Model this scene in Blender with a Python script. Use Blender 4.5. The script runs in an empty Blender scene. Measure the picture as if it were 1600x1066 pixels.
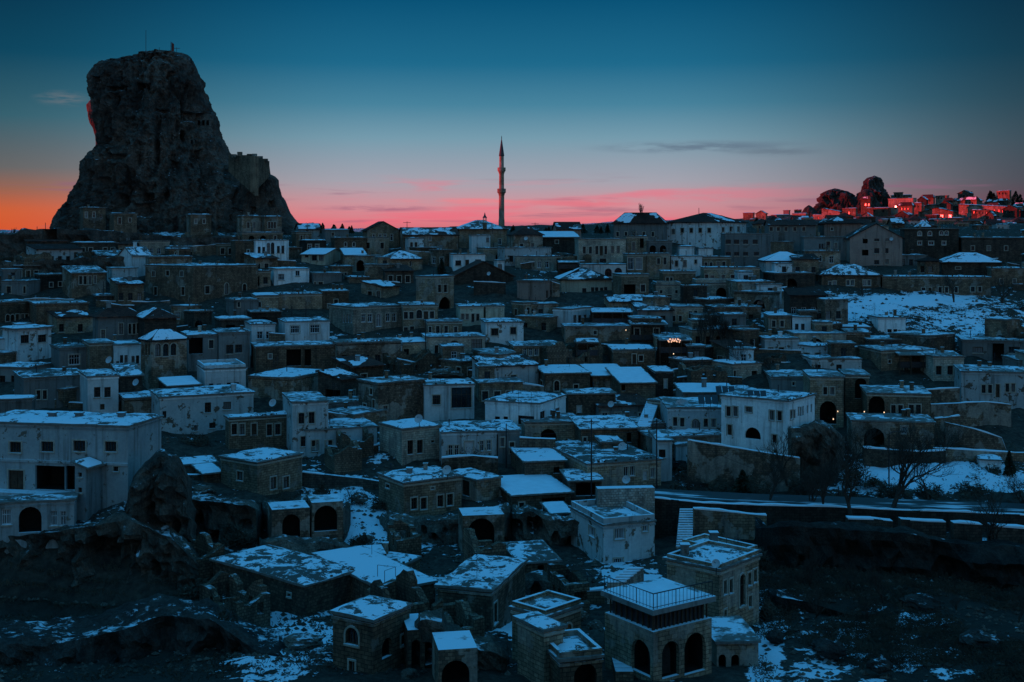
import bpy, math, random, re
from mathutils import Vector, noise
random.seed(7)
C = bpy.context.scene.collection
SC = bpy.context.scene
F = 1900.0; HX = 800.0; HY = 365.0        # focal length in px of the 1600 px frame, vanishing row

def lin(r, g, b):
    f = lambda v: (v/255/12.92) if v/255 <= .04045 else ((v/255+.055)/1.055)**2.4
    return (f(r), f(g), f(b), 1)

# ------------------------------------------------------------------ camera
cam = bpy.data.cameras.new('camera'); co = bpy.data.objects.new('camera', cam); C.objects.link(co)
co.location = (0, 0, 0); co.rotation_euler = (math.radians(90), 0, 0)
cam.sensor_width = 36; cam.lens = 36*F/1600; cam.shift_y = -(533-HY)/1600
cam.clip_start = .5; cam.clip_end = 20000
SC.camera = co
SC.view_settings.view_transform = 'Standard'; SC.view_settings.look = 'None'
SC.view_settings.exposure = 0; SC.view_settings.gamma = 1; SC.view_settings.use_curve_mapping = False
SC.cycles.use_denoising = True
SC.cycles.max_bounces = 5; SC.cycles.diffuse_bounces = 3; SC.cycles.glossy_bounces = 2
SC.cycles.sample_clamp_indirect = 4

# ------------------------------------------------------------------ node helper
class NT:
    def __init__(s, tree): s.t = tree; s.n = tree.nodes; s.l = tree.links
    def node(s, typ, **kw):
        n = s.n.new(typ)
        for k, v in kw.items():
            if k.startswith('i_'): n.inputs[k[2:].replace('_', ' ')].default_value = v
            else: setattr(n, k, v)
        return n
    def put(s, sock, v):
        if isinstance(v, bpy.types.NodeSocket): s.l.new(v, sock)
        elif v is not None: sock.default_value = v
    def m(s, op, a, b=None, c=None, clamp=False):
        n = s.n.new('ShaderNodeMath'); n.operation = op; n.use_clamp = clamp
        s.put(n.inputs[0], a); s.put(n.inputs[1], b)
        if c is not None: s.put(n.inputs[2], c)
        return n.outputs[0]
    def mix(s, f, a, b, mode='MIX'):
        n = s.n.new('ShaderNodeMix'); n.data_type = 'RGBA'; n.blend_type = mode
        s.put(n.inputs[0], f); s.put(n.inputs[6], a); s.put(n.inputs[7], b)
        return n.outputs[2]
    def sm(s, v, lo, hi, a=0., b=1.):
        n = s.n.new('ShaderNodeMapRange'); n.interpolation_type = 'SMOOTHSTEP'
        s.put(n.inputs[0], v); n.inputs[1].default_value = lo; n.inputs[2].default_value = hi
        n.inputs[3].default_value = a; n.inputs[4].default_value = b
        return n.outputs[0]
    def ramp(s, f, stops):
        n = s.n.new('ShaderNodeValToRGB'); cr = n.color_ramp
        while len(cr.elements) > 1: cr.elements.remove(cr.elements[-1])
        cr.elements[0].position = stops[0][0]; cr.elements[0].color = stops[0][1]
        for p, c in stops[1:]:
            e = cr.elements.new(p); e.color = c
        s.put(n.inputs[0], f)
        return n.outputs[0]
    def noise(s, vec, scale, detail=3, rough=.55, dist=0.):
        n = s.n.new('ShaderNodeTexNoise'); s.put(n.inputs['Vector'], vec)
        n.inputs['Scale'].default_value = scale; n.inputs['Detail'].default_value = detail
        n.inputs['Roughness'].default_value = rough; n.inputs['Distortion'].default_value = dist
        return n.outputs[0]
    def scaled(s, vec, sc):
        n = s.n.new('ShaderNodeMapping'); s.put(n.inputs['Vector'], vec); n.inputs['Scale'].default_value = sc
        return n.outputs[0]

# ------------------------------------------------------------------ sky
SUN_AZ = math.radians(-89)     # bearing of the sun, clockwise from +Y: low on the left, a little behind the camera
SUN_EL = math.radians(2.0)
w = bpy.data.worlds.new('World'); SC.world = w; w.use_nodes = True
t = NT(w.node_tree); t.n.clear()
out = t.node('ShaderNodeOutputWorld'); bg = t.node('ShaderNodeBackground')
tc = t.node('ShaderNodeTexCoord'); sep = t.node('ShaderNodeSeparateXYZ'); t.l.new(tc.outputs['Generated'], sep.inputs[0])
sx, sy, sz = sep.outputs
hl = t.m('SQRT', t.m('ADD', t.m('MULTIPLY', sx, sx), t.m('MULTIPLY', sy, sy)))
az = t.m('DIVIDE', sx, t.m('MAXIMUM', hl, .001))            # sine of the bearing
zc = t.m('MAXIMUM', sz, 0.)
ZEN = [(.42, (.02, .19, .38, 1)), (1., (.035, .27, .60, 1))]
mid = t.ramp(zc, [(.0, lin(208, 102, 114)), (.012, lin(218, 128, 138)), (.024, lin(204, 146, 156)), (.042, lin(164, 162, 174)), (.078, lin(116, 154, 172)),
                  (.105, lin(70, 130, 156)), (.138, lin(26, 104, 138)), (.19, lin(2, 80, 116))] + ZEN)
lef = t.ramp(zc, [(.0, lin(214, 84, 42)), (.018, lin(206, 92, 48)), (.034, lin(150, 96, 76)), (.05, lin(100, 98, 98)), (.09, lin(48, 92, 106)),
                  (.138, lin(4, 66, 90)), (.19, lin(0, 48, 72))] + ZEN)
rig = t.ramp(zc, [(.0, lin(110, 46, 64)), (.022, lin(82, 58, 74)), (.04, lin(66, 68, 80)), (.07, lin(54, 70, 82)), (.1, lin(36, 64, 78)),
                  (.138, lin(14, 54, 72)), (.19, lin(2, 40, 60))] + ZEN)
col = t.mix(t.sm(az, -.10, -.42), mid, lef)
col = t.mix(t.sm(az, .10, .44), col, rig)
# the sky behind the viewpoint: past sunset's brighter, paler half
bk = t.ramp(zc, [(.0, (.44, .34, .33, 1)), (.08, (.40, .38, .38, 1)), (.2, (.20, .34, .41, 1))]+ZEN)
col = t.mix(t.sm(sy, .35, -.35), col, bk)
# thin evening clouds: streaks drawn out along the horizon
cv = t.node('ShaderNodeCombineXYZ'); t.put(cv.inputs[0], t.m('MULTIPLY', az, 7.)); t.put(cv.inputs[1], t.m('MULTIPLY', sz, 75.)); cv.inputs[2].default_value = 3.1
n1 = t.noise(cv.outputs[0], 1.0, 5, .55, .4)
band = t.m('MULTIPLY', t.sm(sz, .052, .034), t.sm(sz, -.02, .006))
rgt = t.m('MULTIPLY', t.sm(az, .30, .10), t.sm(az, -.26, -.16))
str_ = t.m('MULTIPLY', t.m('MULTIPLY', t.sm(n1, .47, .66), band), rgt)
col = t.mix(t.m('MULTIPLY', str_, .48), col, lin(246, 92, 118))
cv2 = t.node('ShaderNodeCombineXYZ'); t.put(cv2.inputs[0], t.m('MULTIPLY', az, 9.)); t.put(cv2.inputs[1], t.m('MULTIPLY', sz, 120.)); cv2.inputs[2].default_value = 9.4
n2 = t.noise(cv2.outputs[0], 1.0, 4, .5, .3)
col = t.mix(t.m('MULTIPLY', t.m('MULTIPLY', t.sm(n2, .56, .70), band), .55), col, lin(140, 96, 122))
def blob(px, py, rx, ry, c, amt, wob=14.):
    global col
    b0 = (px-HX)/F; b0 = b0/math.sqrt(1+b0*b0); s0 = (HY-py)/F
    dx = t.m('DIVIDE', t.m('SUBTRACT', az, b0), rx/F); dy = t.m('DIVIDE', t.m('SUBTRACT', sz, s0), ry/F)
    q = t.m('SQRT', t.m('ADD', t.m('MULTIPLY', dx, dx), t.m('MULTIPLY', dy, dy)))
    cv = t.node('ShaderNodeCombineXYZ'); t.put(cv.inputs[0], t.m('MULTIPLY', az, wob)); t.put(cv.inputs[1], t.m('MULTIPLY', sz, wob*7)); cv.inputs[2].default_value = px
    nn = t.noise(cv.outputs[0], 1.5, 5, .6)
    f = t.m('MULTIPLY', t.sm(q, 1., .15), t.sm(nn, .36, .6))
    f = t.m('MULTIPLY', f, t.m('GREATER_THAN', sy, 0.))
    col = t.mix(t.m('MULTIPLY', f, amt), col, c)
blob(1090, 232, 200, 13, lin(84, 100, 122), .62)
blob(1210, 240, 90, 10, lin(80, 92, 110), .4)
blob(98, 168, 46, 15, lin(92, 108, 118), .9, 30.)
blob(900, 318, 150, 10, lin(236, 104, 122), .6)
blob(590, 326, 130, 7, lin(150, 96, 124), .75)
blob(740, 314, 170, 6, lin(245, 120, 130), .7)
# the clear air itself: a physical sky under it all
sky = t.node('ShaderNodeTexSky', sky_type='NISHITA', sun_disc=False)
sky.sun_elevation = SUN_EL; sky.sun_rotation = SUN_AZ; sky.altitude = 1200
fin = t.mix(1., col, t.mix(1., sky.outputs[0], (.002, .003, .006, 1), 'MULTIPLY'), 'ADD')
t.l.new(fin, bg.inputs[0]); bg.inputs[1].default_value = 1.0
t.l.new(bg.outputs[0], out.inputs[0])

sun = bpy.data.lights.new('sun', 'SUN'); so = bpy.data.objects.new('sun', sun); C.objects.link(so)
sun.energy = 5.0; sun.angle = math.radians(.5); sun.color = (1, .04, .035)
sd = Vector((math.sin(SUN_AZ)*math.cos(SUN_EL), math.cos(SUN_AZ)*math.cos(SUN_EL), math.sin(SUN_EL)))
so.rotation_euler = sd.to_track_quat('Z', 'Y').to_euler()

# ------------------------------------------------------------------ materials
def newmat(name):
    m = bpy.data.materials.new(name); m.use_nodes = True
    t = NT(m.node_tree); t.n.clear()
    o = t.node('ShaderNodeOutputMaterial'); p = t.node('ShaderNodeBsdfPrincipled'); t.l.new(p.outputs[0], o.inputs[0])
    p.inputs['Specular IOR Level'].default_value = .2
    return m, t, p
SNOWC = (.80, .86, .93, 1)
def snow_on_top(t, colr, lo=.55, hi=.8, amt=1.):
    g = t.node('ShaderNodeNewGeometry'); s = t.node('ShaderNodeSeparateXYZ'); t.l.new(g.outputs['True Normal'], s.inputs[0])
    n = t.noise(g.outputs['Position'], 1.1, 4, .65)
    nl = t.noise(g.outputs['Position'], .22, 3, .6)
    v = t.m('ADD', t.m('ADD', s.outputs[2], t.m('MULTIPLY', t.m('SUBTRACT', n, .5), 1.1)), t.m('MULTIPLY', t.m('SUBTRACT', nl, .5), .9))
    f = t.m('MULTIPLY', t.sm(v, lo, hi), amt)
    return t.mix(f, colr, SNOWC)
def mat_masonry(name, c1, c2, mortar, bw=.55, bh=.27, snow=(.8, .95), rough=.9, big=.5, bump=.5, plaster=.7):
    m, t, p = newmat(name)
    uv = t.node('ShaderNodeUVMap'); g = t.node('ShaderNodeNewGeometry'); oi = t.node('ShaderNodeObjectInfo')
    w_ = t.noise(g.outputs['Position'], .9, 3)
    va = t.node('ShaderNodeVectorMath', operation='ADD'); t.put(va.inputs[0], uv.outputs[0])
    cb = t.node('ShaderNodeCombineXYZ'); t.put(cb.inputs[1], t.m('MULTIPLY', w_, .18)); t.put(cb.inputs[0], t.m('MULTIPLY', w_, .2)); t.put(va.inputs[1], cb.outputs[0])
    b = t.node('ShaderNodeTexBrick'); t.put(b.inputs['Vector'], va.outputs[0]); b.inputs['Scale'].default_value = 1
    b.inputs['Brick Width'].default_value = bw; b.inputs['Row Height'].default_value = bh; b.inputs['Mortar Size'].default_value = .022
    b.inputs['Color1'].default_value = c1; b.inputs['Color2'].default_value = c2; b.inputs['Mortar'].default_value = mortar
    n = t.noise(g.outputs['Position'], .35, 5, .6); n2 = t.noise(g.outputs['Position'], 4., 4, .7)
    st = t.noise(t.scaled(g.outputs['Position'], (1.3, 1.3, .16)), 1.2, 4, .6)
    pl = t.noise(g.outputs['Position'], .33, 5, .6)
    pf = t.m('MULTIPLY', t.sm(t.m('ADD', pl, t.m('MULTIPLY', oi.outputs['Random'], .16)), .64, .68), plaster)
    bcol = t.mix(pf, b.outputs[0], (.33, .30, .265, 1))
    c = t.mix(1., bcol, t.ramp(n, [(.3, (.62, .60, .60, 1)), (.7, (1.25, 1.2, 1.15, 1))]), 'MULTIPLY')
    c = t.mix(1., c, t.ramp(n2, [(.25, (.6, .6, .6, 1)), (.75, (1.3, 1.3, 1.3, 1))]), 'MULTIPLY')
    c = t.mix(1., c, t.ramp(st, [(.3, (.55, .56, .58, 1)), (.55, (1.08, 1.05, 1.02, 1))]), 'MULTIPLY')
    v = t.m('ADD', t.m('MULTIPLY', oi.outputs['Random'], .8), .55)
    cc = t.node('ShaderNodeCombineXYZ'); [t.put(cc.inputs[i], v) for i in range(3)]
    c = t.mix(1., c, cc.outputs[0], 'MULTIPLY')
    c = snow_on_top(t, c, *snow)
    t.l.new(c, p.inputs['Base Color']); p.inputs['Roughness'].default_value = rough
    bp = t.node('ShaderNodeBump'); bp.inputs['Strength'].default_value = bump; bp.inputs['Distance'].default_value = .06
    t.put(bp.inputs['Height'], t.m('ADD', t.m('MULTIPLY', b.outputs['Fac'], -.8), t.m('MULTIPLY', n2, 1.)))
    t.l.new(bp.outputs[0], p.inputs['Normal'])
    return m
def mat_plaster(name, base, under, peel=.62, dirt=(.42, .40, .38, 1)):
    m, t, p = newmat(name)
    g = t.node('ShaderNodeNewGeometry'); oi = t.node('ShaderNodeObjectInfo')
    n = t.noise(g.outputs['Position'], .4, 5, .62); n2 = t.noise(g.outputs['Position'], 3.5, 5, .7)
    st = t.noise(t.scaled(g.outputs['Position'], (1.6, 1.6, .10)), 1., 4, .62)
    c = t.mix(t.sm(st, .48, .74), base, t.mix(1., base, dirt, 'MULTIPLY'))
    c = t.mix(1., c, t.ramp(n, [(.3, (.74, .76, .78, 1)), (.65, (1.05, 1.05, 1.04, 1))]), 'MULTIPLY')
    c = t.mix(1., c, t.ramp(n2, [(.3, (.85, .85, .86, 1)), (.7, (1.08, 1.08, 1.07, 1))]), 'MULTIPLY')
    pn = t.noise(g.outputs['Position'], .8, 6, .66)
    c = t.mix(t.sm(pn, peel, peel+.05), c, under)
    v = t.m('ADD', t.m('MULTIPLY', oi.outputs['Random'], .5), .62)
    cc = t.node('ShaderNodeCombineXYZ'); [t.put(cc.inputs[i], v) for i in range(3)]
    c = t.mix(1., c, cc.outputs[0], 'MULTIPLY')
    c = snow_on_top(t, c, .8, .95)
    t.l.new(c, p.inputs['Base Color']); p.inputs['Roughness'].default_value = .9
    bp = t.node('ShaderNodeBump'); bp.inputs['Strength'].default_value = .35; bp.inputs['Distance'].default_value = .04
    t.put(bp.inputs['Height'], t.m('ADD', n2, t.m('MULTIPLY', t.sm(pn, peel, peel+.05), -.8))); t.l.new(bp.outputs[0], p.inputs['Normal'])
    return m
def mat_rock(name, c1, c2, snow=(.72, .95), sc=1., amt=1.):
    m, t, p = newmat(name)
    g = t.node('ShaderNodeNewGeometry'); P = g.outputs['Position']
    n = t.noise(P, .12*sc, 6, .62); n2 = t.noise(P, 1.3*sc, 6, .7); v = t.noise(t.scaled(P, (1, 1, .22)), .7*sc, 5, .65, .6)
    c = t.mix(t.sm(n, .3, .7), c1, c2)
    c = t.mix(1., c, t.ramp(n2, [(.25, (.45, .45, .47, 1)), (.75, (1.5, 1.48, 1.45, 1))]), 'MULTIPLY')
    c = t.mix(1., c, t.ramp(v, [(.32, (.45, .46, .48, 1)), (.6, (1.12, 1.1, 1.08, 1))]), 'MULTIPLY')
    n4 = t.noise(P, 5.5*sc, 4, .7)
    c = t.mix(1., c, t.ramp(n4, [(.3, (.5, .5, .5, 1)), (.7, (1.4, 1.4, 1.4, 1))]), 'MULTIPLY')
    c = snow_on_top(t, c, *snow, amt)
    t.l.new(c, p.inputs['Base Color']); p.inputs['Roughness'].default_value = .95
    bp = t.node('ShaderNodeBump'); bp.inputs['Strength'].default_value = .8; bp.inputs['Distance'].default_value = .5
    t.put(bp.inputs['Height'], t.m('ADD', t.m('ADD', n2, v), t.m('MULTIPLY', n4, .5))); t.l.new(bp.outputs[0], p.inputs['Normal'])
    return m
def mat_plain(name, c, rough=.8, var=.25, metal=0., sc=3., snow=None, spec=.2):
    m, t, p = newmat(name)
    g = t.node('ShaderNodeNewGeometry'); n = t.noise(g.outputs['Position'], sc, 4, .6)
    cc = t.mix(1., c, t.ramp(n, [(.3, (1-var,)*3+(1,)), (.7, (1+var,)*3+(1,))]), 'MULTIPLY')
    if snow: cc = snow_on_top(t, cc, *snow)
    t.l.new(cc, p.inputs['Base Color']); p.inputs['Roughness'].default_value = rough; p.inputs['Metallic'].default_value = metal
    p.inputs['Specular IOR Level'].default_value = spec
    return m
M = {}
M['stone'] = mat_masonry('stone_masonry', (.29, .20, .135, 1), (.155, .11, .08, 1), (.065, .05, .04, 1))
M['tan'] = mat_masonry('tan_masonry', (.42, .315, .22, 1), (.25, .19, .135, 1), (.10, .08, .062, 1))
M['pale'] = mat_masonry('pale_masonry', (.56, .50, .41, 1), (.38, .345, .29, 1), (.18, .16, .14, 1))
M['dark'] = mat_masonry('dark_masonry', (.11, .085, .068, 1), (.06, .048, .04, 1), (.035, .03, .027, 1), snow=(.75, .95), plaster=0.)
M['rubble'] = mat_masonry('rubble_masonry', (.24, .17, .12, 1), (.10, .073, .055, 1), (.08, .065, .055, 1), .34, .24, (.7, .95), bump=.9)
M['palerubble'] = mat_masonry('pale_rubble_masonry', (.60, .56, .50, 1), (.30, .27, .24, 1), (.2, .18, .16, 1), .34, .24, (.7, .95), bump=.9)
M['white'] = mat_plaster('white_plaster', (.84, .87, .87, 1), (.30, .25, .20, 1), .66)
M['worn'] = mat_plaster('worn_white_plaster', (.66, .69, .69, 1), (.17, .13, .10, 1), .56)
M['grey'] = mat_plaster('grey_plaster', (.24, .235, .225, 1), (.13, .11, .09, 1), .6)
M['cream'] = mat_plaster('cream_plaster', (.56, .52, .40, 1), (.28, .23, .18, 1), .62)
M['pink'] = mat_plaster('pink_plaster', (.36, .25, .21, 1), (.17, .12, .10, 1), .62)
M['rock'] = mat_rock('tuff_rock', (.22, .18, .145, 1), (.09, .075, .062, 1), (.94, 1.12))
M['rockmid'] = mat_rock('mid_dark_tuff', (.16, .13, .105, 1), (.06, .05, .042, 1), (.94, 1.12))  # brownish, darker tone of the tuff
M['rockblack'] = mat_rock('black_rock', (.055, .047, .04, 1), (.022, .02, .018, 1), (1.12, 1.3))  # near-black rock tone for the bluff below the road
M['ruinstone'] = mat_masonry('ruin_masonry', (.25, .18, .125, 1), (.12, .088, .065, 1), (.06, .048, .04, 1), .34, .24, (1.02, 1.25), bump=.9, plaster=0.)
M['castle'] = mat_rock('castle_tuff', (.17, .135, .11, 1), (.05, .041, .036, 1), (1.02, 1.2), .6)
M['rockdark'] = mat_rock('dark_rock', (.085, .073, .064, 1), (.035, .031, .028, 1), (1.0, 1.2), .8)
M['snow'] = mat_plain('snow', SNOWC, .75, .07, sc=1.1)
m_, t_, p_ = newmat('thin_snow'); g_ = t_.node('ShaderNodeNewGeometry'); na = t_.noise(g_.outputs['Position'], .55, 6, .7, .5); nb_ = t_.noise(g_.outputs['Position'], 3., 4, .7); oi_ = t_.node('ShaderNodeObjectInfo')
f_ = t_.sm(t_.m('ADD', t_.m('ADD', na, t_.m('MULTIPLY', t_.m('SUBTRACT', nb_, .5), .3)), t_.m('MULTIPLY', oi_.outputs['Random'], .17)), .605, .655)
t_.l.new(t_.mix(f_, SNOWC, (.10, .09, .08, 1)), p_.inputs['Base Color']); p_.inputs['Roughness'].default_value = .8
b_ = t_.node('ShaderNodeBump'); b_.inputs['Strength'].default_value = .5; b_.inputs['Distance'].default_value = .08; t_.put(b_.inputs['Height'], t_.m('ADD', na, t_.m('MULTIPLY', nb_, .5))); t_.l.new(b_.outputs[0], p_.inputs['Normal']); M['thinsnow'] = m_
M['vignettewhite'] = mat_plaster('weathered_limewash', (.40, .42, .42, 1), (.15, .125, .10, 1), .60)  # white wall with the frame-edge vignette darkening put into its base colour
M['curtain'] = mat_plain('curtained_pane', (.16, .16, .16, 1), .3, .2, spec=.5)
M['tile'] = mat_masonry('roof_tiles', (.13, .055, .04, 1), (.08, .04, .032, 1), (.03, .02, .018, 1), .25, .35, (1.2, 1.45), bump=.9, plaster=0.)
M['roofslab'] = mat_plain('roof_slab', (.17, .155, .14, 1), .95, .35, snow=(.95, 1.15))
M['glass'] = mat_plain('window_glass', (.012, .014, .017, 1), .12, .3, spec=.5)
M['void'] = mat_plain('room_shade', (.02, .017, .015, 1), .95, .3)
M['wood'] = mat_plain('dark_wood', (.075, .045, .03, 1), .7, .4)
M['redwood'] = mat_plain('red_wood', (.20, .05, .04, 1), .7, .3)
M['whitewood'] = mat_plain('white_painted_wood', (.55, .56, .57, 1), .6, .15)
M['trim'] = mat_plain('cut_stone_trim', (.40, .345, .28, 1), .9, .25, snow=(.85, 1.0))
M['metal'] = mat_plain('dark_metal', (.05, .05, .055, 1), .5, .3, .7)
M['lightmetal'] = mat_plain('pale_painted_metal', (.5, .52, .54, 1), .5, .15)
M['bark'] = mat_plain('bark', (.055, .043, .035, 1), .95, .3)
M['twig'] = mat_plain('twigs', (.06, .047, .038, 1), .95, .3)
M['conifer'] = mat_plain('conifer_needles', (.03, .045, .028, 1), .9, .4)
M['brush'] = mat_plain('dry_brush', (.075, .062, .045, 1), .95, .5, sc=.6)
M['lead'] = mat_plain('lead_roof', (.06, .065, .07, 1), .6, .2)
M['cloth'] = mat_plain('dark_awning', (.045, .02, .02, 1), .9, .3)
M['slate'] = mat_plain('dark_panels', (.03, .03, .035, 1), .35, .2, spec=.5)
M['orange'] = mat_plain('orange_wood_door', (.42, .17, .06, 1), .6, .25)
m_, t_, p_ = newmat('warm_lamp'); p_.inputs['Emission Color'].default_value = (1, .62, .30, 1); p_.inputs['Emission Strength'].default_value = 1.6; M['lamp'] = m_
m_, t_, p_ = newmat('string_lights'); p_.inputs['Emission Color'].default_value = (1, .45, .18, 1); p_.inputs['Emission Strength'].default_value = 1.0; M['lamp2'] = m_

# ------------------------------------------------------------------ mesh helpers
class MB:
    def __init__(s): s.v = []; s.f = []; s.u = []; s.mi = []
    def poly(s, pts, uvs=None, mi=0):
        i = len(s.v); s.v += [tuple(p) for p in pts]; s.f.append(tuple(range(i, i+len(pts)))); s.mi.append(mi)
        s.u += uvs if uvs else [(0, 0)]*len(pts)
    def box(s, a, b, mi=0):
        (x0, y0, z0), (x1, y1, z1) = a, b
        s.hexa([(x0, y0, z0), (x1, y0, z0), (x1, y1, z0), (x0, y1, z0)], [(x0, y0, z1), (x1, y0, z1), (x1, y1, z1), (x0, y1, z1)], mi)
    def hexa(s, bot, top, mi=0):
        n = len(bot)
        for i in range(n):
            j = (i+1) % n; a, b, c, d = Vector(bot[i]), Vector(bot[j]), Vector(top[j]), Vector(top[i])
            L = (b-a).length; s.poly([a, b, c, d], [(0, a.z), (L, b.z), (L, c.z), (0, d.z)], mi)
        s.poly(top, [(p[0], p[1]) for p in top], mi); s.poly(bot[::-1], [(p[0], p[1]) for p in bot], mi)
    def tube(s, pts, r0, r1=None, n=6, mi=0):
        r1 = r0 if r1 is None else r1; pts = [Vector(p) for p in pts]; rings = []
        for k, p in enumerate(pts):
            d = (pts[min(k+1, len(pts)-1)]-pts[max(k-1, 0)]).normalized()
            a = d.orthogonal().normalized(); b = d.cross(a); r = r0+(r1-r0)*k/max(1, len(pts)-1)
            rings.append([p+(a*math.cos(q*2*math.pi/n)+b*math.sin(q*2*math.pi/n))*r for q in range(n)])
        for k in range(len(rings)-1):
            for q in range(n):
                s.poly([rings[k][q], rings[k][(q+1) % n], rings[k+1][(q+1) % n], rings[k+1][q]], None, mi)
        s.poly(rings[-1], None, mi)
    def lathe(s, c, prof, n=20, mi=0):
        for (r0, z0), (r1, z1) in zip(prof, prof[1:]):
            for q in range(n):
                a, b = q*2*math.pi/n, (q+1)*2*math.pi/n
                s.poly([(c[0]+r0*math.cos(a), c[1]+r0*math.sin(a), c[2]+z0), (c[0]+r0*math.cos(b), c[1]+r0*math.sin(b), c[2]+z0),
                        (c[0]+r1*math.cos(b), c[1]+r1*math.sin(b), c[2]+z1), (c[0]+r1*math.cos(a), c[1]+r1*math.sin(a), c[2]+z1)],
                       [(a*r0, z0), (b*r0, z0), (b*r0, z1), (a*r0, z1)], mi)
    def build(s, name, mats, parent=None, smooth=False, origin=None):
        me = bpy.data.meshes.new(name)
        if not isinstance(mats, (list, tuple)): mats = [mats]
        o0 = Vector(parent['_o']) if parent is not None else Vector(origin) if origin else Vector((0, 0, 0))
        me.from_pydata([(x-o0.x, y-o0.y, z-o0.z) for x, y, z in s.v], [], s.f)
        for m in mats: me.materials.append(m)
        me.polygons.foreach_set('material_index', s.mi)
        if smooth: me.polygons.foreach_set('use_smooth', [True]*len(s.f))
        ul = me.uv_layers.new(name='UVMap'); ul.data.foreach_set('uv', [c for q in s.u for c in q])
        ob = bpy.data.objects.new(name, me); C.objects.link(ob)
        if parent is not None: ob.parent = parent
        else: ob.location = o0
        ob['_o'] = tuple(o0)
        return ob
def gridmesh(name, P, mats, parent=None, origin=None, closed_u=False, smooth=True, attrs=None):
    """P[row][col] -> points, shared vertices."""
    nr, nc = len(P), len(P[0]); o0 = Vector(parent['_o']) if parent is not None else Vector(origin or (0, 0, 0))
    me = bpy.data.meshes.new(name); vs = [(p[0]-o0.x, p[1]-o0.y, p[2]-o0.z) for r in P for p in r]
    fs = []; m = nc if closed_u else nc-1
    for r in range(nr-1):
        for c in range(m):
            d = (c+1) % nc; fs.append((r*nc+c, r*nc+d, (r+1)*nc+d, (r+1)*nc+c))
    me.from_pydata(vs, [], fs)
    for q in (mats if isinstance(mats, (list, tuple)) else [mats]): me.materials.append(q)
    if smooth: me.polygons.foreach_set('use_smooth', [True]*len(fs))
    me.uv_layers.new(name='UVMap')
    for k, vals in (attrs or {}).items():
        a = me.attributes.new(k, 'FLOAT', 'POINT'); a.data.foreach_set('value', vals)
    ob = bpy.data.objects.new(name, me); C.objects.link(ob); ob['_o'] = tuple(o0)
    if parent is not None: ob.parent = parent
    else: ob.location = o0
    return ob
def tag(o, label=None, cat=None, group=None, kind=None):
    if label: o['label'] = label
    if cat: o['category'] = cat
    if group: o['group'] = group
    if kind: o['kind'] = kind
    return o
def thing(name, loc, label, cat, group=None):
    o = bpy.data.objects.new(name, None); o.empty_display_size = .3; C.objects.link(o); o.location = loc; o['_o'] = tuple(loc)
    return tag(o, label, cat, group)
def X(px, d): return (px-HX)/F*d
def Z(py, d): return (HY-py)/F*d
def at(px, py, d): return Vector((X(px, d), d, Z(py, d)))

# ------------------------------------------------------------------ terrain
# (image row the ground shows at, distance) down columns of the view: a measured long section of the hillside
GEN = [(1200, 62), (1090, 74), (1066, 78), (1000, 90), (950, 99), (900, 109), (870, 115), (800, 130), (740, 145), (680, 160), (620, 176), (560, 195), (500, 216), (450, 240), (410, 265), (385, 290), (370, 315)]
COLS = {
 -100: [(1200, 62), (1090, 74), (1066, 80), (1000, 92), (965, 101), (842, 105), (800, 114), (740, 132), (680, 152), (620, 174), (560, 195), (500, 216), (450, 240), (410, 265), (385, 290), (370, 315), (368, 420), (366, 900), (365, 6000)],
  200: [(1200, 62), (1090, 74), (1066, 80), (1000, 92), (960, 101), (850, 106), (800, 116), (740, 134), (680, 153), (620, 174), (560, 195), (500, 216), (450, 240), (410, 265), (385, 290), (362, 322), (366, 420), (366, 900), (365, 6000)],
  330: [(1200, 62), (1090, 74), (1066, 79), (1000, 90), (950, 99), (900, 108), (800, 126), (740, 142), (680, 158), (620, 175), (560, 195), (500, 216), (450, 240), (410, 265), (380, 290), (355, 322), (366, 420), (366, 900), (365, 6000)],
  480: GEN+[(366, 420), (365, 900), (365, 6000)],
  800: GEN+[(357, 350), (354, 450), (356, 900), (363, 6000)],
 1050: GEN+[(356, 350), (350, 480), (345, 900), (362, 6000)],
 1250: GEN+[(360, 350), (345, 480), (336, 640), (350, 900), (360, 6000)],
 1450: GEN+[(358, 350), (340, 480), (318, 640), (330, 900), (360, 6000)],
 1700: GEN+[(356, 350), (338, 480), (312, 640), (322, 900), (358, 6000)]}
CK = sorted(COLS)
def _col(k, d):
    c = COLS[k]
    if d <= c[0][1]: return Z(c[0][0], c[0][1])
    for (y0, d0), (y1, d1) in zip(c, c[1:]):
        if d <= d1:
            f = (d-d0)/(d1-d0); return Z(y0, d0)*(1-f)+Z(y1, d1)*f
    return Z(c[-1][0], c[-1][1])
SHADE_RIDGE_LOW = 31
def ground_flat(x, y):
    r = math.hypot(x, y); a = math.atan2(x, y); ac = max(-.47, min(.47, a))
    px = HX+F*math.tan(ac); d = r*math.cos(ac)
    px = max(CK[0], min(CK[-1], px))
    for k0, k1 in zip(CK, CK[1:]):
        if px <= k1: break
    f = (px-k0)/(k1-k0); f = f*f*(3-2*f)
    z = _col(k0, d)*(1-f)+_col(k1, d)*f
    if r < 55: z = z*(r/55)+(-2.2)*(1-r/55)
    # unseen ridge added outside the view, its crest stepped to shade town and castle
    if x < -250:
        q = (x+430)/95; f = min(1, max(0, (y-337)/6)); crest = 84*(1-f)+SHADE_RIDGE_LOW*f
        z2 = crest*math.exp(-q*q)*(1 if y < 620 else math.exp(-((y-620)/150)**2))*(1 if y > -500 else math.exp(-((y+500)/200)**2))
        z = max(z, z2-6)
    return z
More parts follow.
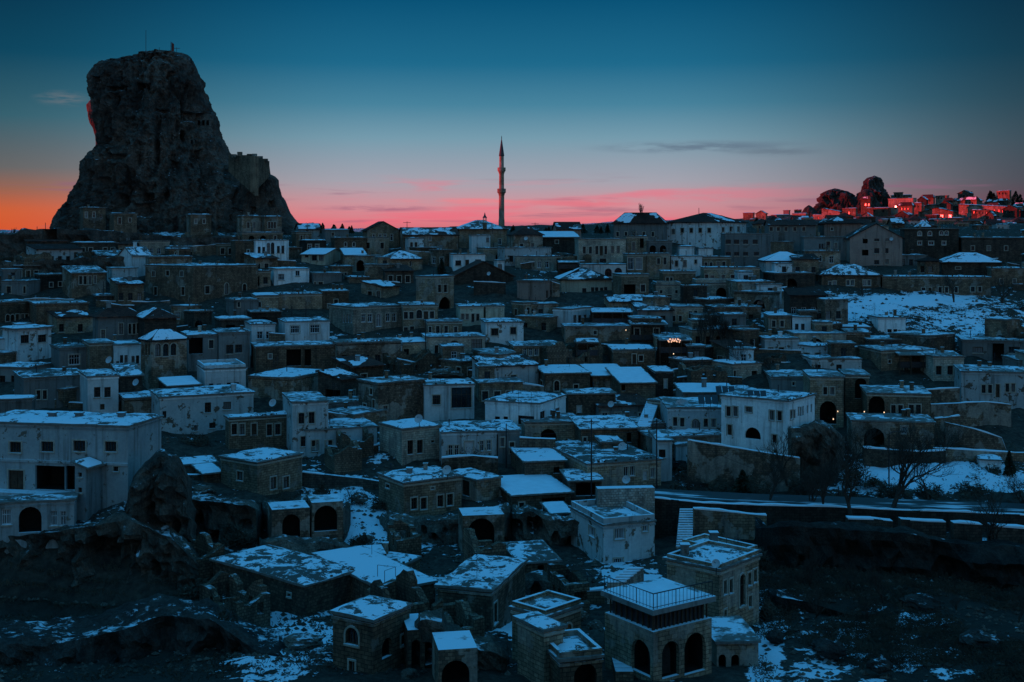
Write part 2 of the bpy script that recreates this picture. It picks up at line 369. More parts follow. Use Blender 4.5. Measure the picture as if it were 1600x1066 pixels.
def ground(x, y):
    z = ground_flat(x, y); r = math.hypot(x, y)
    amp = min(1, r/90)
    z += amp*(.9*noise.noise(Vector((x*.045, y*.045, 1.7)))+.45*noise.noise(Vector((x*.16, y*.16, 5.)))+.22*noise.noise(Vector((x*.6, y*.6, 9.)))+.5*(noise.ridged_multi_fractal(Vector((x*.11, y*.11, 3.)), 1., 2.1, 3, 1., 2.)-1.1)*min(1, max(0, (400-r)/80)))
    if r > 800: z += min(1, (r-800)/1500)*(10*noise.noise(Vector((x*.0012, y*.0012, 2.)))+6)
    return z
def depth_at(px, py, lo=62., hi=700.):
    d = lo; s = 1.
    while d < hi:
        x = X(px, d); z = ground_flat(x, d)
        if HY-F*z/d <= py: return d
        d += s
    return hi
# snow lie and scrub cover, as patches on the ground (centre and half size as seen from the viewpoint)
SNOWP = [(1290, 1030, 60, 30, .42), (1340, 1010, 30, 40, .4), (1420, 990, 40, 60, .3), (1230, 930, 30, 16, .3), (1500, 1050, 60, 20, .3), (1360, 950, 40, 12, .35),(620, 855, 50, 20, .5), (700, 905, 40, 14, .35), (870, 925, 60, 26, .45), (1195, 1040, 26, 60, .9), (980, 900, 60, 20, .5), (760, 905, 60, 16, .4), (500, 985, 60, 40, .35), (640, 960, 60, 30, .2), (1180, 960, 26, 40, .45),(560, 830, 75, 60, .6), (480, 860, 60, 55, .45), (430, 1000, 70, 60, .7), (400, 900, 40, 40, .4), (790, 960, 30, 60, .6), (340, 890, 60, 50, .35), (200, 990, 90, 25, .45), (520, 765, 60, 30, .6),
         (1330, 485, 140, 22, .6), (1500, 500, 130, 40, .45), (1440, 470, 120, 12, .6), (1430, 740, 120, 36, .7), (1560, 750, 70, 20, .6), (1300, 705, 25, 12, .5), (1100, 740, 60, 20, .3),
         (1340, 985, 60, 40, .32), (1200, 1020, 30, 60, .7), (1400, 1030, 90, 30, .3), (1260, 1050, 40, 30, .45), (1440, 960, 30, 40, .3), (1560, 990, 60, 20, .15), (1550, 850, 60, 10, .5),
         (540, 590, 30, 25, .5), (520, 545, 25, 20, .5), (1220, 470, 60, 8, .5), (480, 560, 30, 20, .3), (600, 700, 30, 30, .3), (280, 350, 90, 14, .35), (250, 372, 120, 14, .3), (120, 410, 120, 14, .3),
         (870, 405, 40, 22, .4), (560, 395, 60, 14, .2), (1540, 505, 70, 30, .3), (1450, 525, 80, 16, .4), (720, 575, 90, 12, .3), (1240, 790, 130, 8, .4), (1000, 640, 40, 30, .5), (900, 660, 40, 20, .3), (820, 800, 60, 25, .3)]
VEGP = [(1400, 900, 260, 110, 1.), (1500, 1000, 200, 110, .9), (1300, 860, 120, 40, .8), (200, 1040, 260, 60, .9), (60, 960, 90, 60, .7), (1150, 760, 60, 30, .6), (1500, 560, 120, 25, .4), (1300, 700, 90, 60, .5), (330, 1010, 130, 70, .7), (1560, 800, 80, 30, .6)]  # scrub; at the lower corners its dark tone also paints in vignetting
def patch(L, px, py):
    v = 0.
    for cx, cy, rx, ry, a in L:
        q = ((px-cx)/rx)**2+((py-cy)/ry)**2
        if q < 4: v = max(v, a*math.exp(-q*.9))
    return v
def build_ground():
    az_ = []
    a = -180.
    while a < 180: az_.append(a); a += .16 if -27 <= a < 27 else (.7 if -80 < a < 0 else 1.5 if abs(a) < 60 else 6)
    rr = [2, 8, 20, 40, 55, 65]; r = 72.
    while r < 360: rr.append(r); r += .75 if r < 240 else 1.6
    while r < 9000: rr.append(r); r *= 1.035
    P = []; sn = []; vg = []
    for r in rr:
        row = []
        for a in az_:
            x = r*math.sin(math.radians(a)); y = r*math.cos(math.radians(a)); z = ground(x, y); row.append((x, y, z))
            if y > 20 and abs(a) < 32 and r < 700:
                px = HX+F*x/y; py = HY-F*z/y; sn.append(patch(SNOWP, px, py)); vg.append(patch(VEGP, px, py))
            else: sn.append(.25); vg.append(.3)
        P.append(row)
    m, t, p = newmat('ground_soil_and_snow')
    g = t.node('ShaderNodeNewGeometry'); Pn = g.outputs['Position']; s = t.node('ShaderNodeSeparateXYZ'); t.l.new(g.outputs['Normal'], s.inputs[0])
    a1 = t.node('ShaderNodeAttribute', attribute_name='snow'); a2 = t.node('ShaderNodeAttribute', attribute_name='scrub')
    n = t.noise(Pn, .22, 6, .68); n2 = t.noise(Pn, 2.2, 5, .7); n3 = t.noise(Pn, .9, 5, .65)
    c = t.mix(t.sm(n3, .3, .7), (.085, .066, .052, 1), (.032, .026, .022, 1))
    c = t.mix(1., c, t.ramp(n2, [(.3, (.5, .5, .5, 1)), (.7, (1.35, 1.35, 1.3, 1))]), 'MULTIPLY')
    c = t.mix(t.m('MULTIPLY', a2.outputs['Fac'], .85), c, (.022, .02, .016, 1))
    q = t.m('ADD', t.m('ADD', t.m('MULTIPLY', t.m('SUBTRACT', n, .5), 1.5), t.m('MULTIPLY', t.m('SUBTRACT', n3, .5), 1.5)), t.m('MULTIPLY', t.m('SUBTRACT', n2, .5), .5))
    q = t.m('ADD', q, t.m('ADD', t.m('MULTIPLY', a1.outputs['Fac'], 1.3), t.m('MULTIPLY', a2.outputs['Fac'], -.16)))
    q = t.m('ADD', q, t.m('MULTIPLY', t.m('SUBTRACT', s.outputs[2], .93), 2.2))
    c = t.mix(t.sm(q, .42, .50), c, SNOWC)
    t.l.new(c, p.inputs['Base Color']); p.inputs['Roughness'].default_value = .95
    bp = t.node('ShaderNodeBump'); bp.inputs['Strength'].default_value = .8; bp.inputs['Distance'].default_value = .25
    t.put(bp.inputs['Height'], t.m('ADD', n2, t.m('MULTIPLY', t.sm(q, .42, .5), .4))); t.l.new(bp.outputs[0], p.inputs['Normal'])
    o = gridmesh('ground', P, m, closed_u=True, attrs={'snow': sn, 'scrub': vg})
    o['kind'] = 'structure'
build_ground()
# ------------------------------------------------------------------ buildings
ZV = Vector((0, 0, 1))
def fbm(p, o=4): return noise.fractal(Vector(p), .9, 2.1, o)
def solve_u(Cx, Cy, D, px):
    """distance along direction D from (Cx,Cy) where the vertical line shows at column px"""
    k = (px-HX)/F; den = D.x-k*D.y
    return (k*Cy-Cx)/den if abs(den) > 1e-4 else 0
def wall_face(mb, O, U, W, H, holes, N, mi=0, zref=0., depth=.28):
    """vertical wall with real openings; holes = (u0,u1,v0,v1,arch)"""
    us = sorted({0., W} | {h[0] for h in holes} | {h[1] for h in holes}); vs = sorted({0., H} | {h[2] for h in holes} | {h[3] for h in holes})
    P = lambda u, v, w=0.: O+U*u+ZV*v-N*w
    Q = lambda pts, w=0.: mb.poly([P(u, v, w) for u, v in pts], [(u, v+zref) for u, v in pts], mi)
    for i in range(len(us)-1):
        for j in range(len(vs)-1):
            uc, vc = (us[i]+us[i+1])/2, (vs[j]+vs[j+1])/2
            if any(h[0] < uc < h[1] and h[2] < vc < h[3] for h in holes): continue
            Q([(us[i], vs[j]), (us[i+1], vs[j]), (us[i+1], vs[j+1]), (us[i], vs[j+1])])
    for (u0, u1, v0, v1, arch) in holes:
        w = u1-u0; r = min(w/2, (v1-v0)*.9); out = [(u0, v0), (u1, v0)]
        if arch:
            n = 8; uc = (u0+u1)/2; arc = [(uc+w/2*math.cos(math.pi*k/n), v1-r+r*math.sin(math.pi*k/n)) for k in range(n+1)]
            for k in range(n):
                a, b = arc[k], arc[k+1]
                Q([a, (a[0], v1), (b[0], v1), b] if k not in (0, n-1) else ([a, (u1, v1), (b[0], v1), b] if k == 0 else [a, (a[0], v1), (u0, v1), b]))
            out += arc
        else: out += [(u1, v1), (u0, v1)]
        for a, b in zip(out, out[1:]+out[:1]):
            mb.poly([P(*a), P(*b), P(*b, depth), P(*a, depth)], [(a[0], a[1]), (b[0], b[1]), (b[0]+.3, b[1]), (a[0]+.3, a[1])], mi)
def outline(u0, u1, v0, v1, arch, n=8):
    if not arch: return [(u0, v0), (u1, v0), (u1, v1), (u0, v1)]
    w = u1-u0; r = min(w/2, (v1-v0)*.9); uc = (u0+u1)/2
    return [(u0, v0), (u1, v0)]+[(uc+w/2*math.cos(math.pi*k/n), v1-r+r*math.sin(math.pi*k/n)) for k in range(n+1)]
def make_opening(parent, O, U, N, hole, kind, wpx, mats):
    u0, u1, v0, v1, arch = hole; P = lambda u, v, w=0.: O+U*u+ZV*v-N*w
    out = outline(*hole); w = u1-u0; h = v1-v0
    wood = mats.get('wood', M['wood'])
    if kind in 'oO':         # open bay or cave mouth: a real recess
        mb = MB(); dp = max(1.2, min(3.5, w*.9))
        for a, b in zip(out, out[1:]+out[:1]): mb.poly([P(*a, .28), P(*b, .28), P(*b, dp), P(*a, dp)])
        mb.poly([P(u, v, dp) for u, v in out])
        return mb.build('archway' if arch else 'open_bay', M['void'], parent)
    # frame bars round the opening, set in the reveal
    bw = min(.09, w*.1); mb = MB(); cx, cy = (u0+u1)/2, (v0+v1)/2
    inn = [(cx+(u-cx)*(1-2*bw/w), cy+(v-cy)*(1-2*bw/h)) for u, v in out]
    for i in range(len(out)):
        j = (i+1) % len(out)
        mb.poly([P(*out[i], .14), P(*out[j], .14), P(*inn[j], .14), P(*inn[i], .14)])
        mb.poly([P(*inn[i], .14), P(*inn[j], .14), P(*inn[j], .22), P(*inn[i], .22)])
    def bar(a, b, cc, d): mb.hexa([P(a, cc, .145), P(b, cc, .145), P(b, cc, .21), P(a, cc, .21)], [P(a, d, .145), P(b, d, .145), P(b, d, .21), P(a, d, .21)])
    if kind in 'dD':
        mb.poly([P(u, v, .20) for u, v in out])
        bar(cx-.03, cx+.03, v0+.05, v1-(.4 if arch else .05))
        ob = mb.build('door', mats.get('door', wood), parent)
        if wpx >= 5:
            k = MB(); k.tube([P(cx+.12, v0+h*.45, .13), P(cx+.12, v0+h*.52, .13)], .03, n=5); k.build('handle', M['metal'], ob)
    else:
        if wpx >= 4.5: bar(cx-.025, cx+.025, v0+bw, v1-(w*.3 if arch else bw))
        if wpx >= 10: bar(cx-w*.25-.02, cx-w*.25+.02, v0+bw, v1-(w*.5 if arch else bw)); bar(cx+w*.25-.02, cx+w*.25+.02, v0+bw, v1-(w*.5 if arch else bw))
        if h > 1.2: bar(u0+bw, u1-bw, v0+h*.62, v0+h*.62+.05)
        ob = mb.build('window', wood, parent)
        g = MB(); g.poly([P(u, v, .215) for u, v in inn]); g.build('pane', M['curtain' if noise.noise(O*.37+Vector((u0, v0, 3.3))*1.7) > .28 else 'glass'], ob)
    if wpx >= 3.5:
        s = MB(); a, b = u0-.1, u1+.1
        if kind not in 'dD':
            s.hexa([P(a, v0-.12, -.12), P(b, v0-.12, -.12), P(b, v0-.12, .1), P(a, v0-.12, .1)], [P(a, v0-.002, -.12), P(b, v0-.002, -.12), P(b, v0-.002, .1), P(a, v0-.002, .1)])
            s.build('sill', M['trim'], ob)
        if mats.get('surround', True):
            s = MB(); th = .13; k = [(cx+(u-cx)*(1+2*th/w), cy+(v-cy)*(1+2*th/h)) for u, v in out]
            for i in range(1, len(out)):
                j = (i+1) % len(out)
                s.poly([P(*out[i], -.05), P(*out[j], -.05), P(*k[j], -.05), P(*k[i], -.05)])
                s.poly([P(*k[i], -.05), P(*k[j], -.05), P(*k[j], .0), P(*k[i], .0)]); s.poly([P(*out[i], -.05), P(*out[j], -.05), P(*out[j], .0), P(*out[i], .0)])
            s.build('surround', mats.get('trim', M['trim']), ob)
    return ob
def snow_sheet(name, q, parent, cov=.8, thick=.16, seed=0., res=.55, up=None):
    """snow lying on the quad q = [e0,e1,r1,r0] (eave edge then ridge edge); bare where the cover gives out"""
    e0, e1, r1, r0 = [Vector(p) for p in q]
    nu = max(3, min(60, int((e1-e0).length/res)+1)); nv = max(3, min(50, int((r0-e0).length/res)+1)); P = []
    for j in range(nv+1):
        row = []
        for i in range(nu+1):
            u, v = i/nu, j/nv; p = e0.lerp(e1, u).lerp(r0.lerp(r1, u), v)
            n = .5+.8*fbm((p.x*.28+seed, p.y*.28, seed), 4)+.18*noise.noise(Vector((p.x*1.6, p.y*1.6, seed)))
            h = (cov*1.2+.02-n)*.9
            edge = min(u*(e1-e0).length, (1-u)*(e1-e0).length, v*(r0-e0).length, (1-v)*(r0-e0).length)
            h -= max(0, .9-edge)*1.1*max(0, .25+noise.noise(Vector((p.x*.9, p.y*.9, seed+5))))
            z = max(-.06, min(thick, h*.5))+(.03*noise.noise(Vector((p.x*.8, p.y*.8, 3.))) if h > .1 else 0)
            if i in (0, nu) or j in (0, nv): z = -.04
            row.append((p.x, p.y, p.z+z))
        P.append(row)
    return gridmesh(name, P, M['snow' if cov > 1.15 else 'thinsnow'], parent)
def parse(s):
    r = []
    for k in s.replace('\n', ' ').split():
        kind = 'r'
        if k[0].isalpha(): kind = k[0]; k = k[1:]
        f = [float(v) for v in k.split(',')]; r.append((kind, *f))
    return r
FOOT = []; BIG = []; BOXES = []
def house(name, label, xl, xc, xr, yt, yb, mat, wins='', roof='flat', cov=.75, a=None, d=None, cat='house', ll=None, lr=None, rh=1.6, wood=None, trim=None,
          surround=True, found=3.5, chim='', over=.18, seed=None, group=None, snowf=None, cornice=True, parapet=0, rail=False, door=None, par=None, sag=.0, rmat=None, yr=None):
    """walls with the near corner at column xc: left face reaches xl, right face xr; yt / yb are the rows of the eave and foot at that corner"""
    seed = seed if seed is not None else (xl*7.3+yt*3.1) % 97
    if d is None: d = depth_at(xc, yb)
    if a is None: a = 8 if (xc-xl) < (xr-xc) else 82
    A = math.radians(a)-math.atan((xc-HX)/F)
    R = Vector((math.cos(A), math.sin(A), 0)); L = Vector((-math.sin(A), math.cos(A), 0))
    cx, cy = X(xc, d), d
    if lr is None: lr = solve_u(cx, cy, R, xr) if xr > xc+1 else 8.5
    if ll is None: ll = solve_u(cx, cy, L, xl) if xc > xl+1 else 8.5
    lr = max(1., min(60, lr)); ll = max(1., min(60, ll))
    if xc-xl > 1 and xr-xc > 1: pass
    z1 = Z(yt, d); z0 = Z(yb, d); zb = z0-found
    if yr is not None:
        if roof == 'flat' and z1 < 0: ll = max(2.5, min(16, (z1*F/(HY-yr)-d)/max(.3, L.y)))
        elif roof == 'shed': rh = max(.15, Z(yr, d+ll*L.y)-z1)
    if name not in ('far_house',): BIG.append((label, xl, xc, xr, yt, yb, round(lr, 1), round(ll, 1)))
    if d > 130 and cov < 1.05: cov *= .84
    FOOT.append((cx, cy, R, L, lr, ll))
    Cc = Vector((cx, cy, zb)); ctr = Cc+R*lr/2+L*ll/2
    if par is None: T = thing(name, (ctr.x, ctr.y, z0), label, cat, group)
    else: T = par
    H = z1-zb
    mats = {'surround': surround}
    if wood or noise.noise(Vector((xl*.37, yt*.61, 2.))) > .18: mats['wood'] = M[wood or 'whitewood']
    if trim: mats['trim'] = M[trim]
    if door: mats['door'] = M[door]
    holesR, holesL = [], []; ops = []
    for o in parse(wins):
        kind, px, py, w, h = o[:5]
        onR = (px >= xc) if xr > xc+1 else False
        D = R if onR else L; ln = lr if onR else ll; hs = holesR if onR else holesL
        u0, u1 = solve_u(cx, cy, D, px-w/2), solve_u(cx, cy, D, px+w/2)
        if u0 > u1: u0, u1 = u1, u0
        um = (u0+u1)/2; dm = cy+D.y*um; v0 = Z(py+h/2, dm)-zb; v1 = Z(py-h/2, dm)-zb
        if not onR: u0, u1 = ln-u1, ln-u0      # left face runs from its far end to the corner
        u0 = max(.12, u0); u1 = min(ln-.12, u1); v0 = max(.05, v0); v1 = min(H-.12, v1)
        if u1-u0 < .15 or v1-v0 < .15: continue
        if any(not (u1+.02 < q[0] or u0-.02 > q[1] or v1+.02 < q[2] or v0-.02 > q[3]) for q in hs): continue
        hole = (u0, u1, v0, v1, kind in 'aDO'); hs.append(hole); ops.append((onR, hole, kind, w))
    mb = MB(); OL = Cc+L*ll
    wall_face(mb, Cc, R, lr, H, holesR, -L, zref=zb); wall_face(mb, OL, -L, ll, H, holesL, -R, zref=zb)
    wall_face(mb, Cc+R*lr, L, ll, H, [], R, zref=zb); wall_face(mb, Cc+R*lr+L*ll, -R, lr, H, [], L, zref=zb)
    q = [Cc, Cc+R*lr, Cc+R*lr+L*ll, Cc+L*ll]; top = [p+ZV*H for p in q]
    if roof in ('gableR', 'gableL'):
        if roof == 'gableR': ms = [((top[0]+top[3])/2+ZV*rh), ((top[1]+top[2])/2+ZV*rh)]; tri = [(top[0], top[3], ms[0]), (top[1], top[2], ms[1])]
        else: ms = [((top[0]+top[1])/2+ZV*rh), ((top[3]+top[2])/2+ZV*rh)]; tri = [(top[0], top[1], ms[0]), (top[3], top[2], ms[1])]
        for a3, b3, c3 in tri:
            ln = (b3-a3).length; mb.poly([a3, b3, c3], [(0, H), (ln, H), (ln/2, H+rh)])
    if roof == 'shed':
        up = ZV*rh; mb.poly([top[0], top[3], top[3]+up], [(0, H), (ll, H), (ll, H+rh)]); mb.poly([top[1], top[2], top[2]+up], [(0, H), (ll, H), (ll, H+rh)])
        mb.poly([top[3], top[2], top[2]+up, top[3]+up], [(0, H), (lr, H), (lr, H+rh), (0, H+rh)])
    if roof == 'none':
        mb.poly(top)
    mb.build('wall', M[mat], T)
    for onR, hole, kind, w in ops:
        if onR: make_opening(T, Cc, R, -L, hole, kind, w, mats)
        else: make_opening(T, OL, -L, -R, hole, kind, w, mats)
    # string course under the eave
    def ring(e0, e1, zlo, zhi, m, nm, inner=None):
        rb = MB(); o = [(-e0, -e0), (lr+e0, -e0), (lr+e0, ll+e0), (-e0, ll+e0)]
        P = lambda s, t_, z: Cc+R*s+L*t_+ZV*z
        rb.hexa([P(s, t_, zlo) for s, t_ in o], [P(s, t_, zhi) for s, t_ in o]); return rb.build(nm, m, T)
    rf = None
    if roof == 'flat':
        rb = MB(); cn = [(-over, -over), (lr+over, -over), (lr+over, ll+over), (-over, ll+over)]; per = []
        for (s0, t0), (s1, t1) in zip(cn, cn[1:]+cn[:1]):
            n_ = max(2, int(math.hypot(s1-s0, t1-t0)/.9))
            for i_ in range(n_):
                s_, t_ = s0+(s1-s0)*i_/n_, t0+(t1-t0)*i_/n_; w_ = Cc+R*s_+L*t_; j_ = noise.noise(Vector((w_.x*.9, w_.y*.9, seed)))*.13; k_ = noise.noise(Vector((w_.x*.5, w_.y*.5, seed+4)))*.09
                cs, ct = (s_-lr/2)/(lr/2), (t_-ll/2)/(ll/2); per.append((w_+R*cs*j_+L*ct*j_, k_))
        rb.hexa([p_+ZV*(H+.002) for p_, k_ in per], [p_+ZV*(H+.19+k_) for p_, k_ in per]); rf = rb.build('roof', M[rmat or 'roofslab'], T)
        rr_ = random.Random(int(seed*31)+3)
        if not parapet and par is None and roof == 'flat':
            for q_ in range(rr_.choice([0, 1, 1, 2, 3]) if lr*ll > 25 else 0):
                p_ = Cc+R*rr_.uniform(.15, .85)*lr+L*rr_.uniform(.35, .9)*ll+ZV*(H+.15); kk = rr_.random(); rb = MB()
                if kk < .5:
                    hh_ = rr_.uniform(.5, 1.1); rb.box((p_.x-.22, p_.y-.22, p_.z), (p_.x+.22, p_.y+.22, p_.z+hh_)); rb.box((p_.x-.28, p_.y-.28, p_.z+hh_+.001), (p_.x+.28, p_.y+.28, p_.z+hh_+.1)); rb.build('chimney', M['stone'], rf)
                elif kk < .75:
                    rb.lathe(p_, [(.06, 0), (.06, .9), (.13, .92), (.02, 1.05)], 8); rb.build('stovepipe', M['metal'], rf)
                else:
                    rb.tube([p_, p_+ZV*2.2], .025, n=4)
                    for e_ in range(4): rb.tube([p_+ZV*(1.5+e_*.18)-R*(.45-.07*e_), p_+ZV*(1.5+e_*.18)+R*(.45-.07*e_)], .015, n=4)
                    rb.build('aerial', M['metal'], rf)
            if rr_.random() < .55 and lr > 3:
                rb = MB()
                for q_ in range(int(lr*1.1)):
                    s_ = rr_.uniform(0, lr); w_ = Cc+R*s_+L*rr_.uniform(-.05, .25)+ZV*(H+.18); e_ = rr_.uniform(.09, .2)
                    rb.hexa([w_+R*-e_, w_+L*-e_*.8, w_+R*e_, w_+L*e_], [w_+R*-e_*.6+ZV*e_*1.1, w_+L*-e_*.5+ZV*e_*1.2, w_+R*e_*.6+ZV*e_, w_+L*e_*.6+ZV*e_])
                q_ = rb.build('coping_stones', M['rubble'], rf); q_['kind'] = 'stuff'
        if cornice: ring(.07, 0, H-.32, H-.14, M[trim or ('trim' if mat in ('tan', 'pale', 'cream') else mat)], 'cornice')
        P = lambda s, t_, z: Cc+R*s+L*t_+ZV*z
        pz = H+.2
        if parapet:
            pb = MB(); th = .25
            for (s0, t0, s1, t1) in [(0, 0, lr, th), (0, ll-th, lr, ll), (0, th, th, ll-th), (lr-th, th, lr, ll-th)]:
                pb.hexa([P(s0, t0, pz+.001), P(s1, t0, pz+.001), P(s1, t1, pz+.001), P(s0, t1, pz+.001)], [P(s0, t0, pz+parapet), P(s1, t0, pz+parapet), P(s1, t1, pz+parapet), P(s0, t1, pz+parapet)])
            pb.build('parapet', M[mat], T)
        if cov > 0:
            e = over-.06 if not parapet else -.3
            snow_sheet('snow_cover', [P(-e, -e, pz), P(lr+e, -e, pz), P(lr+e, ll+e, pz), P(-e, ll+e, pz)], rf, cov, seed=seed)
    elif roof != 'none':
        o = .45; P = lambda s, t_, z: Cc+R*s+L*t_+ZV*z; zz = H+.003
        if roof == 'hip':
            if lr > ll: rr0, rr1 = P(ll/2, ll/2, zz+rh), P(lr-ll/2, ll/2, zz+rh)
            else: rr0, rr1 = P(lr/2, lr/2, zz+rh), P(lr/2, ll-lr/2, zz+rh)
            c0, c1, c2, c3 = P(-o, -o, zz), P(lr+o, -o, zz), P(lr+o, ll+o, zz), P(-o, ll+o, zz)
            if lr > ll: faces = [[c0, c1, rr1, rr0], [c2, c3, rr0, rr1], [c3, c0, rr0, rr0], [c1, c2, rr1, rr1]]
            else: faces = [[c0, c1, rr0, rr0], [c2, c3, rr1, rr1], [c3, c0, rr0, rr1], [c1, c2, rr1, rr0]]
        elif roof == 'gableR':
            zo = rh*o/(ll/2); m0, m1 = P(-o*.6, ll/2, zz+rh), P(lr+o*.6, ll/2, zz+rh)
            faces = [[P(-o*.6, -o, zz-zo), P(lr+o*.6, -o, zz-zo), m1, m0], [P(lr+o*.6, ll+o, zz-zo), P(-o*.6, ll+o, zz-zo), m0, m1]]
        elif roof == 'gableL':
            zo = rh*o/(lr/2); m0, m1 = P(lr/2, -o*.6, zz+rh), P(lr/2, ll+o*.6, zz+rh)
            faces = [[P(-o, ll+o*.6, zz-zo), P(-o, -o*.6, zz-zo), m0, m1], [P(lr+o, -o*.6, zz-zo), P(lr+o, ll+o*.6, zz-zo), m1, m0]]
        elif roof == 'shed':
            k = rh/ll; faces = [[P(-o*.6, -o, zz-o*k), P(lr+o*.6, -o, zz-o*k), P(lr+o*.6, ll+o*.6, zz+rh+o*.6*k), P(-o*.6, ll+o*.6, zz+rh+o*.6*k)]]
        rb = MB(); th = ZV*.16
        for f in faces:
            g = [f[0], f[1], f[2]] if (f[2]-f[3]).length < .01 else f
            ln = (f[1]-f[0]).length; ht = (f[3]-f[0]).length
            rb.poly([p+th for p in g], [(0, 0), (ln, 0), (ln, ht), (0, ht)][:len(g)]); rb.poly([p for p in g], None)
            for a3, b3 in zip(g, g[1:]+g[:1]): rb.poly([a3, b3, b3+th, a3+th])
        rf = rb.build('roof', M[rmat or 'tile'], T)
        for k, f in enumerate(faces):
            cv = (snowf[k] if snowf and k < len(snowf) else cov)
            if cv > 0: snow_sheet('snow_cover', [p+th for p in f], rf, cv, .12, seed+k*3.7, .6)
    # chimneys given as columns
    for o in parse(chim):
        px = o[1]; hh = o[2] if len(o) > 2 else 1.2
        base = Cc+R*lr*.5+L*ll*.45; k = (px-HX)/F; base = Vector((k*base.y, base.y, z1+.1)) if abs(k*base.y-base.x) < max(lr, ll)*.5 else base+ZV*(z1-zb+.1)
        rb = MB(); b = .3; zt = z1+hh+(rh*.5 if roof != 'flat' else 0)
        rb.box((base.x-b, base.y-b, z1-.1), (base.x+b, base.y+b, zt)); rb.box((base.x-b-.08, base.y-b-.08, zt+.001), (base.x+b+.08, base.y+b+.08, zt+.12))
        rb.build('chimney', M['grey' if mat not in ('white', 'worn') else 'worn'], rf if rf else T)
    BOXES.append((xl, xr, min(yt, yb-6), yb+found*F/d*.0, label, d))
    T['_f'] = (cx, cy, zb, z0, z1, lr, ll, A)
    return T
def frame_of(T):
    cx, cy, zb, z0, z1, lr, ll, A = T['_f']; R = Vector((math.cos(A), math.sin(A), 0)); L = Vector((-math.sin(A), math.cos(A), 0))
    return Vector((cx, cy, 0)), R, L, lr, ll, z0, z1
# ------------------------------------------------------------------ great rock and other rocks
def loft_rock(name, rows, d0, parent, mat, kdepth=.75, nth=220, amp=1.8, caves=(), origin=None, seed=0., edge_amp=.22, step=1., fac=(.26, .075)):
    """rows: (image row, left column, right column) outline at distance d0"""
    y0, y1 = rows[0][0], rows[-1][0]; P = []; n = int((y1-y0)/step)+1; cv = []
    for (px, py, w, h, dep) in caves: cv.append((X(px, d0), Z(py, d0), w/F*d0/2, h/F*d0/2, dep))
    def side(py):
        for a, b in zip(rows, rows[1:]):
            if py <= b[0]:
                f = (py-a[0])/max(1e-6, b[0]-a[0]); return a[1]+(b[1]-a[1])*f, a[2]+(b[2]-a[2])*f
        return rows[-1][1:]
    for i in range(n):
        py = y0+(y1-y0)*i/(n-1); l, r = side(py); cx = X((l+r)/2, d0); hw = max(.05, (r-l)/2/F*d0); z = Z(py, d0); row = []
        for k in range(nth):
            th = 2*math.pi*k/nth; c, s = math.cos(th), math.sin(th)
            x = cx+hw*c; y = d0+kdepth*hw*s*(1 if hw < 18 else 18/hw*.5+.5)
            e = edge_amp+(1-edge_amp)*abs(s)
            q = Vector((x*fac[0]+seed, y*fac[0], z*fac[1])); q2 = Vector((x*.55+seed, y*.55, z*.3))
            v = (noise.ridged_multi_fractal(q, 1., 2.1, 4, 1., 2.)-1.1)*.8+noise.noise(Vector((x*.07+seed, y*.07, z*.06)))*1.6
            fine = noise.fractal(q2, .8, 2.1, 5)*.7+(noise.ridged_multi_fractal(q2*.9, 1., 2.1, 3, 1., 2.)-1.)*.45+noise.noise(q2*5)*.18
            dsp = (v*amp+fine*amp*.55)*e*min(1, hw/6)
            for (ax, az_, aw, ah, dep) in cv:
                qq = max(abs(x-ax)/aw, abs(z-az_)/ah)+.12*noise.noise(Vector((x, z, 4.)))
                if qq < 1.25 and s < -.1: dsp -= dep*max(0, min(1, (1.25-qq)/.35))
            nx, ny = c, s/max(kdepth, .3); nl = math.hypot(nx, ny)
            row.append((x+nx/nl*dsp, y+ny/nl*dsp, z+noise.noise(q2*1.3+Vector((0, 0, 9)))*.5*min(1, hw/6)*(1 if i else .3)))
        P.append(row)
    # close the top
    cxy = P[0]; mx = sum(p[0] for p in cxy)/nth; my = sum(p[1] for p in cxy)/nth
    caps = [[(mx+(p[0]-mx)*f, my+(p[1]-my)*f, p[2]+(1-f)*.5) for p in cxy] for f in (.02, .5)]
    return gridmesh(name, caps+P, mat, parent, origin, closed_u=True, smooth=False)
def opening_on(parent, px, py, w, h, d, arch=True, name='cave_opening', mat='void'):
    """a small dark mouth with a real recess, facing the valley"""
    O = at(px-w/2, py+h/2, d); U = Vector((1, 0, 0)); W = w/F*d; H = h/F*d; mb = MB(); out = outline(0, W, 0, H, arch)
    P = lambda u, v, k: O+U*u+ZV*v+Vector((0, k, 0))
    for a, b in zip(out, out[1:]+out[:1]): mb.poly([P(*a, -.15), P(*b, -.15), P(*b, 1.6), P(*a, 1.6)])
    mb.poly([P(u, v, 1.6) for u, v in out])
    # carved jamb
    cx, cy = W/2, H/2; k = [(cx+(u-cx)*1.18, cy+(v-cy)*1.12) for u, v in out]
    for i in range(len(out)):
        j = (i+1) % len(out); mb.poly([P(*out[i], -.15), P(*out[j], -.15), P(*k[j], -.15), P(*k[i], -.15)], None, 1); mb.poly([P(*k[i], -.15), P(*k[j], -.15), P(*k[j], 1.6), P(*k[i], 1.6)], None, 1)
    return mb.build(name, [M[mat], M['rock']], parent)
CD = 330.
T = thing('castle_rock', (X(250, CD), CD, Z(362, CD)), 'towering craggy rock castle rising over the town, riddled with caves', 'rock')
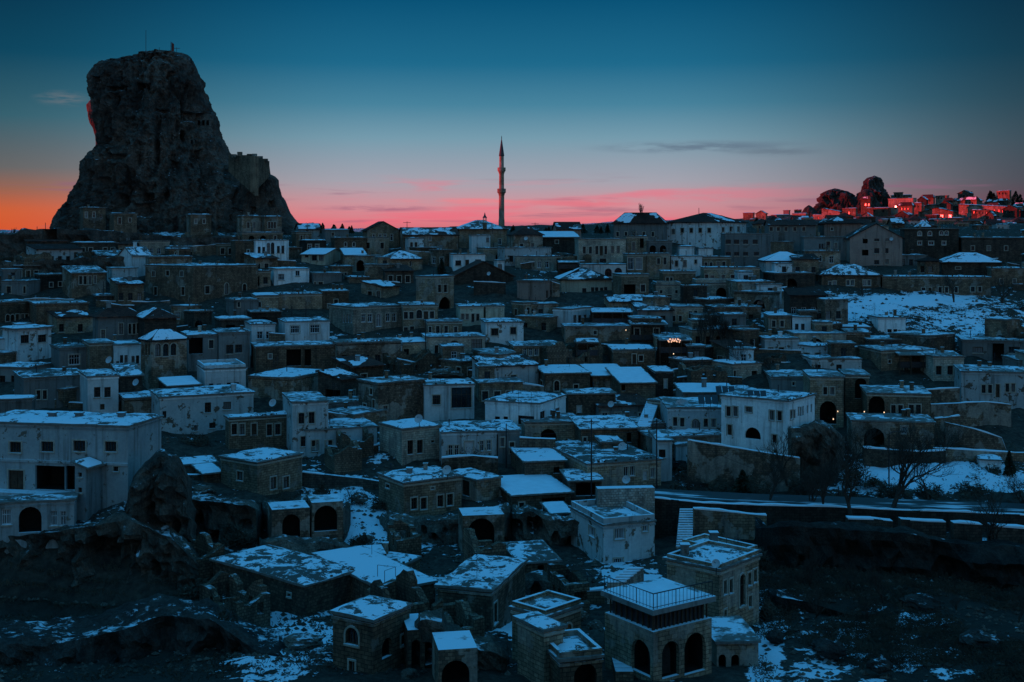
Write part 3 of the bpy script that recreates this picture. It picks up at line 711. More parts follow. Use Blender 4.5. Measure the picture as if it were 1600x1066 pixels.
CROWS = [(80, 236, 252), (83, 224, 284), (86, 213, 291), (90, 202, 294), (94, 186, 297), (98, 162, 299), (104, 156, 303), (112, 154, 306), (120, 152, 309), (132, 147, 312), (143, 148, 314), (152, 146, 319), (160, 147, 323),
 (165, 150, 325), (174, 153, 329), (182, 155, 335), (191, 157, 338), (204, 160, 340), (214, 162, 346), (224, 161, 352), (232, 156, 356), (240, 146, 359), (246, 138, 362), (253, 128, 366), (268, 126, 376), (283, 125, 388), (292, 119, 396),
 (302, 112, 404), (312, 106, 412), (320, 101, 418), (330, 92, 424), (340, 86, 430), (352, 82, 436), (364, 78, 440), (385, 74, 446)]
loft_rock('rock_mass', CROWS, CD, T, M['castle'], .72, 360, 3.1, caves=[(240, 141, 20, 9, 3.), (202, 146, 26, 7, 2.), (256, 311, 16, 12, 3.), (316, 186, 26, 12, 2.5), (302, 215, 6, 12, 2.), (330, 245, 9, 14, 2.), (225, 200, 12, 20, 1.5),
   (180, 290, 16, 20, 2.), (285, 310, 6, 14, 2.), (215, 320, 14, 26, 2.2), (205, 250, 26, 8, 1.8), (270, 180, 20, 5, 1.4), (181, 205, 5, 66, 2.6), (266, 236, 6, 80, 2.6), (226, 292, 6, 60, 2.4), (158, 300, 6, 54, 2.2), (300, 165, 4, 50, 1.8), (336, 275, 7, 50, 2.2), (205, 150, 4, 50, 1.8), (250, 330, 22, 18, 2.4), (120, 330, 10, 16, 2.), (190, 225, 14, 10, 1.6), (295, 262, 10, 10, 1.8), (172, 130, 10, 8, 1.5), (280, 122, 9, 9, 1.6)], seed=3.)
loft_rock('rock_spur', [(152, 146, 152), (158, 139, 160), (164, 135, 168), (174, 136, 174), (186, 139, 178), (200, 146, 180), (214, 150, 180), (226, 151, 178), (238, 147, 174), (250, 141, 170), (262, 136, 168)], 346., T, M['castle'], .8, 120, 1.2, seed=6., edge_amp=.3)
# shoulder rock with the rampart on it
SR = [(256, 398, 420), (264, 392, 421), (273, 388, 422), (276, 384, 430), (281, 380, 435), (293, 376, 436), (300, 372, 439), (306, 368, 441), (319, 362, 448), (334, 356, 454), (347, 350, 463), (356, 345, 474), (364, 340, 484), (385, 335, 492)]
loft_rock('shoulder_rock', SR, 322., T, M['castle'], .7, 180, 1.3, caves=[(400, 330, 8, 10, 1.5), (430, 320, 7, 10, 1.5), (380, 335, 8, 9, 1.5)], seed=11., edge_amp=.2)
mb = MB()
def rampart(px0, px1, yt0, yt1, yb0, yb1, d0, d1):
    a, b = at(px0, yt0, d0), at(px1, yt1, d1); a2, b2 = Vector((a.x, a.y, Z(yb0, d0))), Vector((b.x, b.y, Z(yb1, d1)))
    n = Vector((b.y-a.y, -(b.x-a.x), 0)).normalized()*-1.2; L_ = (b-a).length
    mb.poly([a2, b2, b, a], [(0, a2.z), (L_, b2.z), (L_, b.z), (0, a.z)]); mb.poly([a, b, b+n, a+n]); mb.poly([a2+n, b2+n, b+n, a+n]); mb.poly([a2, a, a+n, a2+n]); mb.poly([b2, b, b+n, b2+n])
rampart(357, 398, 242, 244, 268, 306, 318, 311); rampart(398, 421, 244, 252, 300, 276, 311, 318.6)
mb.build('rampart_wall', M['tan'], T)
for k, (px, py) in enumerate([(365, 240), (374, 238), (381, 240), (389, 239), (397, 241), (406, 242), (414, 246)]):
    b = MB(); p = at(px, py+4, 314.5 if px < 398 else 316); b.box((p.x-.6, p.y+.1, p.z-.4), (p.x+.6, p.y+1., p.z+.5+.3*math.sin(k*2.))); b.build('merlon', M['rubble'], T)
for (px, py, w_, h_, dd) in [(135, 332, 4, 9, 322), (146, 332, 4, 9, 321), (185, 336, 4, 8, 317), (128, 335, 3, 7, 322), (311, 192, 4, 8, 321), (318, 192, 4, 8, 321.), (325, 192, 3.5, 8, 322), (300, 222, 3, 6, 319)]:
    opening_on(T, px, py, w_, h_, dd-3, False)
# ledge carved flat beneath the rock with its retaining wall
def cliff(name, label, cat, top, bot, d, mat, amp=1.2, caves=(), back=7., seed=0., res=.36, kind=None, group=None, parent=None, snowledge=None):
    """rock face between two image polylines, bulging and pitted, with a ledge running back from its brow"""
    xs0, xs1 = top[0][0], top[-1][0]
    def ip(L, px):
        for a, b in zip(L, L[1:]):
            if px <= b[0]: f = (px-a[0])/(b[0]-a[0]); return [a[q]+(b[q]-a[q])*f for q in range(1, len(a))]
        return list(L[-1][1:])
    dm = d if not isinstance(d, (list, tuple)) else d[0][1]
    n = int((xs1-xs0)/F*dm/res)+1; P = []; cols = []
    hmax = max(ip(bot, xs0+(xs1-xs0)*i/n)[0]-ip(top, xs0+(xs1-xs0)*i/n)[0] for i in range(n+1)); nv = max(6, int(hmax/F*dm/res))
    nb = max(5, int(back/.5))
    for i in range(n+1):
        px = xs0+(xs1-xs0)*i/n; yt, yb = ip(top, px)[0], ip(bot, px)[0]; dd = d if not isinstance(d, (list, tuple)) else ip(d, px)[0]
        e_ = min(i, n-i)/max(1, n*.09); dd += max(0, 1-e_)**2*5
        yt += 3.5*noise.noise(Vector((px*.05, seed, 0.)))+1.5*noise.noise(Vector((px*.25, seed, 3.)))
        col = []
        zt, z0 = Z(yt, dd), Z(yb, dd)-2.5; x = X(px, dd)
        for j in range(nb, 0, -1):
            yy = dd+back*j/nb; col.append((x*(yy/dd), yy, zt+.9*noise.noise(Vector((x*.25, yy*.25, seed)))+.28*noise.fractal(Vector((x*.7, yy*.7, seed)), .8, 2.1, 4)-.25*(j/nb)*back*.3+(.0 if j < nb else -3)))
        for j in range(nv+1):
            z = zt+(z0-zt)*j/nv; e = min(1, j/2.)
            q = Vector((x*.22+seed, z*.3, seed)); v = (noise.ridged_multi_fractal(q, 1., 2.1, 5, 1., 2.)-1.)*.7+noise.noise(Vector((x*.09, z*.12, seed)))*1.2
            v += noise.fractal(Vector((x*.9, z*.7, seed)), .8, 2.1, 5)*.5+(noise.ridged_multi_fractal(Vector((x*.7, z*.25, seed+3)), 1., 2.1, 3, 1., 2.)-1.)*.3
            off = amp*v*e-(z-zt)*(-.12)
            for (cx_, cy_, w, h, dep) in caves:
                X0, Z0 = X(cx_, dd), Z(cy_, dd); uu = (x-X0)/(w/F*dd/2); vv = (z-Z0)/(h/F*dd/2)
                qq = (abs(uu)**2.6+abs(vv if vv > 0 else vv*.8)**2.6)**(1/2.6)+.2*noise.noise(Vector((x*.8, z*.8, 7.)))
                if qq < 1.2: off -= dep*max(0, min(1, (1.2-qq)/.3))
            col.append((x, dd-off, z))
        cols.append(col)
    P = [[cols[i][j] for i in range(n+1)] for j in range(len(cols[0]))]
    o = P[0][0]; org = (X((xs0+xs1)/2, dm), dm, Z(ip(bot, (xs0+xs1)/2)[0], dm))
    ob = gridmesh(name, P, mat, parent, org if parent is None else None, smooth=False)
    if parent is None: tag(ob, label, cat, group, 'structure')
    return ob
def boulder(px, py, w, h, d, label, mat='rock', seed=1., group=None):
    c = at(px, py, d); rx = w/F*d/2; rz = h/F*d/2; P = []; nu, nv = 26, 15
    for j in range(nv+1):
        ph = math.pi*j/nv; row = []
        for i in range(nu):
            th = 2*math.pi*i/nu; u = Vector((math.cos(th)*math.sin(ph), math.sin(th)*math.sin(ph), math.cos(ph)))
            r = 1+.32*noise.fractal(u*1.3+Vector((seed, 0, 0)), .8, 2.1, 5)+.12*noise.noise(u*4+Vector((seed, 1, 0)))
            row.append((c.x+u.x*rx*r, c.y+rx*.8+u.y*rx*.9*r, c.z+u.z*rz*r))
        P.append(row)
    ob = gridmesh('boulder', P, M[mat], None, (c.x, c.y+rx*.8, c.z-rz), closed_u=True, smooth=False); return tag(ob, label, 'rock', group)
# ------------------------------------------------------------------ walls, stairs, poles, trees
def stone_wall(name, label, pts, h, mat='rubble', th=.6, cap=True, d=None, group=None, cat='wall', found=3.):
    """a wall along image points (column, row of its TOP); h metres high"""
    P3 = []
    for p in pts:
        dd = p[2] if len(p) > 2 else (d or depth_at(p[0], p[1]+h*F/150))
        P3.append(at(p[0], p[1], dd))
    mb = MB(); run = 0
    for a, b in zip(P3, P3[1:]):
        n = max(1, int((b-a).length/1.6)); dv = (b-a)/n; nn = Vector((-dv.y, dv.x, 0)).normalized()*th
        for i in range(n):
            p, q = a+dv*i, a+dv*(i+1); j0 = .13*noise.noise(p*.9); j1 = .13*noise.noise(q*.9); ln = dv.length
            P0, Q0 = p+ZV*j0, q+ZV*j1; pb, qb = p-ZV*(h+found), q-ZV*(h+found)
            mb.poly([pb, qb, Q0, P0], [(run, pb.z), (run+ln, qb.z), (run+ln, Q0.z), (run, P0.z)]); mb.poly([P0, Q0, Q0+nn, P0+nn]); mb.poly([pb+nn, qb+nn, Q0+nn, P0+nn], [(run, pb.z), (run+ln, qb.z), (run+ln, Q0.z), (run, P0.z)])
            if i == 0: mb.poly([pb, P0, P0+nn, pb+nn])
            if i == n-1: mb.poly([qb, Q0, Q0+nn, qb+nn])
            run += ln
    c = (P3[0]+P3[-1])/2; o = mb.build(name, M[mat], None, origin=(c.x, c.y, c.z-h)); tag(o, label, cat, group, 'thing')
    if cap:
        s = MB()
        for a, b in zip(P3, P3[1:]):
            n = max(2, int((b-a).length/.8)); dv = (b-a)/n; nn = Vector((-dv.y, dv.x, 0)).normalized()*(th+.03)
            for i in range(n):
                p, q = a+dv*i, a+dv*(i+1); f = lambda r: max(0, .13*noise.noise(r*.9)+.02+.10*min(1, max(0, .5+1.6*noise.noise(r*.35+Vector((3, 1, 2)))+.5*noise.noise(r*1.7))))
                hp, hq = f(p), f(q)
                if hp < .03+.13*noise.noise(p*.9) and hq < .03+.13*noise.noise(q*.9): continue
                e = nn.normalized()*-.03
                s.poly([p+ZV*hp+e, q+ZV*hq+e, q+ZV*hq+nn, p+ZV*hp+nn]); s.poly([p+e-ZV*.03, q+e-ZV*.03, q+ZV*hq+e, p+ZV*hp+e])
        if s.f:
            s.build('snow_cover', M['snow'], o)['kind'] = 'stuff'
    return o
def pole(px, py_top, py_bot, label, r=.09, arms=0, lampcol=None, d=None, name='utility_pole', cat='pole', group=None):
    d = d or depth_at(px, py_bot); p = at(px, py_bot, d); q = at(px, py_top, d); T = thing(name, p, label, cat, group)
    m = MB(); m.tube([p-ZV*1.5, q], r*1.2, r*.8, 7); m.build('post', M['metal'], T)
    for k in range(arms):
        m = MB(); z = q.z-.35-.6*k; m.box((q.x-.9, q.y-.05, z), (q.x+.9, q.y+.05, z+.1)); m.build('crossarm', M['wood'], T)
    if lampcol:
        m = MB(); m.tube([q, q+Vector((.5, 0, .25)), q+Vector((1.1, 0, .25))], .05, .04, 5); m.build('arm', M['metal'], T)
        m = MB(); m.box((q.x+1.1, q.y-.15, q.z+.16), (q.x+1.6, q.y+.15, q.z+.3)); m.build('lamp_head', M['metal'], T)
    return T
def tree(px, py_top, py_bot, label, d=None, seed=1, spread=.5, depthn=6, name='bare_tree', trunk_r=None, lean=0., twig=1., upright=.35, stems=1, nk=3, cat='tree', group=None):
    rnd = random.Random(seed); d = d or depth_at(px, py_bot); base = at(px, py_bot, d); H = (py_bot-py_top)/F*d
    T = thing(name, base, label, cat, group); tr = MB(); cr = MB(); r0 = trunk_r or H*.022
    def seg(p, dirv, ln, r, lev):
        n = 3; pts = [p]; v = dirv.copy()
        for k in range(n):
            v = (v+Vector((rnd.gauss(0, .13), rnd.gauss(0, .13), rnd.gauss(0, .06)+.05))).normalized(); pts.append(pts[-1]+v*ln/n)
        tgt = tr if lev < 2 else cr
        tgt.tube(pts, r, r*.62, 6 if lev < 2 else (4 if lev < 4 else 3))
        if lev >= depthn or r < .006: return
        kids = nk if lev > 0 else nk+1
        for k in range(kids):
            ax = Vector((rnd.gauss(0, 1), rnd.gauss(0, 1), rnd.gauss(0, .5))); ax = (ax-v*ax.dot(v)).normalized()
            nd = (v*(1-spread*.6)+ax*spread*rnd.uniform(.7, 1.3)+ZV*upright).normalized()
            st = pts[-1] if k < 2 else pts[2]
            seg(st, nd, ln*rnd.uniform(.62, .82), r*.58, lev+1)
    for s_ in range(1):
        seg(base-ZV*.6+Vector((rnd.gauss(0, .3), rnd.gauss(0, .3), 0))*(stems > 1), Vector((lean+rnd.gauss(0, .1), 0, 1)).normalized(), H*.27, r0, 0)
    tr.build('trunk', M['bark'], T)
    if cr.f: cr.build('crown', M['twig'], T)
    return T
def conifer(px, py_top, py_bot, label, d=None, w=.35, seed=2, group=None, mat='conifer', cat='tree', name='conifer_tree'):
    rnd = random.Random(seed); d = d or depth_at(px, py_bot); b = at(px, py_bot, d); H = (py_bot-py_top)/F*d
    T = thing(name, b, label, cat, group); t_ = MB(); t_.tube([b-ZV*.5, b+ZV*H*.95], H*.03, H*.006, 6); t_.build('trunk', M['bark'], T)
    c = MB(); N = int(500+H*70)
    for i in range(N):
        f = rnd.random()**.8; r = H*w*(1-f)**.8*(.55+.45*rnd.random()); a = rnd.random()*6.283; r *= (.75+.35*math.sin(a*3+f*9))
        p = b+Vector((math.cos(a)*r, math.sin(a)*r, H*(.1+.9*f)-r*.25)); s = H*.035*(1.3-f*.7)+.05
        u = Vector((math.cos(a), math.sin(a), rnd.uniform(-.5, .3))).normalized()*s*1.6; v = Vector((rnd.gauss(0, 1), rnd.gauss(0, 1), rnd.gauss(0, 1))).normalized()*s
        c.poly([p-u, p+v, p+u]); c.poly([p-u*.6+v, p-v*.8, p+u*.9])
    c.build('crown', M[mat], T); return T
def bush(px, py, w, h, label, d=None, seed=3, mat='brush', group=None, dens=1., name='bush', cat='bush'):
    rnd = random.Random(seed); d = d or depth_at(px, py+h/2); c = at(px, py+h/2, d); rx = w/F*d/2; H = h/F*d
    mb = MB(); N = int((260+rx*H*90)*dens)
    ph = [rnd.uniform(0, 6) for _ in range(4)]
    for i in range(N):
        a = rnd.random()*6.283; u = rnd.random(); r = rx*math.sqrt(rnd.random())*(.8+.25*math.sin(a*3+ph[0])); top = H*(1-(r/rx)**2*.7)*(.8+.3*math.sin(a*2+ph[1]+r))
        p = c+Vector((math.cos(a)*r, rx*.8+math.sin(a)*r, top*u)); v = Vector((rnd.gauss(0, .7), rnd.gauss(0, .7), rnd.uniform(.1, 1))).normalized()
        ln = rnd.uniform(.25, .7)*min(1., H*.5+.2); s = v.orthogonal().normalized()*rnd.uniform(.03, .09)
        mb.poly([p-s, p+s, p+v*ln]);
        if i % 2: s2 = Vector((rnd.gauss(0, 1), rnd.gauss(0, 1), rnd.gauss(0, 1))).normalized()*.12; mb.poly([p+s2, p-s2+v*.08, p+v*.2])
    o = mb.build(name, M[mat], None, origin=c); return tag(o, label, cat, group)
def dish(px, py, r, d, label, group=None):
    c = at(px, py, d); T = thing('satellite_dish', c-ZV*(r+.5), label, 'satellite dish', group)
    mb = MB(); n = Vector((-.35, -.85, .45)).normalized(); a = n.orthogonal().normalized(); b = n.cross(a); rings = []
    for k in range(4):
        rr = r*k/3; rings.append([c+n*(rr*rr/r*.35)+(a*math.cos(q*math.pi/7)+b*math.sin(q*math.pi/7))*max(rr, .01) for q in range(14)])
    for k in range(3):
        for q in range(14): mb.poly([rings[k][q], rings[k][(q+1) % 14], rings[k+1][(q+1) % 14], rings[k+1][q]])
    mb.build('dish', M['lightmetal'], T); m = MB(); m.tube([c-ZV*(r+.5), c-n*.1], .04, n=5); m.build('stand', M['metal'], T)
    m = MB(); m.tube([c-b*r*.9, c+n*r*.8], .02, n=4); m.build('arm', M['metal'], T)
    return T
def steps(name, label, left0, right0, left1, right1, d0, d1, n, mat='palerubble', snow=True):
    """flight of steps: image columns and row at the foot (left0,right0) and at the head (left1,right1)"""
    a0, b0 = at(*left0, d0), at(*right0, d0); a1, b1 = at(*left1, d1), at(*right1, d1); T = thing(name, (a0+b0)/2, label, 'stairs')
    for i in range(n):
        f0, f1 = i/n, (i+1)/n; p0, q0, p1, q1 = a0.lerp(a1, f0), b0.lerp(b1, f0), a0.lerp(a1, f1), b0.lerp(b1, f1); z = a0.z+(a1.z-a0.z)*f1
        mb = MB(); e = .004*i; P = lambda v, zz: (v.x, v.y, zz)
        mb.hexa([P(p0, z-1.6), P(q0, z-1.6), P(q1, z-1.6), P(p1, z-1.6)], [P(p0, z), P(q0, z), P(q1, z), P(p1, z)]); s = mb.build('step', M[mat], T)
        if snow:
            m2 = MB(); k = .12; A, B, Cq, D = p0.lerp(q0, .03)+(p1-p0)*.2, q0.lerp(p0, .03)+(q1-q0)*.2, q1, p1
            m2.hexa([P(A, z+.003), P(B, z+.003), P(Cq, z+.003), P(D, z+.003)], [P(A, z+.07), P(B, z+.07), P(Cq, z+.09), P(D, z+.09)]); m2.build('snow_cover', M['snow'], s)
    return T
def railing(name, label, pts, h=1.0, dens=.35, parent=None):
    """metal railing along 3D points"""
    T = parent or thing(name, pts[0], label, 'railing'); top = MB(); top.tube([p+ZV*h for p in pts], .04, n=5); top.tube([p+ZV*.12 for p in pts], .025, n=4); top.build('handrail', M['metal'], T)
    b = MB()
    for p, q in zip(pts, pts[1:]):
        n = max(1, int((q-p).length/dens))
        for i in range(n+1): r = p.lerp(q, i/n); b.tube([r, r+ZV*h], .018 if i % 5 else .035, n=4)
    b.build('balusters', M['metal'], T); return T

USED = set()
def near(prefix, px, py, words_=16):
    """name a thing by the nearest described house"""
    L_ = sorted(BOXES, key=lambda b: abs((b[0]+b[1])/2-px)*.8+abs((b[2]+b[3])/2-py)*1.6)
    for b in L_:
        if b[4].startswith(('small outhouse', 'low ')) and ' next to ' in b[4]: continue
        tail = b[4].split(); s = ('the '+' '.join(tail[:words_-len(prefix.split())-1])); s = re.sub(r'( (with|and|of|on|in|under|over|a|an|the|its|by|beside|two|to|for|from|at|joined|next|one|that))+$', '', s)
        lb = prefix+' '+s
        if lb not in USED: USED.add(lb); return lb
    return prefix

def ruin(label, px, py, w, hgt, d, mat='rubble', yaw=12, dep=6., seed=0., wins=0):
    """a roofless room: four broken walls round a hollow"""
    A = math.radians(yaw)-math.atan((px-HX)/F); R = Vector((math.cos(A), math.sin(A), 0)); L = Vector((-math.sin(A), math.cos(A), 0)); c = at(px-w/2, py, d); W_ = w/F*d; H = hgt
    T = thing('ruined_house', c+R*W_/2+L*dep/2, label, 'ruin'); th = .55
    for (p, q, nn) in [(c, c+R*W_, L), (c+R*W_+L*th, c+R*W_+L*(dep-th), -R), (c+R*W_+L*dep, c+L*dep, -L), (c+L*(dep-th), c+L*th, R)]:
        ln = (q-p).length; n = max(2, int(ln/.55)); mb = MB(); u = (q-p)/ln; k = nn*th
        gap = ln*(.3+.4*noise.noise(p*.7)) 
        tops = []
        for i in range(n+1):
            x = ln*i/n; w_ = p+u*x; tops.append(max(.3, H*(.78+.6*noise.noise(Vector((w_.x*.35, w_.y*.35, seed)))+.14*noise.noise(Vector((w_.x*1.7, w_.y*1.7, seed))))))
        for i in range(n):
            a, b = p+u*ln*i/n, p+u*ln*(i+1)/n; ta = tops[i]; tb = tops[i] if (i+int(seed)) % 5 == 0 else tops[i+1]
            if wins and i in (n//3, (2*n)//3) and ta > 1.9:
                lo, hi = .8, 1.7
                mb.hexa([a-ZV*3, b-ZV*3, b+k-ZV*3, a+k-ZV*3], [a+ZV*lo, b+ZV*lo, b+k+ZV*lo, a+k+ZV*lo]); mb.hexa([a+ZV*hi, b+ZV*hi, b+k+ZV*hi, a+k+ZV*hi], [a+ZV*ta, b+ZV*tb, b+k+ZV*tb, a+k+ZV*ta])
            else: mb.hexa([a-ZV*3, b-ZV*3, b+k-ZV*3, a+k-ZV*3], [a+ZV*ta, b+ZV*tb, b+k+ZV*tb, a+k+ZV*ta])
        mb.build('wall', M['ruinstone' if mat in ('rubble', 'stone') else mat], T)
    f = MB(); f.poly([c+R*.4+L*.4+ZV*.2, c+R*(W_-.4)+L*.4+ZV*.2, c+R*(W_-.4)+L*(dep-.4)+ZV*.5, c+R*.4+L*(dep-.4)+ZV*.5]); f.build('floor_debris', M['thinsnow'], T)
    return T
# ------------------------------------------------------------------ the town, row by row up the hill
W = house
# -- bottom middle
W('stone_house', 'long ruined stone house with a wide snow-covered roof above the cave cliff', 440, 476, 562, 917, 968, 'rubble', 'r452,930,5,5', cov=.95, a=40, ll=12, found=4, cornice=False)
W('stone_house', 'stone house with one arched window and a clean square of snow on its roof', 520, 583, 640, 972, 1066, 'stone', 'a550,994,20,27 r550,1042,9,18 O605,1012,16,30 r630,1000,7,16', cov=1.1, a=52, d=78.5, found=5)
W('stone_house', 'broad roofless-looking stone house with snow sheet crossed by bare rods', 562, 600, 680, 925, 972, 'rubble', 'r650,950,6,10', cov=.9, a=28, ll=13, cornice=False)
W('stone_house', 'rounded stone bastion house with patchy snow roof and a tall shuttered side window', 684, 768, 781, 925, 995, 'rubble', 'r774,958,5,32 O712,968,14,22', cov=.7, a=72, lr=9, found=5, rmat='roofslab')
W('stone_house', 'low stone store with a lozenge of snow on its roof behind the rod-crossed roof', 530, 612, 656, 893, 912, 'stone', 'r640,894,4,8', cov=.9, a=58, cornice=False)
W('stone_house', 'square stone house topped by a snow roof with a bare earth patch', 800, 852, 908, 966, 1066, 'tan', 'o845,975,10,12 D888,992,9,34', cov=.72, a=48, d=80, found=5, door='orange', parapet=.3)
W('stone_annex', 'small boxy stone annex with snow on top in front of the orange door', 817, 850, 880, 987, 1040, 'tan', '', cov=.75, a=35, d=76.5, found=5, ll=3.)
W('stone_terrace', 'snow-rimmed stone terrace house with a dark arch beneath it', 855, 875, 941, 1034, 1090, 'stone', 'O915,1056,36,38', cov=.7, a=20, d=75, found=5, parapet=.35, ll=4.)
W('stone_house', 'tall stone house with long narrow side windows beside the railed terrace', 1042, 1124, 1186, 892, 1010, 'tan', 'r1133,918,5,22 r1142,916,5,22 a1160,922,9,50 r1171,905,5,20 r1180,900,5,20 r1133,960,4,14 r1172,940,5,18', cov=.85, a=58, d=90, found=5, chim='1070,1.0', parapet=.25)
W('stone_house', 'upper stone block carrying a square snow roof with rods and a chimney', 1066, 1150, 1184, 872, 930, 'tan', 'r1160,885,4,10 r1172,882,4,10', cov=1.05, a=54, d=97, found=5, chim='1115,1.3', parapet=.3)
W('stone_store', 'low stone outbuilding with two small arched doorways at the foot of the tall house', 1100, 1120, 1185, 1006, 1050, 'stone', 'O1128,1034,13,22 O1149,1034,13,22', roof='flat', cov=.3, a=15, d=83, ll=5, found=4, cornice=False)
W('stone_shed', 'low stone shed with a broad snow slab roof below the cave houses', 802, 812, 872, 880, 905, 'stone', 'o845,888,10,9 o818,896,9,14', roof='shed', rh=1.6, cov=1.1, a=14, ll=6, rmat='roofslab', yr=857)
W('round_house', 'pale plastered house with a bowed front and rubble-edged roof above the terrace', 911, 943, 1023, 822, 893, 'worn', 'r925,831,9,15 r968,834,15,17 r1008,823,8,15 r966,880,14,15 r932,880,5,8', cov=.35, a=24, d=114, found=4, parapet=.5, ll=8)
W('ruined_wall_house', 'standing pale rubble wall of a ruined upper storey', 932, 934, 1023, 764, 806, 'palerubble', '', roof='none', cov=0, a=10, d=121, ll=1.2, found=1.)
W('stone_house', 'grey stone house with four square windows and a deep snow roof', 592, 631, 721, 756, 818, 'tan', 'r647,787,9,18 r662,787,9,18 r688,783,9,18 r703,781,9,18 r606,760,6,6 r676,763,5,3', cov=.95, a=27, d=128, chim='640,.8', found=3)
W('awning_house', 'low house under a bright snow shed roof with a dark porch', 786, 800, 892, 775, 803, 'stone', 'o865,787,36,18 r815,790,8,9', roof='shed', rh=2.6, cov=1.3, a=16, ll=9, d=131, rmat='roofslab', yr=747)
W('stone_shed', 'small shed with a tilted snow lid between the cave rocks and the awning house', 855, 862, 893, 803, 818, 'stone', 'o872,812,10,10', roof='shed', rh=1., cov=1.2, a=14, ll=4, d=126, rmat='roofslab', yr=793)
W('stone_store', 'squat curved stone store with a snow-rimmed flat top', 705, 745, 783, 752, 784, 'stone', 'd728,763,12,24', cov=.55, a=35, d=133, ll=6, cornice=False)
# -- lower left
BW = W('white_house', 'big white house with four upper windows and a peeling gable wall', -42, 200, 252, 668, 792, 'vignettewhite', 'r24,699,18,17 r74,698,19,16 r124,697,19,17 r173,698,18,16 d25,752,24,34 o78,747,46,38 o110,747,15,38 r181,733,8,8', cov=.9, a=62, d=110, found=4, chim='82,.6 124,.6 190,.6', seed=4)
W('white_house', 'lower white storey with tall windows and a dark arched porch under the balcony', -40, 116, 121, 782, 858, 'vignettewhite', 'r10,808,15,24 O47,812,36,40 r84,810,10,23 r99,810,10,22 r-20,810,12,22', cov=.3, a=84, d=106, found=3, surround=False)
W('stair_tower', 'narrow white stair tower with two tiny windows beside the dark porch', 117, 134, 157, 731, 795, 'vignettewhite', 'r125,742,6,7 r125,766,6,8', cov=1., a=52, d=108, found=4, surround=False, roof='shed', rh=.6, rmat='roofslab', yr=724)
W('stone_house', 'stone house with a brown flank, cream front and two tall windows under snow', 345, 402, 472, 724, 779, 'tan', 'r375,744,9,14 r427,755,9,19 r447,754,9,18', cov=.9, a=42, d=133, found=4)
W('stone_shed', 'little stone shed with a thin snow slab roof next to the retaining wall', 282, 284, 337, 727, 742, 'stone', '', roof='shed', rh=.7, cov=1.1, a=10, ll=3, d=140, rmat='roofslab', yr=720)
W('stone_shed', 'lean-to with a bright snow lid against the brown-flanked house', 310, 318, 346, 741, 760, 'stone', '', roof='shed', rh=1.6, cov=1.2, a=14, ll=4.5, d=136, rmat='roofslab', yr=729)
W('white_house', 'long worn white house with scattered windows below the steps', 247, 250, 396, 622, 692, 'worn', 'r257,648,6,11 r325,637,10,16 r355,634,12,12 r306,669,6,9 r332,665,10,9', cov=.8, a=9, d=158, chim='365,1.', found=4, surround=False, ll=8)
W('stone_house', 'squat stone lodging with paired tall windows and a snow roof', 352, 358, 456, 655, 706, 'tan', 'r366,671,8,17 r378,671,8,17 d397,671,8,18 r421,672,8,18 r434,671,8,17', cov=.95, a=12, d=152, found=4)
W('white_house', 'narrow two-storey pale house with paired windows on both floors', 455, 457, 513, 630, 714, 'worn', 'r471,654,9,17 r487,653,9,18 r474,690,8,16 r488,689,9,17', cov=.15, a=8, d=150, found=4, ll=9)
W('stone_house', 'plain blank stone block with a long strip of snow on its roof', 388, 457, 512, 592, 638, 'stone', '', cov=.95, a=58, d=172, found=4)
W('stone_wall_house', 'low stone outhouse with a snowy edge left of the long worn white house', 193, 195, 247, 624, 655, 'stone', '', cov=.7, a=8, d=163, ll=6)
W('white_house', 'bright white cube house with four small windows in a row', 318, 320, 384, 578, 622, 'white', 'r330,606,7,13 r342,606,7,13 r358,604,7,12 r370,603,7,11', cov=.5, a=8, d=172, surround=False, ll=8, parapet=.4)
W('shed', 'brown shed with one slanting sheet of snow for a roof', 258, 262, 312, 604, 622, 'dark', 'o284,610,11,12', roof='shed', rh=1.8, cov=1.2, a=12, ll=6, d=168, rmat='roofslab', yr=592)
W('stone_house', 'wide low house with twin slim windows and layered snow roofs', 34, 37, 136, 592, 640, 'grey', 'r60,617,6,14 r70,617,6,14 r108,609,7,9', cov=.95, a=8, d=166, ll=9)
W('white_house', 'small white square-fronted house with two windows and a little door below', 135, 137, 185, 590, 645, 'white', 'r152,613,10,16 r168,613,10,16 d160,636,7,9', cov=.6, a=8, d=163, surround=False, ll=8)
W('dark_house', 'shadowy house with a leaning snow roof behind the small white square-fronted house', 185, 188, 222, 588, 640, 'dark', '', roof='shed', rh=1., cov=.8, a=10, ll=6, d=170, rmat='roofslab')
W('grey_house', 'grey wall house with two little windows at the frame edge above the big white house', -40, 50, 56, 624, 668, 'grey', 'r25,650,9,8 r47,649,7,8 r-12,650,9,8', cov=.7, a=80, d=152)
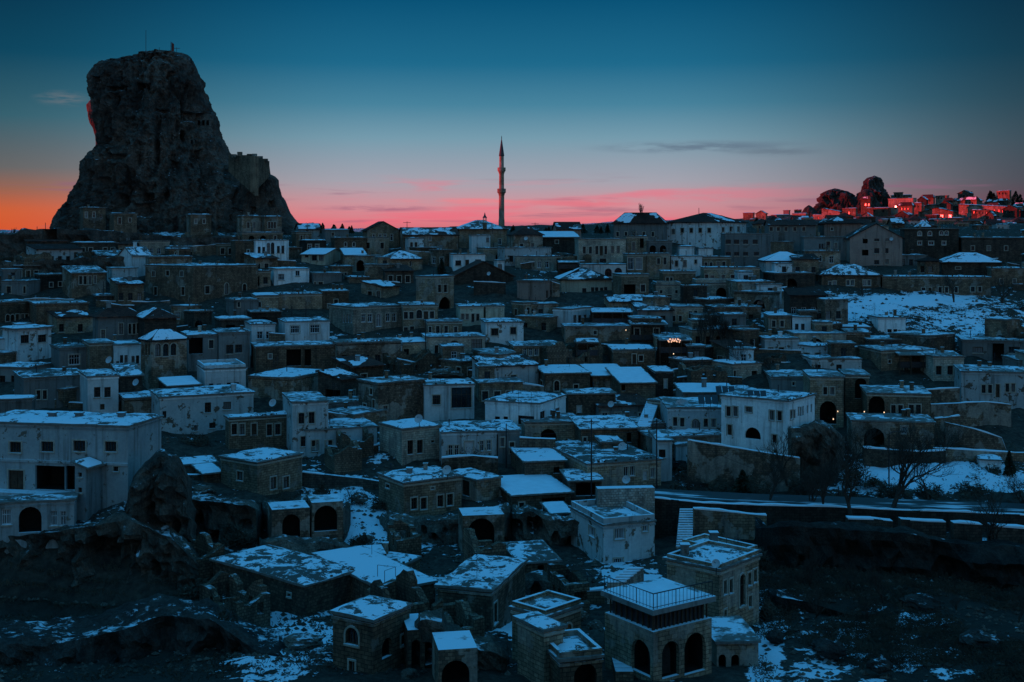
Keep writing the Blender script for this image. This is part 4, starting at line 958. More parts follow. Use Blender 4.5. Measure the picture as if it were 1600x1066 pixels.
# -- mid left
W('tower_house', 'brown tower house with three arched upper windows and a hipped snow roof', 220, 237, 292, 534, 612, 'stone', 'r223,547,2.4,17 r228,547,2.4,17 r233,547,2.4,17 a246.5,547,9,20 a259,547,9,20 a271,546,9,19', roof='hip', cov=.45, snowf=(.75, .2, .9, .3), a=24, d=178, rh=1.5, found=4)
W('stone_house', 'tall stone house with five slim windows under a dark tiled roof', 145, 153, 222, 497, 545, 'grey', 'r161,523,6,15 r189,514,7,17 r203,514,4,16 r209.5,514,4,16 r216,513,4,16', roof='hip', cov=.2, snowf=(.25, .1, .1, .6), a=12, d=196, rh=1.3, chim='170,1.6')
W('stone_house', 'windowless stone block holding a satellite dish', 138, 140, 176, 538, 588, 'tan', '', cov=.3, a=8, d=183, ll=7)
W('white_house', 'white house with a low row of doors and windows next to the dish wall', 176, 178, 220, 540, 580, 'white', 'd184,573,5,17 r190,562,5,14 r197,562,5,14 r208,563,5,13 r215,562,5,13', cov=.2, a=8, d=184, surround=False, ll=7)
W('white_house', 'pale house with two dark square windows and a flat jutting roof', 4, 28, 80, 515, 560, 'worn', 'r39,530,13,13 r66,529,13,12', cov=.9, a=32, d=190, over=.5, surround=False)
W('plaster_house', 'low plaster house with one big dark window and thin snow roof', 90, 93, 138, 545, 580, 'grey', 'r116,562,17,16', cov=.9, a=10, d=184, ll=7)
W('stone_house', 'stone house with two arched and three slim windows at the town edge', -30, 2, 55, 474, 515, 'stone', 'a12,497,6,11 a19.5,497,6,11 d27,499,5,16 r35,498,4.5,14 r41.5,498,4.5,14 r48,498,4.5,14', cov=.3, a=35, d=214)
W('stone_house', 'wide dim stone house with three close windows near the town edge', 55, 57, 138, 476, 516, 'stone', 'r80,504,6,12 r88.5,504,6,12 r97,503,6,12', cov=.15, a=8, d=211, ll=9)
W('stone_house', 'vast plain stone hall with two rows of small windows under the rock', 227, 302, 403, 417, 494, 'stone', 'r240,428,5,8 r262,427,5,8 r284,428,5,8 r243,455,5,13 r286,455,5,13 r324,453,7,12 a354,451,6,17 a382,450,6,13', cov=.35, a=36, d=226, found=4)
W('dark_house', 'low brown house with a small snow-streaked hip roof behind the tower house', 222, 226, 276, 499, 530, 'dark', '', roof='hip', cov=.35, snowf=(.2, .2, .9, .3), a=10, rh=1.5, d=194, ll=7)
W('stone_house', 'open-fronted house with a dark bay and snow-edged roof', 292, 294, 340, 525, 562, 'grey', 'o306,540,22,26 r330,538,7,13', cov=.7, a=8, d=187, ll=7)
W('plaster_house', 'grey plaster house with twin dark windows and a snow strip on the eave', 340, 342, 391, 521, 566, 'grey', 'r359,546,11,14 r373,545,11,13', cov=.85, a=8, d=188, ll=7, surround=False)
W('white_house', 'small white house with twin windows and fresh snow on its stepped roof', 391, 393, 430, 508, 540, 'white', 'r406,524,9,12 r420,524,9,12', cov=1., a=8, d=196, ll=8, surround=False)
W('white_house', 'white house with two framed windows above a dark arch', 443, 446, 515, 504, 546, 'white', 'r461,515,14,12 r492,514,15,13 O494,538,30,12', cov=.95, a=9, d=196, ll=7, wood='whitewood')
W('stone_house', 'round-edged low house with a cap of snow beside the vast stone hall', 362, 366, 404, 470, 492, 'grey', 'r373,476,4,8', cov=.9, a=14, d=216, ll=6)
W('dark_house', 'dim low house with a thin snow line beneath the vast stone hall', 342, 344, 392, 500, 522, 'dark', 'o360,512,14,8', cov=.6, a=8, d=202, ll=6)
W('white_house', 'small white house with a peeling upper wall below the castle slope', 173, 175, 215, 420, 448, 'worn', 'r185,441,7,9 r205,440,6,8', cov=.1, a=8, d=240, ll=7, surround=False)
W('stone_house', 'stone house with a four-light window and slanting snow roof below the castle', 105, 112, 165, 427, 462, 'stone', 'd112,446,5,9 r126,438,4.5,13 r133,438,4.5,13 r140.5,438,4.5,13 r148.5,437,3.5,12', roof='shed', rh=1.3, cov=.7, a=14, d=232, ll=7, rmat='roofslab', yr=417)
W('stone_shed', 'low flat shed with a bright snow strip under the peeling white house', 150, 152, 206, 463, 480, 'dark', 'o181,470,10,6', cov=1., a=8, d=226, ll=5)
W('dark_house', 'low dark lean-to house at the castle slope with a snow-dusted roof', 60, 62, 108, 430, 462, 'dark', 'r80,445,5,7 r94,444,5,7', cov=.35, a=8, d=238, ll=7)
W('dark_house', 'dim stone house high at the town edge with one pale wall', -30, -2, 30, 432, 466, 'stone', 'r12,446,5,7', cov=.5, a=35, d=240)
W('plaster_house', 'bare stone cottage with a tiny arched window above the vast stone hall', 262, 264, 298, 390, 404, 'stone', 'a275,397,4,6', cov=.6, a=8, d=255, ll=6)
W('stone_wall_house', 'long plain stone wall house directly above the vast stone hall', 232, 234, 300, 402, 416, 'stone', '', cov=.45, a=8, d=244, ll=6)
W('white_shed', 'white-flanked snow-roofed shed with a chimney on the castle slope', 192, 206, 236, 399, 407, 'white', '', roof='gableR', cov=.9, snowf=(1., .9), rh=1.6, a=25, d=250, ll=6, chim='211,1.8', rmat='roofslab')
W('stone_house', 'stone side house joined to the arcaded white house', 366, 368, 397, 377, 404, 'stone', 'r388,394,4,8', cov=.3, a=8, d=262, ll=7)
W('white_house', 'white house with a tall central arch and four slim windows under the castle', 396, 398, 451, 376, 404, 'white', 'r405,391,4.5,11 r412,391,4.5,10 a419.5,388,5.5,17 a426,388,5.5,18 r435,390,4.5,11 r442,390,4.5,12', cov=.2, a=6, d=262, ll=8, surround=False)
W('stone_house', 'tall stone house with two narrow windows clinging to the castle foot', 374, 378, 408, 338, 366, 'stone', 'r388,352,4,9 r397,352,4,9 a393,364,7,5', roof='flat', cov=.6, a=12, d=292, ll=6)
W('stone_house', 'stone house with a triple window at the shoulder of the castle rock', 410, 413, 440, 339, 366, 'stone', 'r420.5,352,3.5,10 r425,352,3.5,10 r429.5,352,3.5,10 O415,366,7,6', roof='flat', cov=.6, a=12, d=291, ll=6)
W('stone_house', 'small stone house with twin windows right below the triple-window house', 460, 463, 487, 363, 380, 'tan', 'r471,372,3.5,8 r479,372,3.5,8', cov=.2, a=10, d=284, ll=6)
# -- mid middle
W('stone_house', 'cream-fronted gabled house with three small windows and a snow-white shed roof', 471, 508, 540, 398, 415, 'cream', 'r479,400.5,6,4 r491,403,8,9 r502,403,7,9', roof='gableL', cov=1.1, snowf=(1.2, .2), a=62, rh=1.2, d=262, rmat='roofslab', surround=False, cornice=False)
W('stone_house', 'low stone house with a clean rectangle of snow beside the gabled cream house', 537, 539, 573, 399, 420, 'stone', '', roof='shed', rh=1.6, cov=1.2, a=8, d=260, ll=7, rmat='roofslab', yr=389)
W('stone_house', 'old house with a red snow-patched roof, slim windows and a door', 598, 604, 660, 406, 432, 'tan', 'r611,418,4.5,10 d618,422,4.5,11 r625,418,4.5,10 r642,412,3,8', roof='hip', cov=.6, snowf=(.8, .4, .3, .9), a=12, d=256, rh=1.8, ll=9)
W('white_house', 'white two-bay house with a recessed dark doorway between brown windows', 705, 708, 758, 398, 429, 'white', 'r716,411,9,8 d730,413,6,14 r747,410,9,9', cov=.1, a=7, d=256, ll=8, surround=False)
W('white_house', 'tiny white gable with one brown window next to the slate-dark roof', 775, 777, 788, 408, 430, 'white', 'r781,417,7,8', cov=.2, a=8, d=252, ll=5, surround=False)
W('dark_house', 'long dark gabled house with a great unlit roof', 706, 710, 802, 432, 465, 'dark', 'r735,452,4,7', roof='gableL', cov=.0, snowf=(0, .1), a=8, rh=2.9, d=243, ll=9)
W('white_house', 'pale turquoise house with mismatched windows and a stained wall', 425, 428, 483, 421, 458, 'white', 'r439.5,433,10,10 r465,427,7,9 r440,452,5,8 r460,452,4,8 r472,451,6,8', cov=.4, a=7, d=242, ll=8, surround=False)
W('stone_house', 'half-plastered house with two square windows and a white end bay', 487, 490, 534, 428, 457, 'grey', 'r490,445,7,9 r501,445,7,9 r523,446,3,11 r478,450,5,7', cov=.2, a=7, d=242, ll=7)
W('stone_house', 'stone cottage with two little high windows up the slope from the half-plastered house', 518, 520, 551, 417, 436, 'stone', 'r535,429,3.5,6 r540,429,3.5,6', cov=.25, a=8, d=250, ll=6)
W('stone_house', 'small stone house with two dark openings and a snow dusted edge', 544, 546, 576, 434, 458, 'stone', 'r553,450,5,8 d564,451,5.5,9', cov=.4, a=8, d=241, ll=6)
W('stone_house', 'big blank stone block with snow on one corner of its roof', 434, 436, 504, 461, 500, 'tan', '', cov=.35, a=6, d=222, ll=8)
W('stone_house', 'stone house with one small window next to the big blank block', 503, 505, 545, 456, 500, 'stone', 'r525,472,6,8 r514,478,4,6', cov=.3, a=6, d=224, ll=8)
W('stone_house', 'short stone wall house with a small low window and snow ledge', 398, 400, 436, 463, 486, 'tan', 'r405.5,476,4.5,8', cov=.9, a=6, d=220, ll=7)
W('mansion', 'grand pale mansion with a tall arched balcony door and slim corner windows', 532, 552, 628, 481, 545, 'pale', 'r536,498,2.6,13 r540,498,2.6,13 r544.3,498,2.6,13 r548.5,498,2.6,13 r568,497,6.5,13 r578,497,6.5,13 a592,500,8.5,21 r606,496,6.5,13 r616,496,6.5,13 o592,530,36,14', cov=.5, a=28, d=207, found=4, ll=9)
W('stone_house', 'long stone wing of the mansion with an arched middle window', 628, 630, 684, 478, 535, 'tan', 'r634,493,6.5,11 r643,493,6.5,11 a655,491,9,14 d665.5,493,7,13 r675,492,6.5,11 r634,517,6.5,11 r644,516,6.5,12 r660,517,5,10', cov=.3, a=6, d=209, ll=8)
W('stone_house', 'pale stone house with two upper windows over a great arched niche', 650, 678, 709, 433, 492, 'tan', 'r687,451,5.5,12 r696,451,5.5,12 O695,474,19,20', cov=.2, a=55, d=221)
W('stone_house', 'stone house with two deep arched niches sheltering doors and windows', 665, 667, 758, 528, 572, 'pale', 'r682,546,5.5,13 r691,545,5.5,12 D710,547,16,30 A745,540,17,22 r720,565,8,5', cov=.2, a=6, d=196, ll=7)
W('stone_house', 'upper stone storey with evenly spaced dark windows over the arched niches', 665, 668, 722, 504, 528, 'tan', 'r684,515,5.5,11 r697,515,5.5,11 r712,515,5,9 r672,515,4,9', cov=.3, a=6, d=205, ll=7)
W('white_house', 'cream house with four slim windows and snow-lined eave', 717, 719, 756, 480, 508, 'cream', 'r723,495,5,9 r730,495,4.5,9 r739,497,4.5,13 r746.5,496,4.5,11', cov=.6, a=6, d=211, ll=7)
W('yellow_house', 'yellowish plaster block with a sloping top beside the cream house', 757, 759, 788, 479, 506, 'cream', 'r794,490,5,10', cov=.5, a=6, d=212, ll=7)
W('white_house', 'broad white-washed house with two wide windows over a dark porch', 757, 759, 818, 505, 560, 'worn', 'r773,519,11,11 r802,517,9,11 o772,553,12,28 r794,552,4,8', cov=.5, a=6, d=202, ll=8)
W('plaster_house', 'plain plaster house with two dark windows beside a reddish shed front', 585, 588, 628, 541, 580, 'worn', 'r598,561,7,12 r613.5,561,7,11', cov=.55, a=7, d=192, ll=6, surround=False)
W('red_shed', 'reddish timber-fronted lean-to joined to the plain plaster house', 562, 564, 586, 546, 578, 'dark', 'd570,560,8,24 d579,560,8,24', cov=.1, a=7, d=193, ll=5, door='redwood')
W('stone_house', 'stone garage house with a tiny window and two unlit bays', 396, 400, 526, 543, 584, 'stone', 'r422,557,5,7 o459,559,23,26 o481,559,10,26', cov=.5, a=6, d=186, ll=7)
W('dark_house', 'tall brown stone house with an earthen roof and a worn plaster flank', 560, 591, 664, 600, 668, 'rubble', 'r570,636,5,10 r584,634,4,18 r602,638,7,8 r580,612,4,10', cov=.35, a=30, d=163, found=4)
W('white_house', 'white house with one brown window and a great glazed arch', 661, 663, 741, 603, 656, 'white', 'r682,625,12,15 A721,621,31,33', cov=.7, a=6, d=166, ll=6, surround=True, rail=True)
W('stone_house', 'square pale house with two tall windows under a thick snow roof', 593, 628, 688, 672, 735, 'pale', 'r641,699,9,22 r656,698,9,21 r676,690,5,4', cov=1., a=28, d=147, found=4)
W('white_house', 'ragged white house with a door, climbing twigs and five windows', 688, 690, 776, 677, 720, 'worn', 'r704,704,6.5,16 r713.5,704,6,16 d733,700,13,21 r753,697,5.5,16 r764,696,6,16', cov=.85, a=6, d=147, ll=8)
W('stone_house', 'narrow house with tall dark windows next to the ragged white house', 776, 778, 812, 675, 720, 'grey', 'r785,691,6,14 d800,700,7,18', cov=1., a=7, d=148, ll=8)
W('white_house', 'white house with a wide framed window, side balcony and snowy roof', 758, 843, 884, 632, 690, 'white', 'r777,657,8,12 r822,657,25,14 r848,650,8,15 r867,646,15,14 O822,682,22,12 r790,657,7,12', cov=1.05, a=68, d=156, found=4, wood='wood', surround=False)
W('ruin', 'ragged stone ruin with snow on its broken walls near the ramp', 885, 888, 962, 617, 650, 'rubble', 'd905,640,6,10 o935,640,10,14', cov=.6, a=9, d=166, ll=5, cornice=False)
W('stone_house', 'low stone house with a slanting snow roof and a slim window', 903, 908, 996, 671, 703, 'stone', 'r914,690,5,13 o983,684,7,15 o945,690,12,12', roof='shed', rh=2.3, cov=.8, a=10, d=150, ll=8, rmat='roofslab', yr=652)
W('stone_house', 'wide stone house with an L-shaped snow roof and a white lower wing', 898, 918, 1033, 726, 768, 'tan', 'r978,737,7,15 r988,736,7,15 d1008,743,7,15 r1020,739,7,15', cov=1.1, a=22, d=137, found=4, ll=14)
W('stone_room', 'stone roof-room standing on the L-shaped snow roof', 938, 940, 972, 692, 712, 'stone', '', cov=.7, a=10, d=145, ll=4, found=2)
W('white_house', 'white block with one wide window rising behind the L-shaped snow roof', 1026, 1028, 1050, 690, 730, 'white', 'r1034,709,12,13', cov=.4, a=8, d=142, ll=7, surround=False)
W('round_house', 'curved pale house with a plump snow roof by the bramble slope', 1050, 1056, 1094, 697, 728, 'worn', '', cov=1.2, a=14, d=147, ll=6, cornice=False)
W('stone_shed', 'stone shed with two broken snow lids below the white balcony house', 808, 820, 882, 722, 752, 'stone', 'o870,735,10,10', roof='shed', rh=2.2, cov=1.1, a=12, d=140, ll=8, rmat='roofslab', yr=705)
W('stone_shed', 'low wall shed with a snowy lip between porch roofs', 885, 890, 940, 752, 790, 'dark', 'o915,765,30,20', roof='shed', rh=1.4, cov=.9, a=10, d=134, ll=5, rmat='roofslab', yr=745)
W('white_house', 'long low white house with an arched middle window and roof dishes', 1040, 1043, 1129, 638, 683, 'worn', 'r1055,659,6.5,14 r1066,660,6.5,14 a1087,662,12,14 r1103,661,6.5,13 r1115,661,6.5,13', cov=.1, a=6, d=153, ll=9)
W('white_house', 'large white corner house on a rock with windows on two storeys', 1127, 1232, 1273, 628, 712, 'white', 'r1138,643,7,15 r1149,643,7,15 r1170,640,10,8 r1206,649,7,15 r1218,650,7,15 d1140,672,7,16 O1176,677,25,18 r1210,686,7,13 r1211,706,5,4 r1237,648,4,14 r1242,647,3,14 r1248,643,2.6,15 r1251.5,643,2.6,15 r1255,642,2.6,15 r1262,640,2.5,13 r1268,638,2.5,13', cov=.5, a=66, d=143, found=4)
W('stone_house', 'stone house behind with a snow sheet roof and a stubby chimney', 1064, 1068, 1152, 614, 640, 'grey', '', roof='shed', rh=2., cov=1.2, a=8, d=166, ll=8, chim='1100,1.4', rmat='roofslab', yr=603)
W('stone_house', 'stone house with a snow cap joined behind the large white corner house', 1130, 1133, 1182, 617, 640, 'pale', '', roof='flat', cov=1., a=8, d=160, ll=8)
# -- mid middle-right, the hotel quarter
W('stone_house', 'house with a triple-arched cornice and paired slim windows', 902, 904, 978, 374, 416, 'pale', 'r913,391,4.5,11 r922.5,391,4.5,11 r932.5,391,4.5,13 d939.5,392,5,15 r946.5,391,4,13 r957,390,4.5,11 r966,390,4.5,11 A942,408,10,8', cov=.05, a=6, d=264, ll=8)
W('white_house', 'white house with a row of red-lined arched windows', 905, 908, 978, 414, 478, 'white', 'A918,424,9,9 a950.5,426,11,13 a966,425,12,13 a953,452,7,13 a966,451,12,14 O963,472,20,16', cov=.15, a=6, d=246, ll=8, wood='redwood', surround=False)
W('cream_house', 'square cream house under a red hipped roof half white with snow', 873, 876, 956, 438, 493, 'cream', 'r913,457,6.5,13 r926,456,5,14 r932.5,456,5,14 r940,456,5,13 r946.5,455,5,13 r929,481,5,7 r936,480,5,7 r944,480,5,7 r950,479,4,7', roof='hip', cov=.3, snowf=(.45, .1, 1.3, .1), a=6, d=237, rh=2.2, ll=9)
W('stone_tower', 'tall stone house with two great arched upper openings', 977, 980, 1009, 398, 452, 'tan', 'A985.5,412,10,19 A998.5,412,10,19 r987,435,5,11 d1000,437,6.5,17', cov=.1, a=6, d=248, ll=8)
W('stone_house', 'stone house with two small windows beside the tall arched house', 1008, 1010, 1047, 397, 440, 'tan', 'r1029,408,4.5,9 r1039,408,4.5,11', cov=.1, a=6, d=251, ll=8)
W('white_house', 'pale flat-roofed house with three small windows in the hotel quarter', 1046, 1049, 1097, 401, 430, 'worn', 'r1057,412,4.5,9 r1070,412,5,10 r1087,409,3.5,6', cov=.25, a=6, d=252, ll=7)
W('white_block', 'bright blank white block on the upper terrace', 1060, 1062, 1085, 386, 402, 'white', '', cov=.4, a=8, d=264, ll=5)
W('white_block', 'smaller blank white block next to a terrace wall', 1090, 1092, 1114, 389, 402, 'white', '', cov=.2, a=8, d=263, ll=5)
W('stone_house', 'stone house with two round-arched porches on the upper terrace', 1010, 1012, 1050, 377, 400, 'grey', 'O1020,389,10,11 O1036,389,10,11', cov=.1, a=6, d=266, ll=7)
W('stone_house', 'stone block with a tall slit of shadow and a planted balcony', 977, 979, 1012, 370, 400, 'tan', 'r990,385,5,13 o1003,380,6,15', cov=.1, a=6, d=268, ll=7)
W('stone_house', 'stone terrace house with four windows beneath the concrete block', 1095, 1097, 1142, 402, 424, 'tan', 'r1103,414,4.5,8 r1111,414,4.5,8 r1122,413,5,8 r1131,413,5,8', cov=.1, a=6, d=253, ll=7)
W('concrete_block', 'modern grey block with two rows of wide windows', 1130, 1133, 1204, 366, 408, 'grey', 'r1138,378,8,7 r1151,378,8,7 r1165,378,8,7 r1180,378,8,7 r1138,397,8,6 r1151,397,8,6 r1165,397,8,6 r1182,397,8,6', cov=.1, a=6, d=262, ll=9, surround=False)
W('stone_house', 'upper floor of the stone terrace hotel with red shutters', 1097, 1100, 1187, 419, 442, 'tan', 'r1104,434,5,10 r1113,435,6,9 r1130,434,5,9 r1145,434,6,9 r1172,432,5,8', cov=.2, a=6, d=242, ll=7, wood='redwood')
W('stone_house', 'lower floor of the stone terrace hotel with a wide dark arch', 1085, 1088, 1180, 443, 478, 'pale', 'O1127,457,16,15 r1095,458,5,10 d1145,461,5,12 r1163,459,6,6', cov=.25, a=6, d=232, ll=8, parapet=.5)
W('stone_house', 'flat stone house with a central door below a stair', 1022, 1025, 1064, 446, 482, 'pale', 'd1046,468,7,14 r1033,456,4,5 r1057,456,4,5', cov=.2, a=6, d=231, ll=7, parapet=.4)
W('stone_house', 'stone house with two close slim windows above the central-door house', 1033, 1036, 1087, 425, 448, 'tan', 'r1043,438,4.5,9 r1049,438,4,9', cov=.2, a=6, d=240, ll=7)
W('pink_house', 'pinkish rubble cube with a white-washed side bearing two windows', 808, 850, 869, 440, 474, 'pink', 'r855,460,3,12 r861.5,459,3,12', cov=.3, a=62, d=232, roof='flat', surround=False)
W('white_house', 'stone house with a bright white front bay of three tall windows', 864, 892, 926, 484, 514, 'white', 'r898.5,499,5,13 r906,499,5,13 r914.5,498,4.5,12 r922,498,3,11', cov=.1, a=60, d=211, surround=False)
W('stone_house', 'stone house with twin tall windows and a shadowed flank above the snow roofs', 800, 817, 840, 474, 502, 'tan', 'r825,487,4.5,13 r832,487,4.5,13 r806,489,4,12', cov=.2, a=40, d=217)
W('stone_house', 'stepped stone house with paired windows at two levels by the big bare trees', 1044, 1047, 1098, 480, 512, 'tan', 'r1053,498,4.5,9 r1063,498,4.5,9 r1079,492,5,11 r1087,491,5,11', cov=.15, a=6, d=214, ll=7)
W('stone_house', 'lit restaurant house with a glowing string over its doorway', 1022, 1025, 1083, 527, 558, 'tan', 'r1060,547,6,11 d1071,546,6,13 o1035,549,16,16', cov=.2, a=6, d=200, ll=7)
W('stone_house', 'stone wall house banded with white zigzag quoins', 880, 883, 985, 511, 545, 'stone', 'r930,520,5,6', cov=.2, a=6, d=204, ll=6)
W('stone_house', 'stone house with a flat snow roof and three dark bays above arches', 800, 803, 878, 542, 590, 'stone', 'r820,550,5,12 r829,550,5,12 r838,550,6,11 O822,572,14,9 O838,573,10,9', cov=1., a=6, d=192, ll=8)
W('stone_house', 'brown stone house with a tall window and a square one beside snow patches', 955, 958, 1024, 548, 576, 'stone', 'd991,561,6,15 r1001.5,560,6.5,9', cov=.8, a=6, d=191, ll=8)
W('dark_pavilion', 'small dark pavilion with a thin pale roof edge', 900, 903, 935, 538, 562, 'dark', 'o918,552,26,14', cov=.5, a=6, d=195, ll=5)
W('stone_house', 'low ruin-like house with a ragged snow roof, first of the cluster', 846, 851, 922, 585, 612, 'rubble', 'r846,600,4,10 a870,603,8,16 r900,606,7,10', cov=1.0, a=9, d=177, ll=10, cornice=False)
W('stone_house', 'low broad house wholly roofed with smooth snow in the middle of the cluster', 922, 926, 982, 588, 612, 'stone', '', cov=1.3, a=9, d=179, ll=11, roof='shed', rh=1.4, rmat='roofslab', cornice=False, yr=571)
W('stone_house', 'brick house with a pleated slanting snow roof by the ramp', 965, 970, 1024, 599, 640, 'stone', 'o974,606,6,10', cov=1.3, roof='shed', rh=2.6, a=12, d=172, ll=10, rmat='roofslab', cornice=False, yr=576)
W('stone_house', 'brown flank of a stone house beside the pleated snow roof', 1022, 1024, 1052, 582, 625, 'dark', 'd1040,600,4,14', cov=.6, a=9, d=176, ll=7)
# -- ridge line
W('stone_house', 'stone house with a humped roof standing on the skyline', 570, 574, 624, 360, 382, 'tan', 'r584,371,3.5,10 r594,371,4.5,10 r601.5,371,4.5,10 r612,371,4,10', roof='gableL', rh=2., cov=0, a=7, d=284, ll=9, rmat='rubble' if False else 'tile')
W('stone_house', 'wide stone house with a thin snow roof on the ridge', 626, 630, 716, 367, 392, 'stone', 'r672,373,4,7 r643,384,4,8 r650,384,4,8', roof='gableR', rh=1.6, cov=.7, a=7, d=280, ll=8)
MQ = W('mosque', 'hip-roofed prayer hall covered in snow, next to the minaret', 713, 717, 792, 359, 392, 'tan', 'r741,374,4,7 r757,372,4,7 r781,378,5,9', roof='hip', rh=2.2, cov=1.0, snowf=(1.1, .2, 1.2, .1), a=7, d=286, ll=10)
W('white_house', 'blank white shop wall below the prayer hall', 735, 737, 766, 368, 384, 'white', 'r762,375,5,7', cov=.1, a=7, d=276, ll=5, surround=False)
W('stone_house', 'stone house with dark hip roof under the skyline beyond the minaret', 800, 803, 848, 368, 402, 'stone', 'r815,385,5,8 r832,384,5,8', roof='hip', rh=2., cov=.1, a=8, d=270, ll=10)
W('stone_house', 'low house with one broad sheet of snow close to the minaret', 845, 848, 905, 371, 385, 'dark', 'r870,378,5,5', roof='shed', rh=1.8, cov=1.3, a=8, d=276, ll=8, rmat='roofslab', yr=363)
W('pink_house', 'pale pink gabled house in front of the dark tree line', 866, 870, 908, 358, 376, 'pink', 'r880,366,4,6', roof='gableR', rh=1.6, cov=.4, a=8, d=288, ll=7)
W('big_house', 'large school-like house under a wide dark hip roof on the ridge', 953, 1037, 1042, 350, 385, 'grey', 'r965,366,4,7 r978,366,4,7 r992,366,4,7 r1006,366,4,7 r1020,366,4,7', roof='hip', rh=2.6, cov=.25, snowf=(.3, .2, .3, .2), a=80, d=286, ll=12, rmat='tile')
W('red_roof_house', 'long house with a red gabled roof and a row of windows on the ridge', 1042, 1120, 1166, 348, 375, 'worn', 'r1052,362,5,7 r1066,360,5,7 r1080,360,5,7 r1094,360,5,7 r1108,360,5,7 r1130,359,4,7 r1142,358,4,7 r1154,358,4,7', roof='hip', rh=2.3, cov=.15, snowf=(.35, 0, 0, .1), a=66, d=284)
W('small_house', 'tiny pale house among skyline shrubs near the castle', 465, 467, 500, 358, 368, 'worn', 'r480,362,4,4', roof='gableR', rh=1.3, cov=.8, a=8, d=300, ll=6)
W('small_house', 'low skyline house with a snow dusted roof next to the humped one', 505, 508, 545, 360, 372, 'grey', 'r520,366,4,5', roof='flat', cov=.8, a=8, d=296, ll=6)
W('stone_house', 'dim terrace house below the humped skyline house', 520, 523, 572, 372, 390, 'stone', 'a540,382,4,7 a553,382,4,7', cov=.3, a=7, d=274, ll=7)
W('stone_house', 'cottage with two lancet windows below the thin snow roof', 636, 638, 662, 373, 390, 'worn', 'a643,383,4,9 a650,383,4,9', cov=.3, a=7, d=274, ll=6)
# -- right
W('stone_house', 'long low house with a row of windows in the upper quarter', 1198, 1201, 1275, 352, 374, 'grey', 'r1205,358,5,6 r1216,358,5,6 r1228,358,5,6 r1242,358,5,6 r1256,358,5,6', roof='gableR', rh=1.2, cov=.2, a=7, d=285, ll=8)
W('plaster_house', 'pinkish plaster house beneath a low brown roof', 1283, 1288, 1345, 350, 366, 'pink', 'r1300,358,4,5', roof='hip', rh=1.8, cov=.1, a=10, d=286, ll=9)
W('stone_house', 'stone house with a triple window and a pointed arch door', 1253, 1256, 1322, 371, 394, 'grey', 'r1281,385,3,8 r1285,385,3,8 r1289,385,3,8 A1294,384,6,13 r1306,384,4,8', cov=.1, a=6, d=270, ll=7)
W('white_house', 'white bungalow with three windows and a snow-covered hip roof', 1190, 1196, 1263, 409, 434, 'worn', 'r1216,419,9,9 r1234,419,9,11 r1253,418,10,10', roof='hip', rh=1.9, cov=1.2, a=9, d=250, ll=8, surround=False)
W('stone_house', 'stone wall house with dark niches and one bright pale window', 1255, 1258, 1313, 393, 416, 'stone', 'a1270,404,4,9 a1282,404,4,9 r1299,406,7,11', cov=.1, a=6, d=258, ll=6, wood='whitewood')
W('apartment_block', 'tall unfinished-looking apartment block with gabled roof and balconies', 1323, 1328, 1410, 372, 422, 'pink', 'r1370,373,8,8 r1386,373,5,8 r1370,392,8,8 r1386,392,5,8 r1370,410,8,7 r1386,409,5,7 o1352,395,10,9 o1352,377,8,7', roof='gableL', rh=3., cov=.15, a=8, d=262, ll=12, surround=False, rmat='tile')
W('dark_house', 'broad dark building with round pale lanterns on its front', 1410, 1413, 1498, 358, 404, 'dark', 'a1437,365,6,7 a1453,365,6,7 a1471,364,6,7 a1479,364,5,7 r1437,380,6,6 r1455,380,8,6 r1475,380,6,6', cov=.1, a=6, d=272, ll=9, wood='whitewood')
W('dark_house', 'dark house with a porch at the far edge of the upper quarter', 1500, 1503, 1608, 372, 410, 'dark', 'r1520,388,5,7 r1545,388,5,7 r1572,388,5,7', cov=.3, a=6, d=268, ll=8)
W('stone_house', 'low house with a snow-streaked roof and framed windows over bushes', 1280, 1284, 1376, 431, 465, 'stone', 'r1297,444,5,8 r1304,443,5,8 r1325,442,5,9 r1332,442,5,9 r1351,442,5,9 r1358,442,5,9', roof='hip', rh=2.1, cov=.6, snowf=(.75, .2, .6, .3), a=8, d=240, ll=9)
W('stone_house', 'long low stone range behind the bare trees', 1376, 1379, 1548, 433, 468, 'stone', 'r1443,454,6,9 d1453,456,5,13 r1469,453,5,9 r1479,453,5,9 r1494,453,5,9 r1520,452,6,8 r1531,452,5,8', cov=.45, a=6, d=238, ll=7)
W('stone_house', 'dark low house with a jagged snow roof uphill of the bare trees', 1468, 1472, 1566, 411, 430, 'dark', 'r1497,419,8,3', roof='hip', rh=2., cov=.7, snowf=(.8, .4, .8, .4), a=8, d=252, ll=9)
W('stone_house', 'last stone house of the row at the edge beyond the range', 1546, 1549, 1615, 420, 468, 'stone', 'r1565,440,5,8 r1585,440,5,8', cov=.2, a=6, d=242, ll=8)
W('stone_house', 'stone house with two dark windows joined to the small cyan house', 1198, 1201, 1236, 494, 538, 'stone', 'r1209,506,5.5,10 r1222,506,5.5,10 o1210,527,12,10', cov=.9, a=7, d=206, ll=7)
W('white_house', 'small bright white house with two windows over a low arch', 1236, 1238, 1267, 496, 537, 'white', 'r1245,511,5.5,10 r1254.5,511,5.5,10 O1249,531,17,8', cov=.2, a=7, d=206, ll=7, surround=False)
W('white_house', 'white cottage alone by the snowy bank with two low windows', 1361, 1372, 1415, 497, 525, 'white', 'r1390,518,7,7 r1399,518,6,7', cov=.4, a=16, d=210, surround=False, ll=6)
W('stone_house', 'low stone house with a bright snow slab beside the white cottage', 1298, 1302, 1360, 512, 530, 'grey', '', cov=1.1, a=7, d=208, ll=7)
W('stone_house', 'small stone house with snow cap above the portal wall', 1265, 1268, 1300, 489, 515, 'dark', 'r1296,502,5,8', cov=.3, a=7, d=212, ll=7)
